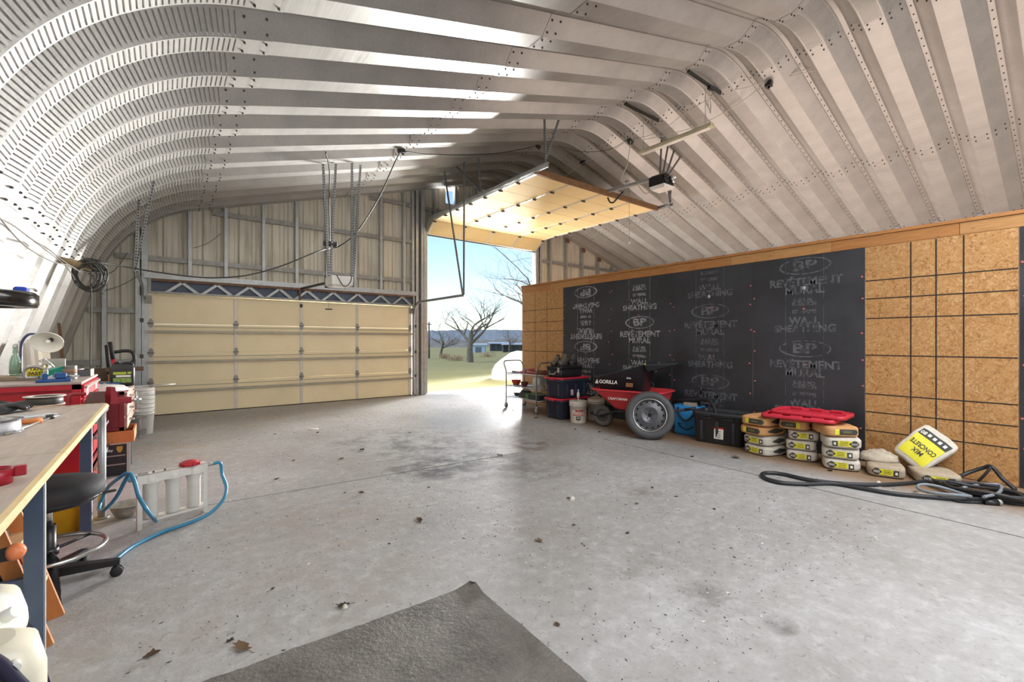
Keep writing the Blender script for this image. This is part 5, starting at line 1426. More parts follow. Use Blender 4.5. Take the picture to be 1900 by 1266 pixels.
# ---- hose and cords on the floor
def fl_path(pxs, z=.02, n=10): return bez([g(x, y, z) for x, y in pxs], n)
mb = MB()
mb.tube(fl_path([(1720, 893), (1640, 899), (1560, 897), (1500, 890), (1455, 880), (1425, 877), (1414, 880), (1420, 887), (1445, 895), (1490, 898), (1545, 897), (1600, 906), (1660, 916), (1740, 923), (1800, 926), (1880, 923), (1935, 924)]), .019, 8)
for k in range(5):
    c_ = g(1822, 913 - k * .6, .02 + .012 * k); pts = []
    for j in range(28):
        a = 2 * math.pi * j / 28; rr = .38 - .035 * k; pts.append(c_ + Vector((rr * .5 * math.cos(a), rr * math.sin(a), .01 * math.sin(3 * a + k) + .01 * (k % 3))))
    mb.tube(pts, .014, 7, True)
mb.tube(bez([g(1770, 893, .03), g(1790, 880, .08), g(1825, 868, .16), g(1840, 866, .19), g(1860, 888, .10), g(1884, 909, .03)], 8), .018, 7)
mb.tube(bez([g(1838, 867, .19), g(1828, 880, .12), g(1815, 893, .04)], 8), .012, 6)
o = mb.build('air_hose', M('black_hose', '#26272a', .45, 0, .15, 10)); tag(o, 'long black hose looped out over the slab and coiled by the strand board', 'hose')
mb = MB(); pts = []
for j in range(26):
    a = 2 * math.pi * j / 26; pts.append(g(1750, 911, .06) + Vector((.11 * math.cos(a), .17 * math.sin(a), .012 * math.sin(2 * a))))
mb.tube(pts, .013, 7, True); mb.tube(bez([g(1785, 905, .05), g(1812, 900, .06), g(1840, 898, .09), g(1858, 902, .09), g(1852, 915, .08), g(1825, 922, .075)], 8), .013, 7)
tag(mb.build('grey_hose', M('grey_hose', '#7d858c', .4)), 'short grey hose loop lying on top of the coiled black hose', 'hose')
pc = thing('power_cord', 'black power cord with a heavy plug lying in front of the coiled hose', 'cord', tuple(g(1760, 928)))
L_ = Vector(pc.location)
mb = MB(); mb.tube([p - L_ for p in fl_path([(1755, 924), (1780, 930), (1810, 932), (1828, 932)], .012)], .012, 7); mb.build('cable', BLKM, pc)
mb = MB(); a, b = g(1826, 932, .02) - L_, g(1850, 932, .025) - L_; mb.cyl(a, b, .017, .028, 10); mb.build('plug_body', BLK, pc)
mb = MB(); mb.cyl(b, b + (b - a).normalized() * .025, .028, .026, 12); mb.build('plug_face', M('plug_grey', '#a5a29b', .4, .5), pc)

# ================================================================ WORKBENCH SIDE
BENCHM = mat_wood('worn_bench_board', '#a5968a', '#bfb1a3', (5, 1, 5))
EDGE = mat_wood('pale_bullnose_edge', '#c7ab77', '#dcc594', (5, 1, 5))
BLUST = M('blue_grey_steel', '#47556b', .45, .3, .1, 8)
TRED = M('tool_chest_red', '#b0192b', .32, .1, .06, 4, coat=.3)
MAROON = M('maroon_enamel', '#6d1a22', .45, .1, .1, 5)
BZ = .90
bench = thing('workbench', 'long workbench with worn tan top and blue grey steel legs', 'workbench', (-.75, 2.9, 0))
def bch(mb, name, mats): return wchild(mb, name, mats, bench)
for y0, y1 in ((.55, 2.70), (2.706, 4.62)):
    mb = MB(); mb.bx(-1.14, -.352, y0, y1, BZ - .034, BZ); bt_ = bch(mb, 'top_board', BENCHM)
    mb = MB(); mb.prism([(-.352, BZ - .036), (-.335, BZ - .033), (-.326, BZ - .018), (-.335, BZ - .002), (-.352, BZ)], -(y1 - .05 if y1 > 4 else y1), -y0, TR((0, 0, 0), 0, R(90))); bch(mb, 'front_edge', EDGE)
mb = MB(); mb.bx(-1.14, -.40, 4.62, 4.645, BZ - .034, BZ); mb.cyl((-.385, 4.60, BZ - .035), (-.385, 4.60, BZ - .001), .045, n=16); bch(mb, 'end_edge', EDGE)
for y in (.75, 2.80, 4.42):
    for x in (-.44, -1.08):
        mb = MB(); mb.bx(x - .03, x + .03, y - .025, y + .025, 0, BZ - .034); lg = bch(mb, 'leg', BLUST)
        mb = MB(); mb.bx(x + .03, x + .033, y - .012, y + .012, .02, BZ - .06); mb.build('slotted_strip', GALV, lg)
    mb = MB(); mb.bx(-1.06, -.46, y - .015, y + .015, .30, .36); bch(mb, 'cross_rail', BLUST)
    mb = MB(); mb.bx(-1.12, -.38, y - .02, y + .02, BZ - .074, BZ - .034); bch(mb, 'cross_rail', BLUST)
for (ya, yb) in ((.775, 2.775), (2.825, 4.395)):
    mb = MB(); mb.bx(-1.10, -1.07, ya, yb, .34, .40); bch(mb, 'rear_rail', BLUST)
# vise on its pipe post
vp = thing('pipe_post', 'galvanised pipe post standing at the end of the workbench', 'post', (-.378, 4.70, 0))
mb = MB(); mb.cyl((0, 0, .004), (0, 0, .86), .025, n=18); mb.build('pipe', GALV, vp)
mb = MB(); mb.cyl((0, 0, 0), (0, 0, .012), .045, n=18); mb.build('foot_flange', GALVD, vp)
vs_t = thing('bench_vise', 'dark red bench vise with crank mounted on the pipe post', 'vise', (-.378, 4.72, .862), R(25))
VR = M('vise_red', '#8e1f2c', .4, .2, .1, 6)
mb = MB(); mb.cbox((-.06, 0, .015), (.14, .11, .03), .006); mb.build('base_plate', M('vise_base_brown', '#5a3a33', .6), vs_t)
mb = MB(); mb.hull([(-.10, -.045, .03), (.0, -.045, .03), (.0, .045, .03), (-.10, .045, .03), (-.06, -.04, .12), (.0, -.04, .12), (.0, .04, .12), (-.06, .04, .12)]); mb.build('fixed_jaw', M('vise_base_brown', '#5a3a33', .6), vs_t)
mb = MB(); mb.hull([(.035, -.045, .02), (.09, -.045, .02), (.035, .045, .02), (.09, .045, .02), (.04, -.04, .15), (.065, -.04, .15), (.04, .04, .15), (.065, .04, .15)]); mb.cbox((.13, 0, .035), (.12, .06, .05), .012); mb.build('moving_jaw', VR, vs_t)
mb = MB(); mb.cyl((.18, 0, .035), (.25, 0, .03), .018, n=12); mb.cyl((.225, 0, -.05), (.225, 0, .10), .006, n=8); mb.build('screw', CHROME, vs_t)
mb = MB(); mb.tube(bez([(-.10, .0, .11), (-.15, .0, .115), (-.19, .0, .11), (-.20, .0, .06), (-.20, .0, .0)], 5), .013, 8); mb.build('anvil_arm', VR, vs_t)
# red tool chest
CX0, CX1, CY0, CY1 = -1.16, -.53, 5.0, 6.08
rc = thing('roller_cabinet', 'red steel roller cabinet with side drawers behind the workbench', 'cabinet', ((CX0 + CX1) / 2, (CY0 + CY1) / 2, 0))
mb = MB(); mb.cbox(((CX0 + CX1) / 2, (CY0 + CY1) / 2, .43), (CX1 - CX0, CY1 - CY0, .70), .006); wchild(mb, 'body', TRED, rc)
for k in range(5):
    z = .14 + k * .13; mb = MB(); mb.cbox((CX1 + .012 + (.05 if k in (1, 3, 4) else 0), (CY0 + CY1) / 2, z), (.024, CY1 - CY0 - .06, .11), .004); dr = wchild(mb, 'drawer', TRED, rc)
    mb = MB(); mb.bx(CX1 + .024, CX1 + .045 + (.05 if k in (1, 3, 4) else 0), CY0 + .05, CY1 - .05, z + .03, z + .055); mb.build('pull', CHROME, dr)
for x in (CX0 + .06, CX1 - .06):
    for y in (CY0 + .08, CY1 - .08):
        mb = MB(); mb.lathe([(0, -.015), (.038, -.015), (.04, 0), (.038, .015), (0, .015)], 14, TR((x, y, .04), 0, R(90))); wchild(mb, 'caster', BLKM, rc)
tc = thing('tool_chest', 'red steel top chest with recessed side sitting on the roller cabinet', 'tool chest', ((CX0 + CX1) / 2, (CY0 + CY1) / 2, .782))
Z0, Z1 = .783, 1.045
mb = MB(); mb.bx(CX0, CX1, CY0 + .04, CY1, Z0, Z1 - .02); mb.bx(CX0, CX0 + .05, CY0, CY0 + .04, Z0, Z1 - .02); mb.bx(CX1 - .05, CX1, CY0, CY0 + .04, Z0, Z1 - .02); mb.bx(CX0, CX1, CY0, CY0 + .04, Z0, Z0 + .04); mb.bx(CX0, CX1, CY0, CY0 + .04, Z1 - .06, Z1 - .02); wchild(mb, 'case', TRED, tc)
mb = MB(); mb.cbox(((CX0 + CX1) / 2, (CY0 + CY1) / 2, Z1 - .01), (CX1 - CX0 + .02, CY1 - CY0 + .02, .02), .004); wchild(mb, 'top_tray', M('worn_grey_top', '#a08f88', .55, .2, .15, 9), tc)
for k, (za, zb) in enumerate(((.80, .90), (.91, 1.015))):
    mb = MB(); mb.cbox((CX1 + .01, (CY0 + CY1) / 2, (za + zb) / 2), (.02, CY1 - CY0 - .05, zb - za), .004); dr = wchild(mb, 'drawer', TRED, tc)
    mb = MB(); mb.bx(CX1 + .02, CX1 + .035, CY0 + .05, CY1 - .05, zb - .03, zb - .01); mb.build('pull', CHROME, dr)
    for y in (CY0 + .2, CY1 - .25):
        mb = MB(); mb.bx(CX1 + .0195, CX1 + .022, y - .05, y + .05, za + .015, zb - .035); mb.build('label', LABW, dr)
# things on top of the chest (z = 1.045)
TZ = 1.0455
def onch(x, y): q = gz(x, y, TZ); return (q.x, q.y, TZ)
q = onch(28, 699); bo = thing('glass_bottle', 'empty green glass bottle standing on a wooden block on the red chest', 'bottle', (-1.0, 5.62, TZ + .036))
GLASS = M('green_glass', '#bcd8c4', .08, 0, .05, 5, trans=.75)
mb = MB(); mb.lathe([(.034, 0), (.036, .01), (.036, .11), (.030, .14), (.018, .18), (.014, .22), (.014, .255), (.011, .255), (.011, .22), (.032, .11), (.032, .012), (0, .012)], 22); mb.build('glass', GLASS, bo)
mb = MB(); mb.lathe([(.0145, .235), (.0165, .24), (.0165, .256), (.012, .258)], 16); mb.build('mouth_ring', M('pale_metal_cap', '#b9c0c0', .4, .4), bo)
wbk = thing('wooden_block', 'flat grey brown wooden block under the green bottle', 'block', (-1.0, 5.60, TZ)); mb = MB(); mb.cbox((0, 0, .017), (.30, .34, .034), .004); mb.build('board', M('old_wood', '#8a7a66', .8, 0, .2, 9), wbk)
yc = thing('paint_can', 'yellow labelled can of paste on the red tool chest', 'can', (-.86, 5.52, TZ))
mb = MB(); mb.lathe([(.055, 0), (.057, .004), (.055, .008), (.055, .025)], 24); mb.build('base', M('can_orange', '#c9843f', .5), yc)
mb = MB(); mb.lathe([(.0555, .025), (.0555, .115)], 24); mb.build('label', M('can_yellow', '#d9c62b', .5), yc)
mb = MB(); mb.lathe([(.055, .115), (.058, .119), (.055, .123), (.045, .121), (0, .121)], 24); mb.build('lid', CHROME, yc)
azc = math.atan2(-5.52, .86)
mb = MB(); v_, f_ = text_geo('TAPE', .036, 'CENTER', .001); on_cyl(mb, v_, f_, .0556, azc, .09); v_, f_ = text_geo('PASTE', .036, 'CENTER', .001); on_cyl(mb, v_, f_, .0556, azc, .055); mb.build('lettering', INKD, yc)
dl = thing('desk_lamp', 'gooseneck lamp with wide white plastic shade on the red tool chest', 'lamp', (-1.02, 5.93, TZ))
mb = MB(); mb.cyl((0, 0, 0), (0, 0, .012), .06, n=18); mb.build('base', BLK, dl)
nb_ = Vector((-1.02, 5.93, TZ)); q = gy(92, 632, 5.75)
mb = MB(); mb.tube(bez([(0, 0, .01), (0, 0, .20), (.01, -.01, .32), (.06, -.05, .39), (.14, -.12, .385)], 8), .011, 8); mb.build('gooseneck', M('navy_tube', '#3c4266', .4, .0), dl)
SHD = M('milky_shade', '#e3ded4', .35, 0, .04, 4)
c0 = q - nb_; ax_ = (Vector((-.25, -1, -.35))).normalized()
m_ = frame(c0 - ax_ * .03, c0 + ax_ * .1)
mb = MB(); mb.lathe([(0.03, -.02), (.05, -.015), (.12, .03), (.175, .09), (.19, .13), (.182, .13), (.168, .092), (.115, .036), (.045, -.008), (0, -.008)], 30, m_ @ Matrix.Diagonal((.62, .62, .62, 1)), sy=.82); mb.build('shade', SHD, dl)
mb = MB(); mb.lathe([(0, .0), (.03, .0), (.03, .05), (.02, .06), (0, .06)], 16, m_ @ Matrix.Diagonal((.62, .62, .62, 1))); mb.build('socket', M('dark_socket', '#3f3f44', .5), dl)
mb = MB(); mb.lathe([(.0, .06), (.02, .065), (.03, .085), (.02, .11), (0, .115)], 14, m_ @ Matrix.Diagonal((.62, .62, .62, 1))); mb.build('bulb', M('bulb_glass', '#f1eee6', .2), dl)
# little tools on the chest
def tool(name, label, cat, loc, rz, parts):
    t_ = thing(name, label, cat, loc, rz)
    for nm, mt_, fn in parts: mb = MB(); fn(mb); mb.build(nm, mt_, t_)
    return t_
BLUEP = M('blue_paint', '#1d4a86', .4, .1, .1, 8); STEEL = M('dull_steel', '#9a9893', .4, .7, .15, 12)
tool('drill_press_vise', 'blue drill press vise at the edge of the red tool chest', 'vise', (-.70, 5.12, TZ), R(10), (('base', BLUEP, lambda m: (m.cbox((0, 0, .012), (.20, .11, .024), .004), m.cbox((-.05, 0, .045), (.03, .09, .05), .006))), ('jaw', BLUEP, lambda m: m.cbox((.04, 0, .05), (.07, .08, .045), .006)), ('screw', CHROME, lambda m: (m.cyl((.07, 0, .04), (.15, 0, .04), .008, n=8), m.cyl((.14, -.03, .04), (.14, .03, .04), .005, n=6)))))
tool('spring_clamp', 'green plastic spring clamp on the red tool chest', 'clamp', (-.72, 5.42, TZ), R(35), (('upper_arm', M('teal_plastic', '#1f8f78', .4), lambda m: m.hull([(-.11, -.018, .02), (-.11, .018, .02), (-.08, -.02, .075), (-.08, .02, .075), (.02, -.02, .11), (.02, .02, .11), (.09, -.02, .11), (.09, .02, .11), (.09, -.02, .085), (.09, .02, .085)])), ('lower_arm', M('teal_plastic', '#1f8f78', .4), lambda m: m.hull([(.07, -.02, .0), (.07, .02, .0), (.10, -.02, .0), (.10, .02, .0), (.075, -.02, .10), (.075, .02, .10), (.10, -.02, .10), (.10, .02, .10)])), ('pin', CHROME, lambda m: m.cyl((.03, -.03, .08), (.03, .03, .08), .007, n=8)), ('bolt', CHROME, lambda m: m.cyl((.10, 0, .075), (.19, 0, .078), .005, n=6))))
tool('tin_can', 'plain grey tin can on the red tool chest', 'can', (-.64, 5.42, TZ), 0, (('can', STEEL, lambda m: m.lathe([(.045, 0), (.046, .004), (.045, .11), (.047, .115), (.043, .115), (.043, .01), (0, .01)], 22)), ('rust_band', M('rust_band', '#8c6a55', .7), lambda m: m.lathe([(.0456, .05), (.0456, .085)], 22))))
tool('grey_box', 'small dark grey box with steel end on the red tool chest', 'box', (-.60, 5.80, TZ), R(-8), (('box', M('slate_box', '#4b4d55', .6), lambda m: m.cbox((0, 0, .025), (.12, .09, .05), .003)), ('end_plate', STEEL, lambda m: m.cbox((.065, 0, .034), (.008, .095, .068), .002))))
tool('c_clamp', 'grey metal clamp lying among tools on the red chest', 'clamp', (-.82, 5.30, TZ), R(-20), (('frame', STEEL, lambda m: m.tube(bez([(-.08, 0, .02), (-.08, 0, .09), (-.03, 0, .12), (.05, 0, .10), (.06, 0, .05)], 6), .012, 8)), ('screw', CHROME, lambda m: m.cyl((-.13, 0, .03), (.0, 0, .03), .007, n=8)), ('pad', STEEL, lambda m: m.cyl((.0, 0, .03), (.012, 0, .03), .016, n=10))))
tool('toggle_clamp', 'bright toggle clamp standing on the red chest near the yellow can', 'clamp', (-.78, 5.50, TZ), R(15), (('plate', CHROME, lambda m: m.cbox((0, 0, .006), (.09, .06, .012), .003)), ('post', CHROME, lambda m: m.hull([(-.02, -.012, .012), (.02, -.012, .012), (-.02, .012, .012), (.02, .012, .012), (-.005, -.01, .12), (.015, -.01, .12), (-.005, .01, .12), (.015, .01, .12)])), ('lever', CHROME, lambda m: m.tube([(-.005, 0, .11), (-.06, 0, .16), (-.02, 0, .18), (.03, 0, .10)], .008, 6))))
tool('steel_plate', 'flat steel machine plate standing behind the clamps on the red chest', 'plate', (-.78, 5.72, TZ), R(10), (('plate', STEEL, lambda m: m.cbox((0, 0, .085), (.15, .02, .17), .003)), ('bolt_head', CHROME, lambda m: m.cyl((-.03, -.016, .12), (-.03, -.009, .12), .012, n=8))))
# white metal panel offcuts leaning in the corner
WPAN = M('white_panel_metal', '#dbd6ca', .45, .1, .06, 5)
for k, (px_, pt_, wdt, lab) in enumerate(((128, 636, .20, 'narrow white ribbed panel offcut leaning in the corner behind the tool chest'), (146, 630, .24, 'tall white ribbed panel offcut leaning in the corner behind the tool chest'), (160, 634, .20, 'third white ribbed panel offcut leaning behind the tool chest'), (178, 676, .12, 'short white channel offcut leaning beside the maroon cabinet'))):
    t_ = thing('panel_offcut', lab, 'panel', (-.985 + .02 * k, 6.45 + .16 * k, 0), R(-35))
    top = gy(px_, pt_, 6.9 + .1 * k).z; mb = MB(); L_ = top / math.cos(R(6)); xs = [(-wdt / 2, 0), (-wdt * .3, 0), (-wdt * .22, .02), (-wdt * .05, .02), (wdt * .05, 0), (wdt * .25, 0), (wdt * .33, .02), (wdt / 2, .02)]
    tl_ = R(-6)
    rows = [[Vector((x, y * 1.0, 0)) for x, y in xs], [Vector((x, y * 1.0, L_)) for x, y in xs]]; rows2 = [[p + Vector((0, .004, 0)) for p in r_] for r_ in rows]
    T_ = Matrix.Rotation(tl_, 4, 'Y'); mb.grid(rows, 0, False, T_); mb.grid([r_[::-1] for r_ in rows2], 0, False, T_); mb.build('sheet', WPAN, t_)
# maroon cabinet on the black tool box
bx_ = thing('machinist_chest', 'black tool chest with chrome edges and crest standing on the floor', 'tool chest', (-.44, 6.32, 0), R(0))
mb = MB(); mb.cbox((-.03, 0, .165), (.36, .46, .33), .006); mb.build('body', M('black_chest_paint', '#26262a', .45, .2, .1, 8), bx_)
mb = MB()
for x in (-.212, .152):
    for y in (-.232, .232): mb.bx(x - .012, x + .012, y - .006, y + .006, .0, .332)
mb.bx(-.215, .155, -.236, -.228, .318, .334); mb.build('edge_trim', CHROME, bx_)
for z in (.205, .115):
    mb = MB(); mb.bx(-.19, .13, -.238, -.2295, z - .006, z + .006); mb.build('drawer_pull', STEEL, bx_)
mb = MB(); mb.prism([(-.022, .03), (.022, .03), (.024, 0), (.012, -.028), (0, -.034), (-.012, -.028), (-.024, 0)], .0, .002, TR((.085, -.230, .268), 0, R(90))); mb.build('crest', M('brass_crest', '#b89a4d', .4, .6), bx_)
mb = MB(); flat_text(mb, 'Husky', .035, TR((-.01, -.2325, .262), 0, R(90))); mb.build('lettering', LABW, bx_)
wbx = thing('wooden_crate', 'orange plywood board box under the maroon cabinet', 'crate', (-.45, 6.32, .336)); mb = MB(); mb.bx(-.22, .21, -.25, -.236, .0, .115); mb.bx(-.22, .21, .236, .25, 0, .115); mb.bx(-.22, -.206, -.236, .236, 0, .115); mb.bx(.196, .21, -.236, .236, 0, .115); mb.bx(-.206, .196, -.236, .236, 0, .012); mb.build('boards', mat_wood('orange_plywood', '#a8632c', '#bd7840', (8, 2, 2)), wbx)
mc = thing('drawer_cabinet', 'maroon steel cabinet with tan drawer fronts stacked above the plywood crate', 'cabinet', (-.62, 6.72, .452))
mb = MB(); mb.bx(-.24, .30, -.60, .86, .0, .40); mb.build('case', MAROON, mc)
mb = MB(); mb.bx(-.21, .30, -.612, -.60, .0, .035); mb.bx(-.24, -.21, -.612, -.60, 0, .40); mb.bx(.26, .30, -.612, -.60, 0, .40); mb.bx(-.21, .30, -.612, -.60, .37, .40); mb.build('side_frame', MAROON, mc)
TANF = M('tan_drawer_front', '#a88678', .5, .1, .1, 6)
for k in range(3):
    for (ya, yb) in ((-.58, .10), (.13, .84)):
        mb = MB(); mb.cbox((.312, (ya + yb) / 2, .07 + k * .13), (.024, yb - ya, .115), .004); dr = mb.build('drawer', TANF, mc)
        mb = MB(); mb.tube([(.324, (ya + yb) / 2 - .04, .07 + k * .13), (.36, (ya + yb) / 2 - .035, .065 + k * .13), (.36, (ya + yb) / 2 + .035, .065 + k * .13), (.324, (ya + yb) / 2 + .04, .07 + k * .13)], .008, 6); mb.build('pull', CHROME, dr)
CZ = .8525
mb = MB()
lump('plastic_bags', 'crumpled clear plastic bags on top of the maroon cabinet', 'plastic', (-.50, 6.42, CZ), (.42, .5, .06), M('clear_film', '#d5d3cf', .3, 0, .1, 12), 31, 0, 'film', .5)
tool('blue_tray', 'dark blue parts tray behind the plastic bags on the maroon cabinet', 'tray', (-.60, 6.95, CZ), R(5), (('tray', M('dark_blue_plastic', '#2b4a70', .5), lambda m: loft(m, [(0, 0, .40, .22, 0, .02), (0, 0, .42, .24, .05, .02), (0, 0, .39, .21, .05, .02), (0, 0, .38, .2, .01, .02)])), ('rag', M('grey_rag', '#77736f', .9), lambda m: m.cbox((.08, 0, .035), (.14, .1, .04), .015))))
tool('steel_rod', 'thin bright steel rod overhanging the maroon cabinet top', 'rod', (-.42, 6.62, CZ + .005), R(14), (('rod', CHROME, lambda m: m.cyl((-.1, 0, 0), (.55, 0, 0), .006, n=8)), ('tape_roll', BLUEP, lambda m: m.cyl((-.1, -.02, .02), (-.1, .02, .02), .03, n=14))))
jg = thing('fluid_jug', 'black plastic fluid jug with green and white label on the maroon cabinet', 'jug', (-.375, 6.93, CZ), R(-2))
mb = MB(); loft(mb, [(0, 0, .20, .12, 0, .02), (0, 0, .215, .13, .015, .025), (0, 0, .215, .13, .20, .025), (0, 0, .20, .12, .235, .03), (-.045, 0, .09, .10, .255, .03), (-.05, 0, .06, .06, .262, .02)]); mb.build('body', BLK, jg)
mb = MB(); mb.tube(bez([(.09, 0, .22), (.075, 0, .262), (.02, 0, .265), (-.02, 0, .25)], 5), .013, 8); mb.build('handle', BLK, jg)
mb = MB(); mb.cyl((-.05, 0, .262), (-.05, 0, .285), .026, n=14); mb.build('cap', BLK, jg)
mb = MB(); Y_ = -.0665
for (x0, x1, z0, z1, m_) in ((-.085, .085, .03, .18, 0), (-.08, .035, .135, .165, 1), (.045, .08, .14, .165, 1), (-.055, .075, .105, .127, 2), (-.08, .08, .04, .095, 3)):
    mb.add([(x0, Y_ - .0003 * m_ * 2, z0), (x1, Y_ - .0003 * m_ * 2, z0), (x1, Y_ - .0003 * m_ * 2, z1), (x0, Y_ - .0003 * m_ * 2, z1)], [(0, 1, 2, 3)], m_)
mb.build('label', [M('label_black', '#23262a', .5), M('label_lime', '#a9b92e', .5), LABW, M('label_green', '#7d9a4a', .5, 0, .4, 40)], jg)
# long handled tools standing behind the cabinet
def leaning(name, label, cat, p0, p1, r, mat, tipm, tipL, headfn=None):
    t_ = thing(name, label, cat, p0); d = Vector(p1) - Vector(p0)
    mb = MB(); mb.cyl((0, 0, 0), d * (1 - tipL), r, r, 10); mb.build('handle', mat, t_)
    mb = MB(); mb.cyl(d * (1 - tipL), d, r * 1.15, r * 1.05, 10); mb.build('grip', tipm, t_)
    if headfn: mb = MB(); headfn(mb); mb.build('head', M('dark_tool_steel', '#4a4745', .5, .6), t_)
    return t_
p1 = gy(204, 634, 8.0); leaning('bolt_cutter', 'red handled bolt cutter with black grip leaning behind the black jug', 'bolt cutter', (p1.x + .18, 8.02, 0), tuple(p1), .022, M('bright_red_paint', '#c22635', .4), BLKM, .17, lambda m: m.cbox((-.0, 0, .08), (.08, .03, .16), .01))
p1 = gy(197, 640, 8.25); leaning('sledge_hammer', 'tan wooden handled hammer with black grip leaning behind the cabinet', 'hammer', (p1.x + .10, 8.27, 0), tuple(p1), .018, M('hickory', '#c08a4c', .6), BLKM, .30, lambda m: m.cbox((0, 0, .05), (.06, .16, .06), .01))
tool('hand_saw', 'black handled saw hanging behind the black jug', 'saw', (-.42, 8.1, .86), 0, (('frame', M('brown_steel', '#6a5644', .6, .3), lambda m: (m.bx(-.2, .2, -.004, .004, .10, .16), m.bx(-.16, .06, .0, .02, -.858, .10))), ('handle', BLK, lambda m: m.tube(bez([(-.12, 0, .36), (.0, 0, .38), (.08, 0, .36), (.10, 0, .26), (.05, 0, .20), (-.02, 0, .19)], 6), .022, 8))))
tool('rusty_tray', 'brown rusty steel panel leaning behind the hammer handle', 'panel', (-.72, 8.30, 0), R(5), (('panel', M('brown_rust_panel', '#5b4a3d', .7, .2, .2, 9), lambda m: m.cbox((0, 0, .5), (.42, .03, 1.0), .004)), ('lip', M('brown_rust_panel', '#5b4a3d', .7, .2, .2, 9), lambda m: m.bx(-.22, .22, -.06, -.015, .56, .58))))
tool('timber_offcut', 'rusty brown timber strip standing in the corner behind the white panels', 'timber', (-1.0, 8.6, 0), 0, (('strip', M('brown_strip', '#7a5a40', .8), lambda m: m.hull([(-.02, -.02, 0), (.02, -.02, 0), (.02, .02, 0), (-.02, .02, 0), (-.14, -.02, 1.62), (-.11, -.02, 1.62), (-.11, .02, 1.62), (-.14, .02, 1.62)])), ('bracket', GALV, lambda m: m.cbox((-.05, -.03, .8), (.05, .02, .06), .004))))
# nested white pails
for k in range(6):
    t_ = thing('pail', 'white pail in the nested stack by the wide door, ' + ('bottom one standing on the floor' if k == 0 else ['', 'second from the floor', 'third from the floor', 'fourth from the floor', 'fifth from the floor', 'topmost one'][k]), 'bucket', (-.245, 8.62, k * .062), R(15 * k), 'nested white pails')
    mb = MB(); Hh = .37; r0, r1 = .118, .140
    mb.lathe([(r0, .0), (r1 * .97, Hh * .8), (r1 * 1.05, Hh * .805), (r1 * 1.05, Hh * .83), (r1 * .99, Hh * .835), (r1 * .995, Hh * .9), (r1 * 1.05, Hh * .905), (r1 * 1.05, Hh * .93), (r1, Hh * .94), (r1 * 1.01, Hh), (r1 * .97, Hh), (r1 * .94, Hh * .8), (r0 * .95, .012), (0, .012)], 26); mb.build('pail_body', M('white_pail', '#e2e0da', .45, 0, .04, 5), t_)
    mb = MB(); mb.tube(bez([(r1 * 1.04, 0, Hh * .87), (.6 * r1, -r1 * .95, Hh * .72), (-.6 * r1, -r1 * .95, Hh * .72), (-r1 * 1.04, 0, Hh * .87)], 5), .003, 5); mb.build('wire_handle', GALV, t_)
tool('socket_rack', 'grey metal bracket rack beside the nested pails', 'bracket', (-.27, 8.22, 0), 0, (('post', STEEL, lambda m: m.cbox((0, 0, .16), (.03, .03, .32), .003)), ('shelf', STEEL, lambda m: (m.cbox((.03, 0, .30), (.12, .07, .03), .003), m.cbox((.03, 0, .10), (.10, .06, .06), .003)))))
# ---- water filter stand
fs_ = thing('water_filter', 'white steel stand with three filter canisters and a red cap on the floor', 'water filter', (.065, 4.29, 0), math.atan2(4.353 - 4.216, .279 + .149))
FW = M('filter_white', '#d6d3cc', .4, 0, .05, 5, 0, '#a8a093', .25); W2 = .225
mb = MB(); mb.bx(-W2, W2, -.002, .002, .33, .395); mb.bx(-W2, W2, -.002, .075, .391, .395); mb.build('top_bracket', FW, fs_)
mb = MB(); mb.bx(-W2, W2, .0, .10, .055, .06); mb.bx(-W2, W2, -.002, .002, .045, .06); mb.build('bottom_shelf', FW, fs_)
for s_ in (-1, 1):
    mb = MB(); mb.bx(s_ * W2 - .014 - s_ * .014, s_ * W2 + .014 - s_ * .014, -.003, .001, .0, .395); mb.bx(s_ * W2 - .002, s_ * W2 + .002, -.003, .028, 0, .395); mb.build('leg', FW, fs_)
for x in (-.135, .005, .145):
    mb = MB(); mb.lathe([(.0, .062), (.043, .062), (.046, .07), (.046, .28), (.05, .30), (.058, .32), (.058, .385), (0, .386)], 24, TR((x, .045, 0))); mb.build('canister', FW, fs_)
    mb = MB(); mb.lathe([(.0595, .322), (.0595, .334)], 24, TR((x, .045, 0))); mb.build('thread_ring', FW, fs_)
mb = MB(); mb.lathe([(0, .396), (.062, .396), (.064, .404), (.064, .416), (.052, .42), (.05, .428), (.02, .436), (0, .438)], 24, TR((.115, .035, 0)));
for k in range(8):
    a = 2 * math.pi * k / 8; mb.cbox((.115 + .063 * math.cos(a), .035 + .063 * math.sin(a), .408), (.018, .018, .02), .003)
mb.build('red_cap', M('red_cap_plastic2', '#b01f2c', .35), fs_)
for x in (-.19, -.12, -.05): mb = MB(); mb.cyl((x, .03, .395), (x, .03, .405), .007, n=8); mb.build('bolt', BOLT, fs_)
mb = MB(); mb.cbox((-.185, .02, .402), (.06, .025, .012), .003); mb.build('clip', CHROME, fs_)
mb = MB(); mb.cyl((W2, .03, .37), (W2 + .05, .03, .37), .014, n=10); mb.cyl((-W2, .03, .37), (-W2 - .04, .03, .37), .014, n=10); mb.build('fitting', GALVD, fs_)
fm = Matrix.Translation(fs_.location) @ Matrix.Rotation(fs_.rotation_euler.z, 4, 'Z')
BH = M('blue_hose', '#2f7fa3', .4, 0, .08, 9)
def hose(label, pts, r=.0125):
    mb = MB(); mb.tube(pts, r, 9); return tag(mb.build('water_hose', BH), label, 'hose')
pr = fm @ Vector((W2 + .052, .03, .37))
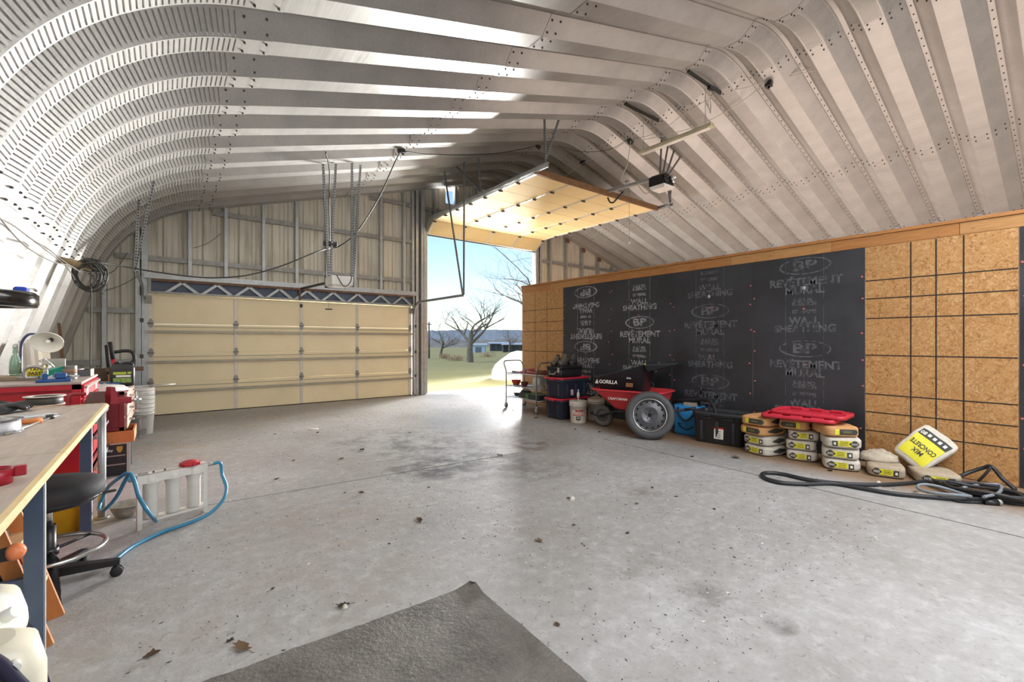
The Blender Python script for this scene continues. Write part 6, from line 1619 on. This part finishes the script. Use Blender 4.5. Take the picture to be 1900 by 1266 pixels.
hose('blue hose arching from the red capped end of the filter stand down across the floor', bez([pr, pr + Vector((.05, .005, -.005)), atd(412, 880, depth_of(pr) + .05), atd(420, 905, depth_of(pr)), atd(412, 930, depth_of(pr) - .1), g(385, 955, .03), g(345, 972, .013), g(300, 988, .013), g(250, 1012, .013), g(222, 1032, .013), g(208, 1048, .013)], 10))
pl_ = fm @ Vector((-W2 - .042, .03, .37)); dL = depth_of(pl_)
hose('blue hose looping from the left end of the filter stand to the floor', bez([pl_, atd(236, 878, dL), atd(222, 886, dL + .02), atd(200, 905, dL + .12), atd(187, 930, dL + .15), atd(184, 946, dL + .08), atd(196, 944, dL), atd(216, 922, dL - .03), atd(233, 890, dL - .07), atd(241, 879, dL - .10), atd(249, 892, dL - .12), atd(258, 922, dL - .14), atd(275, 950, dL - .16), g(290, 967, .02)], 8))
bw = bowl('metal_bowl', 'dented enamel bowl on the floor behind the filter stand', 'bowl', tuple(g(234, 958)), M('speckled_enamel', '#b7b3a9', .4, .3, .2, 40), .105, .10)
# ---- stool
stl = thing('work_stool', 'black padded shop stool with chrome foot ring on five casters', 'stool', (-.50, 3.52, 0), R(20))
mb = MB(); loft(mb, [(0, 0, .40, .40, .495, .19), (0, 0, .46, .46, .515, .22), (0, 0, .47, .47, .555, .23), (0, 0, .44, .44, .585, .21), (0, 0, .34, .34, .60, .16), (0, 0, .15, .15, .604, .07)], k=7); mb.build('seat', M('black_upholstery', '#27272a', .75, 0, .1, 40, .2), stl)
mb = MB(); loft(mb, [(0, 0, .38, .38, .475, .18), (0, 0, .425, .425, .495, .2), (0, 0, .43, .43, .51, .2)], k=7); mb.build('seat_shell', BLK, stl)
mb = MB(); mb.cyl((0, 0, .09), (0, 0, .36), .030, n=18); mb.build('column_sleeve', BLK, stl)
mb = MB(); mb.cyl((0, 0, .36), (0, 0, .48), .016, n=14); mb.build('gas_lift', CHROME, stl)
mb = MB(); mb.tube([(.235 * math.cos(2 * math.pi * k / 36), .235 * math.sin(2 * math.pi * k / 36), .215) for k in range(36)], .012, 8, True); mb.build('foot_ring', CHROME, stl)
mb = MB()
for k in range(3):
    a = 2 * math.pi * k / 3 + .5; mb.cyl((.028 * math.cos(a), .028 * math.sin(a), .215), (.235 * math.cos(a), .235 * math.sin(a), .215), .009, n=8)
mb.cyl((0, 0, .195), (0, 0, .235), .042, n=16); mb.build('ring_spokes', BLK, stl)
mb = MB(); mb.cyl((.02, 0, .465), (.27, .05, .46), .006, n=8); mb.cbox((.27, .05, .46), (.07, .03, .012), .004); mb.build('height_lever', BLK, stl)
for k in range(5):
    a = 2 * math.pi * k / 5 + R(-25); d = Vector((math.cos(a), math.sin(a), 0)); s2 = Vector((-d.y, d.x, 0)); q = []
    for t, w, z0, z1 in ((.02, .035, .075, .125), (.30, .018, .068, .098)):
        for sg in (-1, 1):
            for z in (z0, z1): q.append(d * t + s2 * (sg * w) + Vector((0, 0, z)))
    mb = MB(); mb.hull(q); arm_ = mb.build('base_arm', BLK, stl)
    mb = MB(); p = d * .285
    for sg in (-1, 1):
        mb.lathe([(0, -.009), (.026, -.009), (.030, -.004), (.030, .004), (.026, .009), (0, .009)], 14, Matrix.Translation(p + s2 * (sg * .014) + Vector((0, 0, .0305))) @ Matrix.Rotation(a, 4, 'Z') @ Matrix.Rotation(R(90), 4, 'X'))
    mb.cyl(p + Vector((0, 0, .03)), p + Vector((0, 0, .07)), .008, n=8); mb.build('caster', BLKM, arm_)
# ---- on the bench top
def onb(x, y): q = gz(x, y, BZ); return (q.x, q.y, BZ + .0005)
tool('tape_reel', 'empty black reel with pale flanges lying on the workbench', 'reel', onb(83, 751), 0, (('drum', M('dark_reel', '#3f3b38', .5), lambda m: m.lathe([(.10, .006), (.10, .062), (.075, .062), (.075, .006), (.10, .006)], 30)), ('flange', M('reel_flange', '#b3aca3', .45), lambda m: m.lathe([(.075, 0), (.115, 0), (.115, .006), (.075, .006), (.075, 0)], 30)), ('flange', M('reel_flange', '#b3aca3', .45), lambda m: m.lathe([(.075, .062), (.115, .062), (.115, .068), (.075, .068), (.075, .062)], 30))))
tool('wire_spool', 'clear spool wound with white cord on the workbench', 'spool', (-.70, 3.45, BZ + .0005), 0, (('winding', M('white_cord_coil', '#cfd0d6', .6, 0, .12, 60), lambda m: m.lathe([(.05, .008), (.105, .008), (.108, .03), (.105, .062), (.05, .062)], 30)), ('lower_flange', M('clear_plastic', '#b9bdc0', .15, 0, .05, 5, trans=.5), lambda m: m.lathe([(.0, 0), (.118, 0), (.118, .006), (0, .006)], 30)), ('upper_flange', M('smoke_plastic', '#6f6f70', .2, 0, .1, 5, trans=.3), lambda m: m.lathe([(.03, .064), (.118, .064), (.118, .07), (.03, .07), (.03, .064)], 30))))
tool('screwdriver', 'orange handled screwdriver beside the white cord spool', 'screwdriver', onb(55, 787), R(20), (('handle', M('orange_handle', '#cf7a3a', .4), lambda m: m.cyl((-.035, 0, .016), (.05, 0, .016), .014, .016, 10)), ('shank', CHROME, lambda m: m.cyl((-.11, 0, .012), (-.035, 0, .015), .004, n=8))))
t_ = thing('socket_wrench', 'long chrome ratchet wrench lying on the workbench', 'wrench', (-.62, 3.33, BZ + .001)); d = Vector((-.545, 3.88, BZ + .001)) - Vector(t_.location)
mb = MB(); mb.cyl((0, 0, .008), d + Vector((0, 0, .008)), .007, n=8); mb.build('shaft', CHROME, t_)
mb = MB(); mb.cyl(d, d + Vector((0, 0, .026)), .02, n=12); mb.build('head', M('dark_tool_steel', '#4a4745', .5, .6), t_)
hp = lump('leather_gloves', 'pair of black work gloves heaped on the workbench by the red chest', 'gloves', (-.86, 4.42, BZ), (.24, .28, .07), M('black_glove_leather', '#232326', .45), 44, R(10), 'palm', .3)
for k in range(4):
    mb = MB(); mb.tube(bez([(.0 + .02 * k, -.07 + .04 * k, .04), (.07 + .015 * k, -.08 + .045 * k, .05), (.125 + .01 * k, -.085 + .045 * k, .02)], 5), [.016] * 10 + [.011], 8); mb.build('finger', M('black_glove_leather', '#232326', .45), hp)
tool('plastic_plate', 'thin clear plastic plate lying on the workbench', 'plate', (-.68, 4.0, BZ + .0005), R(30), (('disc', M('clear_lid', '#cfd2d3', .12, 0, .05, 5, trans=.4), lambda m: m.lathe([(0, .003), (.15, .003), (.16, .010), (.165, .010), (.16, 0), (0, 0)], 30)), ('tab', M('clear_lid', '#cfd2d3', .12, 0, .05, 5, trans=.4), lambda m: m.cbox((.17, 0, .004), (.03, .03, .006), .002))))
tool('red_cup', 'red plastic cup holder with tab on the near board of the workbench', 'cup', (-.45, 2.22, BZ + .0005), R(10), (('cup', M('dark_red_plastic', '#96182a', .35), lambda m: m.lathe([(.05, 0), (.055, .05), (.051, .05), (.046, .004), (0, .004)], 26)), ('tab', M('dark_red_plastic', '#96182a', .35), lambda m: m.cbox((.066, 0, .036), (.03, .03, .035), .003))))
tool('parts_packet', 'pink and white paper packet on the near board of the workbench', 'packet', (-.50, 2.42, BZ + .0005), R(40), (('packet', M('pink_paper', '#cfa5ae', .7), lambda m: m.cbox((0, 0, .01), (.09, .07, .02), .004)), ('flap', LABW, lambda m: m.cbox((.01, .05, .022), (.07, .05, .004), .001))))
# ---- magnifier lamp head above the bench
mg = thing('magnifier_lamp', 'dark glossy round magnifier lamp head with a blue clip over the workbench', 'lamp', (-.52, 2.42, 1.50))
ZB = M('smoked_chrome', '#3c3a38', .18, .7, .1, 6)
mb = MB(); mb.lathe([(.09, .0), (.145, .0), (.150, .01), (.150, .045), (.14, .055), (.09, .05), (.09, .0)], 40); mb.build('ring_housing', ZB, mg)
mb = MB(); mb.lathe([(0, .015), (.09, .01), (.09, .03), (0, .035)], 30); mb.build('lens', M('lens_glass', '#c6d2d6', .05, 0, .02, 4, trans=.8), mg)
mb = MB(); mb.tube(bez([(.02, .10, .055), (-.1, .06, .07), (-.2, 0, .10), (-.35, -.05, .05), (-.45, -.10, -.25), (-.48, -.12, -.59)], 6), .013, 8); mb.build('arm', M('grey_arm', '#8e8f92', .3, .6), mg)
mb = MB(); mb.cbox((.10, .03, .065), (.035, .06, .022), .006); mb.build('blue_clip', M('blue_clip', '#2347b5', .35), mg)
mb = MB(); mb.tube(bez([(.10, .05, .065), (.12, .09, .075), (.13, .10, .07)], 5), .005, 6); mb.build('clip_lever', CHROME, mg)
mb = MB(); mb.cbox((-.48, -.12, -.595), (.08, .08, .02), .004); mb.build('bench_clamp', BLK, mg)
# ---- sprayer tanks by the near legs
TANK = M('tank_poly', '#e4dec9', .4, 0, .05, 3)
for k, (px_, dp, top, lab) in enumerate(((32, 1.72, .44, 'white sprayer tank with dark harness standing by the bench leg'), (28, 1.38, .47, 'white sprayer tank with dark harness in front of the other tank'))):
    q = atd(px_, 1100, dp); t_ = thing('sprayer_tank', lab, 'tank', (q.x - (.145 if k == 0 else .10), q.y + .0, 0), R(22 - 8 * k))
    mb = MB(); loft(mb, [(0, 0, .30, .20, 0, .05), (0, 0, .33, .22, .02, .07), (0, 0, .33, .22, top - .10, .07), (0, 0, .30, .20, top - .03, .08), (0, 0, .20, .14, top, .06)], k=5); mb.build('tank', TANK, t_)
    mb = MB(); mb.tube(bez([(.02, -.08, top + .01), (.06, -.12, top - .03), (.09, -.135, top - .09), (.13, -.135, top - .17)], 6), .020, 8); mb.hull([(.09, -.165, top - .12), (.15, -.165, top - .13), (.21, -.15, .02), (.14, -.155, .02), (.09, -.12, top - .12), (.15, -.12, top - .13), (.20, -.11, .02), (.14, -.12, .02)]); mb.build('harness_strap', M('indigo_foam', '#1d1a33', .8), t_)
    mb = MB(); mb.cyl((.0, -.11, top - .04), (.09, -.12, top - .05), .008, n=8); mb.cyl((.09, -.13, top - .05), (.09, -.10, top - .05), .014, n=10); mb.build('valve', WHT, t_)
    mb = MB(); mb.cyl((-.06, 0, top), (-.06, 0, top + .03), .06, n=20); mb.build('filler_cap', WHT, t_)
fd = thing('fan_disc', 'round white plastic cover leaning under the bench edge', 'cover', tuple(atd(-8, 1085, 1.45)), R(-30)); fd.location.z = .47; 
mb = MB(); mb.lathe([(0, .03), (.06, .028), (.085, .015), (.09, 0), (.083, 0), (.06, .018), (0, .02)], 26, Matrix.Rotation(R(60), 4, 'Y')); mb.build('disc', M('white_disc', '#e2e3dc', .35), fd)
mb = MB(); mb.cyl((0, 0, .0), (.06, 0, .03), .02, n=10); mb.build('hub', WHT, fd)
p0 = atd(-30, 1040, 1.62); p1 = atd(42, 1020, 1.62); wd = thing('spray_wand', 'black foam gripped wand with orange tip under the bench edge', 'wand', tuple(p0)); d = p1 - p0
mb = MB(); mb.cyl((0, 0, 0), d * .8, .022, .026, 12); mb.build('grip', M('black_foam', '#2b2b2c', .85), wd)
mb = MB(); mb.tube([d * .78, d * .86, d * .94, d], [.030, .030, .022, .008], 12); mb.build('tip', M('orange_tip', '#d77a4b', .5), wd)
# ---- wooden step stool folded under the bench
sh = thing('sawhorse', 'orange wooden folding trestle standing under the bench by the stool', 'trestle', (-.62, 3.03, 0))
OW = mat_wood('orange_trestle_wood', '#b06a33', '#c98249', (3, 3, 1)); PW = mat_wood('pale_trestle_wood', '#cfa878', '#e0be92', (3, 3, 1))
def slat(mb, a, b, w, t): m_ = frame(a, b, (0, 1, 0)); L_ = (Vector(b) - Vector(a)).length; mb.box((0, 0, L_ / 2), (w, t, L_), m_)
for y in (.12, -.16):
    mb = MB(); slat(mb, (.20, y, 0.003), (.0, y, .74), .06, .02); mb.build('front_leg', OW, sh)
    mb = MB(); slat(mb, (-.20, y, 0.003), (.0, y + .02, .74), .05, .02); mb.build('rear_leg', OW, sh)
for z in (.22, .45):
    mb = MB(); x = .20 * (1 - z / .74); mb.bx(x - .03, x + .03, -.15, .11, z - .01, z + .01); mb.build('rung', PW, sh)
mb = MB(); mb.bx(-.08, .08, -.19, .17, .742, .764); mb.build('top_step', PW, sh)
# ---- bins under the far end of the bench
yb_ = thing('storage_bin', 'yellow plastic bin under the far end of the workbench', 'bin', (-.62, 4.62, 0), R(5)); mb = MB(); loft(mb, [(0, 0, .26, .30, 0, .03), (0, 0, .30, .34, .22, .03), (0, 0, .32, .36, .23, .03), (0, 0, .28, .32, .23, .03), (0, 0, .24, .28, .01, .03)]); mb.build('bin', M('yellow_bin', '#d8a51e', .45), yb_); mb = MB(); mb.cbox((.16, 0, .19), (.02, .12, .03), .005); mb.build('handle', M('yellow_bin', '#d8a51e', .45), yb_)
rb_ = thing('fuel_can', 'tall red metal can under the workbench behind the stool', 'can', (-.68, 4.16, 0), R(12)); mb = MB(); loft(mb, [(0, 0, .15, .24, 0, .02), (0, 0, .16, .25, .02, .02), (0, 0, .16, .25, .40, .02), (0, 0, .10, .16, .44, .02)]); mb.build('body', TRED, rb_); mb = MB(); mb.cyl((0, -.05, .44), (0, -.05, .47), .025, n=12); mb.build('cap', BLK, rb_)

# ================================================================ FLOOR MAT AND DEBRIS
def mat_mat():
    t = NT('rubber_mat'); n = t.noise(t.co, 60, 4, .6); n2 = t.noise(t.co, 4, 4)
    c = t.ramp(n2, [(.35, srgb('#55514c')), (.65, srgb('#716d67'))])
    c = t.mix(t.ramp(n, [(.5, (0, 0, 0)), (.75, (.35,) * 3)]), c, srgb('#8d877d'))
    t.color(c); t.rough(.55); t.bump(t.math('ADD', n, t.noise(t.co, 22, 2)), .9, .008); return t.m
cm_ = g(878, 1085); ma = g(380, 1266); mb2 = g(1090, 1266)
da = (ma - cm_).normalized(); db = (mb2 - cm_).normalized()
rows = []
for i in range(61):
    row = []
    for j in range(61):
        u, v = 1.55 * i / 60, 1.9 * j / 60
        e = .010 * noise.noise(Vector((v * 14, 3, 0))) if i == 0 else (.010 * noise.noise(Vector((u * 14, 7, 0))) if j == 0 else 0)
        p = cm_ + da * u + db * v + (da * abs(e) if i == 0 else db * abs(e) if j == 0 else Vector())
        if i == 0 and j == 0: p = p + (da + db) * .03
        curl = .035 * max(0, 1 - (u + v) / .16) ** 2 + .008 * max(0, noise.noise(Vector((u * 6, v * 6, 1)))) * (1 if min(u, v) < .05 else .3)
        row.append((p.x, p.y, .006 + curl))
    rows.append(row)
mb = MB(); mb.grid(rows); mo = thing('rubber_mat', 'dark grey textured mat with curled corner lying on the concrete', 'mat', (cm_.x, cm_.y, 0)); wchild(mb, 'top_sheet', mat_mat(), mo)
mb = MB(); edge = [Vector(rows[i][0]) for i in range(60, -1, -1)] + [Vector(rows[0][j]) for j in range(1, 61)]
mb.grid([edge, [p - Vector((0, 0, p.z - .0008 if p.z < .012 else .006)) for p in edge]], smooth=False); wchild(mb, 'cut_edge', M('mat_edge', '#3d3a36', .8), mo)
LEAF = [M('dry_leaf_brown', '#4f3b29', .8, 0, .2, 30), M('dry_leaf_dark', '#332a22', .8, 0, .2, 30), M('dry_leaf_tan', '#6b5540', .8, 0, .2, 30)]
STEM = M('leaf_stem', '#4a3a2a', .8)
def leaf_mesh(seed, s):
    r_ = random.Random(seed); mb = MB(); n = 9; pts = []
    out = []
    for k in range(n * 2):
        a = 2 * math.pi * k / (n * 2); rr = (1.0 if k % 2 == 0 else .62 + .2 * r_.random()) * (.8 + .4 * r_.random())
        x, y = rr * math.cos(a), rr * math.sin(a) * .62
        out.append((x * s, y * s, s * (.10 + .55 * abs(y) + .35 * max(0, x) * r_.random())))
    v = [(0, 0, .02 * s)] + out
    mb.add(v, [(0, k + 1, (k + 1) % (2 * n) + 1) for k in range(2 * n)], 0, True)
    return mb.mesh('leaf', LEAF[seed % 3])
LM = [leaf_mesh(k, 1.0) for k in range(6)]
def stem_mesh():
    mb = MB(); mb.tube([(-.7, 0, .12), (-1.1, .05, .1), (-1.5, .15, .06)], .03, 4); return mb.mesh('stem', STEM)
SM = stem_mesh()
LEAVES = [(777, 967, .045), (637, 1127, .04), (448, 1206, .045), (283, 1217, .035), (428, 1190, .02), (1000, 1005, .03), (1033, 1160, .02), (505, 1094, .018), (513, 890, .03), (670, 915, .03), (672, 835, .035), (633, 852, .03), (545, 855, .02),
          (925, 845, .03), (930, 846, .03), (1067, 797, .03), (1112, 802, .03), (1365, 850, .05), (1228, 812, .025), (1055, 925, .02), (1255, 922, .02), (1065, 975, .02), (1110, 880, .015), (795, 905, .02), (590, 803, .03), (930, 805, .025), (995, 776, .05), (952, 762, .03), (1540, 874, .03), (1182, 935, .02), (1325, 945, .018), (700, 965, .015), (860, 1000, .012), (722, 1010, .015), (1165, 990, .02), (510, 806, .02), (760, 803, .02), (1285, 848, .03), (640, 915, .02), (1210, 905, .02), (870, 800, .02)]
LANDM = [('the black mat', cm_), ('the filter stand', Vector((.07, 4.3, 0))), ('the wire cart', Vector((5.6, 6.9, 0))), ('the spare wheel', Vector((5.36, 3.77, 0))), ('the stacked sacks', Vector((5.8, 2.1, 0))), ('the black hose', g(1600, 900)), ('the wide closed door', Vector((2.4, 10.5, 0))), ('the open doorway', Vector((7.0, 10.4, 0))), ('the pails and totes', Vector((5.5, 5.4, 0))), ('the soot stain', g(840, 850)), ('the pale round stone', g(1062, 928))]
for k, (x, y, s_) in enumerate(LEAVES):
    p = g(x, y); near = min(LANDM, key=lambda q: (q[1] - p).length)
    lab = ('large ' if s_ > .034 else 'tiny ' if s_ < .019 else 'small ') + ('brown', 'dark brown', 'tan')[(k % 6) % 3] + ' dry leaf on the concrete floor near ' + near[0]
    t_ = thing('dry_leaf', lab, 'leaf', (p.x, p.y, .001), R(rnd.uniform(0, 360)), 'dry leaves scattered on the floor')
    o = link('leaf_blade', LM[k % 6], t_); o.scale = (s_, s_, s_); o = link('leaf_stem', SM, t_); o.scale = (s_, s_, s_)
for x, y, s_, lab, mt_ in ((1062, 928, .035, 'pale round stone lying alone on the bare slab', M('pale_stone', '#c9c3b6', .7)), (1630, 902, .05, 'torn scrap of white paper by the black hose', M('paper_scrap', '#d6d1c8', .8)), (640, 1128, .02, 'white wood chip beside a curled leaf', M('wood_chip', '#d5cfc0', .8))):
    p = g(x, y); lump('stone' if 'stone' in lab else 'paper_scrap' if 'paper' in lab else 'wood_chip', lab, 'stone' if 'stone' in lab else 'scrap', (p.x, p.y, 0), (s_ * 1.6, s_, s_ * .9), mt_, x * .01, 0, 'body', .4)
# round floor drain cover
p = g(582, 796); dr_ = thing('drain_cover', 'round pale cover set flush in the concrete near the wide door', 'drain cover', (p.x, p.y, 0)); mb = MB(); mb.lathe([(.0, .003), (.07, .003), (.075, .0005), (.0, .0005)], 24); mb.build('disc', M('pale_cover', '#c9c4b9', .6), dr_); mb = MB(); mb.tube([(.078 * math.cos(2 * math.pi * k / 24), .078 * math.sin(2 * math.pi * k / 24), .001) for k in range(24)], .002, 4, True); mb.build('rim', GALVD, dr_)
# countless crumbs of leaf and grit
mb = MB(); rr = random.Random(11)
for k in range(9000):
    while True:
        x, y = rr.uniform(-.2, 5.9), rr.uniform(.9, 10.2)
        dn = noise.noise(Vector((x * .7, y * .7, 2))) * .5 + .5
        if rr.random() < dn * (1.25 if x > 1.5 else .8): break
    if cm_.x - .1 < x < cm_.x + .3 and y < 2.2: pass
    s_ = rr.uniform(.0025, .009) * (1.7 if rr.random() < .12 else 1); a = rr.uniform(0, 6.28); c_, n_ = math.cos(a) * s_, math.sin(a) * s_; w = rr.uniform(.25, .6)
    zb = .0006
    mb.add([(x + c_, y + n_, zb + s_ * .15), (x - n_ * w, y + c_ * w, zb), (x - c_, y - n_, zb + s_ * .3), (x + n_ * w, y - c_ * w, zb)], [(0, 1, 2, 3)], rr.choice((0, 0, 1, 1, 2, 3)))
o = mb.build('leaf_crumbs', [M('crumb_brown', '#5b4a38', .85), M('crumb_dark', '#3a342c', .85), M('crumb_tan', '#85725a', .85), M('crumb_white', '#d8d4ca', .8)], None, False); tag(o, 'fine crumbs of dry leaf and grit strewn over the concrete', 'debris', kind='stuff')

# ================================================================ OUTSIDE
BARK = M('grey_bark', '#5d5852', .9, 0, .25, 6, .3); TWIG = M('grey_twig', '#6b655f', .9, 0, .2, 6)
def tree(name, label, loc, h, seed, r0, spread=.55, levels=5, group=None, trunk_frac=.28, lean=(0, 0)):
    t_ = thing(name, label, 'tree', loc, R(seed * 37), group); r_ = random.Random(seed)
    mt, mbr, mtw = MB(), MB(), MB()
    def grow(p, d, L, r, lv):
        k = 5 if lv < 3 else 3; pts = [p.copy()]; rad = [r]; q = p.copy(); dd = d.copy()
        for i in range(k):
            dd = (dd + Vector((r_.uniform(-1, 1), r_.uniform(-1, 1), r_.uniform(-.35, .5))) * (.16 if lv == 0 else .30)).normalized()
            q = q + dd * (L / k); pts.append(q.copy()); rad.append(r * (1 - .45 * (i + 1) / k))
        (mt if lv == 0 else mbr if lv < 3 else mtw).tube(pts, rad, 8 if lv == 0 else 5 if lv < 3 else 3, caps=False)
        if lv >= levels: return
        nb = (5 if lv == 0 else 4 if lv < 3 else 3)
        for b in range(nb):
            i = len(pts) - 1 if (b == 0 and lv > 0) else r_.randint(2 if lv else 3, len(pts) - 1)
            az = r_.uniform(0, 2 * math.pi); out = Vector((math.cos(az), math.sin(az), r_.uniform(-.1, .75)))
            nd = (dd * (1 - spread) + out * spread * (1.3 if lv == 0 else 1)).normalized()
            if nd.z < -.15: nd.z = .1
            grow(pts[i], nd, L * r_.uniform(.62, .85) * (1.15 if lv == 0 else 1), rad[i] * r_.uniform(.5, .72), lv + 1)
    grow(Vector((0, 0, -.05)), Vector((lean[0], lean[1], 1)).normalized(), h * trunk_frac, r0, 0)
    mt.build('trunk', BARK, t_, False); mbr.build('branches', BARK, t_, False); o = mtw.build('twigs', TWIG, t_, False); tag(o, kind='stuff')
    return t_
def outg(x, y): q = g(x, y); return q
ZG = zo - .17
def at_ground(x, d): r = ray(x, 640); return (r.x * d, r.y * d, ZG)
tree('bare_tree', 'large spreading bare oak standing in the middle of the field', at_ground(872, 33), 8.0, 5, .27, .60, 5)
tree('bare_tree', 'smaller bare tree standing behind and beside the big oak', at_ground(818, 42), 5.4, 9, .14, .55, 5)
tree('bare_tree', 'near bare tree reaching its branches in beside the strand board', at_ground(1012, 23), 10.5, 14, .26, .66, 5)
tree('bare_tree', 'distant low bare tree along the field edge beyond the sheds', at_ground(945, 60), 4.6, 21, .14, .55, 5)
up = thing('utility_pole', 'wooden utility pole standing at the field edge', 'pole', at_ground(796, 40)); mb = MB(); mb.cyl((0, 0, 0), (0, 0, 3.25), .09, .07, 8); mb.build('pole', M('pole_wood', '#55504a', .9), up); mb = MB(); mb.bx(-.22, .22, -.04, .04, 3.0, 3.08); mb.build('cross_arm', M('pole_wood', '#55504a', .9), up)
# far wooded ridge
def mat_woods():
    t = NT('bare_woodland'); p = t.geo(); n = t.noise(t.mapping(p, (.5, .5, 1.2)), 1.0, 6, .7); n2 = t.noise(p, .06, 3)
    c = t.ramp(n, [(.3, srgb('#5f6a74')), (.55, srgb('#737d86')), (.75, srgb('#8b9299'))]); c = t.mix(t.ramp(n2, [(.4, (0, 0, 0)), (.7, (.4,) * 3)]), c, srgb('#7a7f80')); t.color(c); t.rough(1.0); return t.m
WOODS = mat_woods()
def ridge(name, dist, hgt, seed, wob, mat):
    mb = MB(); rows = []
    for j in range(6):
        row = []
        for i in range(260):
            a = R(-5 + 80 * i / 259); d = dist + j * dist * .05; x, y = d * math.sin(a), d * math.cos(a)
            hh = hgt * (.75 + .35 * noise.noise(Vector((x * .012, seed, 0)))) + wob * noise.noise(Vector((x * .35, seed + 3, j)))
            row.append((x, y, ZG - .5 + hh * min(1, j / 3)))
        rows.append(row)
    mb.grid(rows, smooth=False); return tag(mb.build(name, mat), kind='structure')
ridge('wooded_hills', 190, 8.5, 2.0, .7, WOODS)
ridge('tree_line', 110, 3.1, 7.0, .9, M('bare_thicket', '#6c6a64', 1.0, 0, .3, .8))
# sheds, brush and a white heap
def shed(label, x, d, w, h, dep, wallc, rz, openf):
    t_ = thing('farm_shed', label, 'shed', at_ground(x, d), rz); Wm = M('shed_' + wallc[1:], wallc, .7, 0, .1, 2)
    mb = MB(); mb.bx(-w / 2, w / 2, dep / 2 - .1, dep / 2, 0, h); mb.bx(-w / 2, -w / 2 + .1, -dep / 2, dep / 2, 0, h); mb.bx(w / 2 - .1, w / 2, -dep / 2, dep / 2, 0, h); mb.build('walls', Wm, t_)
    if not openf: mb = MB(); mb.bx(-w / 2, w / 2, -dep / 2, -dep / 2 + .1, 0, h); mb.build('front_wall', Wm, t_); mb = MB(); mb.bx(-.4, .4, -dep / 2 - .05, -dep / 2, 0, h * .8); mb.build('door', M('shed_door', '#5f6770', .7), t_)
    else:
        for k in range(4): mb = MB(); xx = -w / 2 + .1 + (w - .2) * k / 3; mb.bx(xx - .06, xx + .06, -dep / 2, -dep / 2 + .12, 0, h); mb.build('post', M('pole_wood', '#55504a', .9), t_)
    mb = MB(); mb.hull([(-w / 2 - .2, -dep / 2 - .2, h), (w / 2 + .2, -dep / 2 - .2, h), (-w / 2 - .2, dep / 2 + .2, h), (w / 2 + .2, dep / 2 + .2, h), (-w / 2 - .2, -dep / 2 - .2, h + .08), (w / 2 + .2, -dep / 2 - .2, h + .08), (-w / 2 - .2, dep / 2 + .2, h + .3), (w / 2 + .2, dep / 2 + .2, h + .3)]); mb.build('roof', M('shed_roof', '#8f9aa3', .6), t_)
    return t_
shed('pale blue shed with an open front at the field edge', 926, 70, 2.9, 1.1, 2.5, '#8fa3b0', R(-35), True)
shed('small pale blue shed beside the big oak', 888, 60, 1.9, .95, 2, '#9db4c4', R(-35), False)
shed('low grey open sided barn partly hidden by the strand board', 957, 62, 3.6, 1.0, 2.5, '#77808a', R(-38), True)
BRUSH = M('dry_brush', '#9b8b70', .95, 0, .3, 5)
for k, (x, d, w, lab) in enumerate(((845, 36, 1.5, 'low tangle of dry brush left of the oak trunk'), (826, 40, 1.1, 'small clump of dry weeds near the utility pole'), (905, 44, 1.6, 'dry brush heap in front of the blue sheds'), (948, 30, 1.0, 'dry brush beside the white heap'))):
    t_ = thing('brush_clump', lab, 'brush', at_ground(x, d)); mb = MB(); r_ = random.Random(k)
    for i in range(140):
        a = r_.uniform(0, 6.28); rr_ = r_.uniform(0, w / 2); b = Vector((rr_ * math.cos(a), rr_ * math.sin(a), 0)); mb.tube([b, b + Vector((r_.uniform(-.2, .2), r_.uniform(-.2, .2), r_.uniform(.15, .5)))], .012, 3, caps=False)
    mb.build('stems', BRUSH, t_, False)
hp_ = lump('gravel_heap', 'white heap of crushed stone outside the tall door beside the strand board', 'heap', tuple(Vector(at_ground(972, 17.2))), (2.6, 2.6, 1.15), M('white_gravel', '#b9b7b2', .9, 0, .1, 20, .5), 51, 0, 'heap', .1)
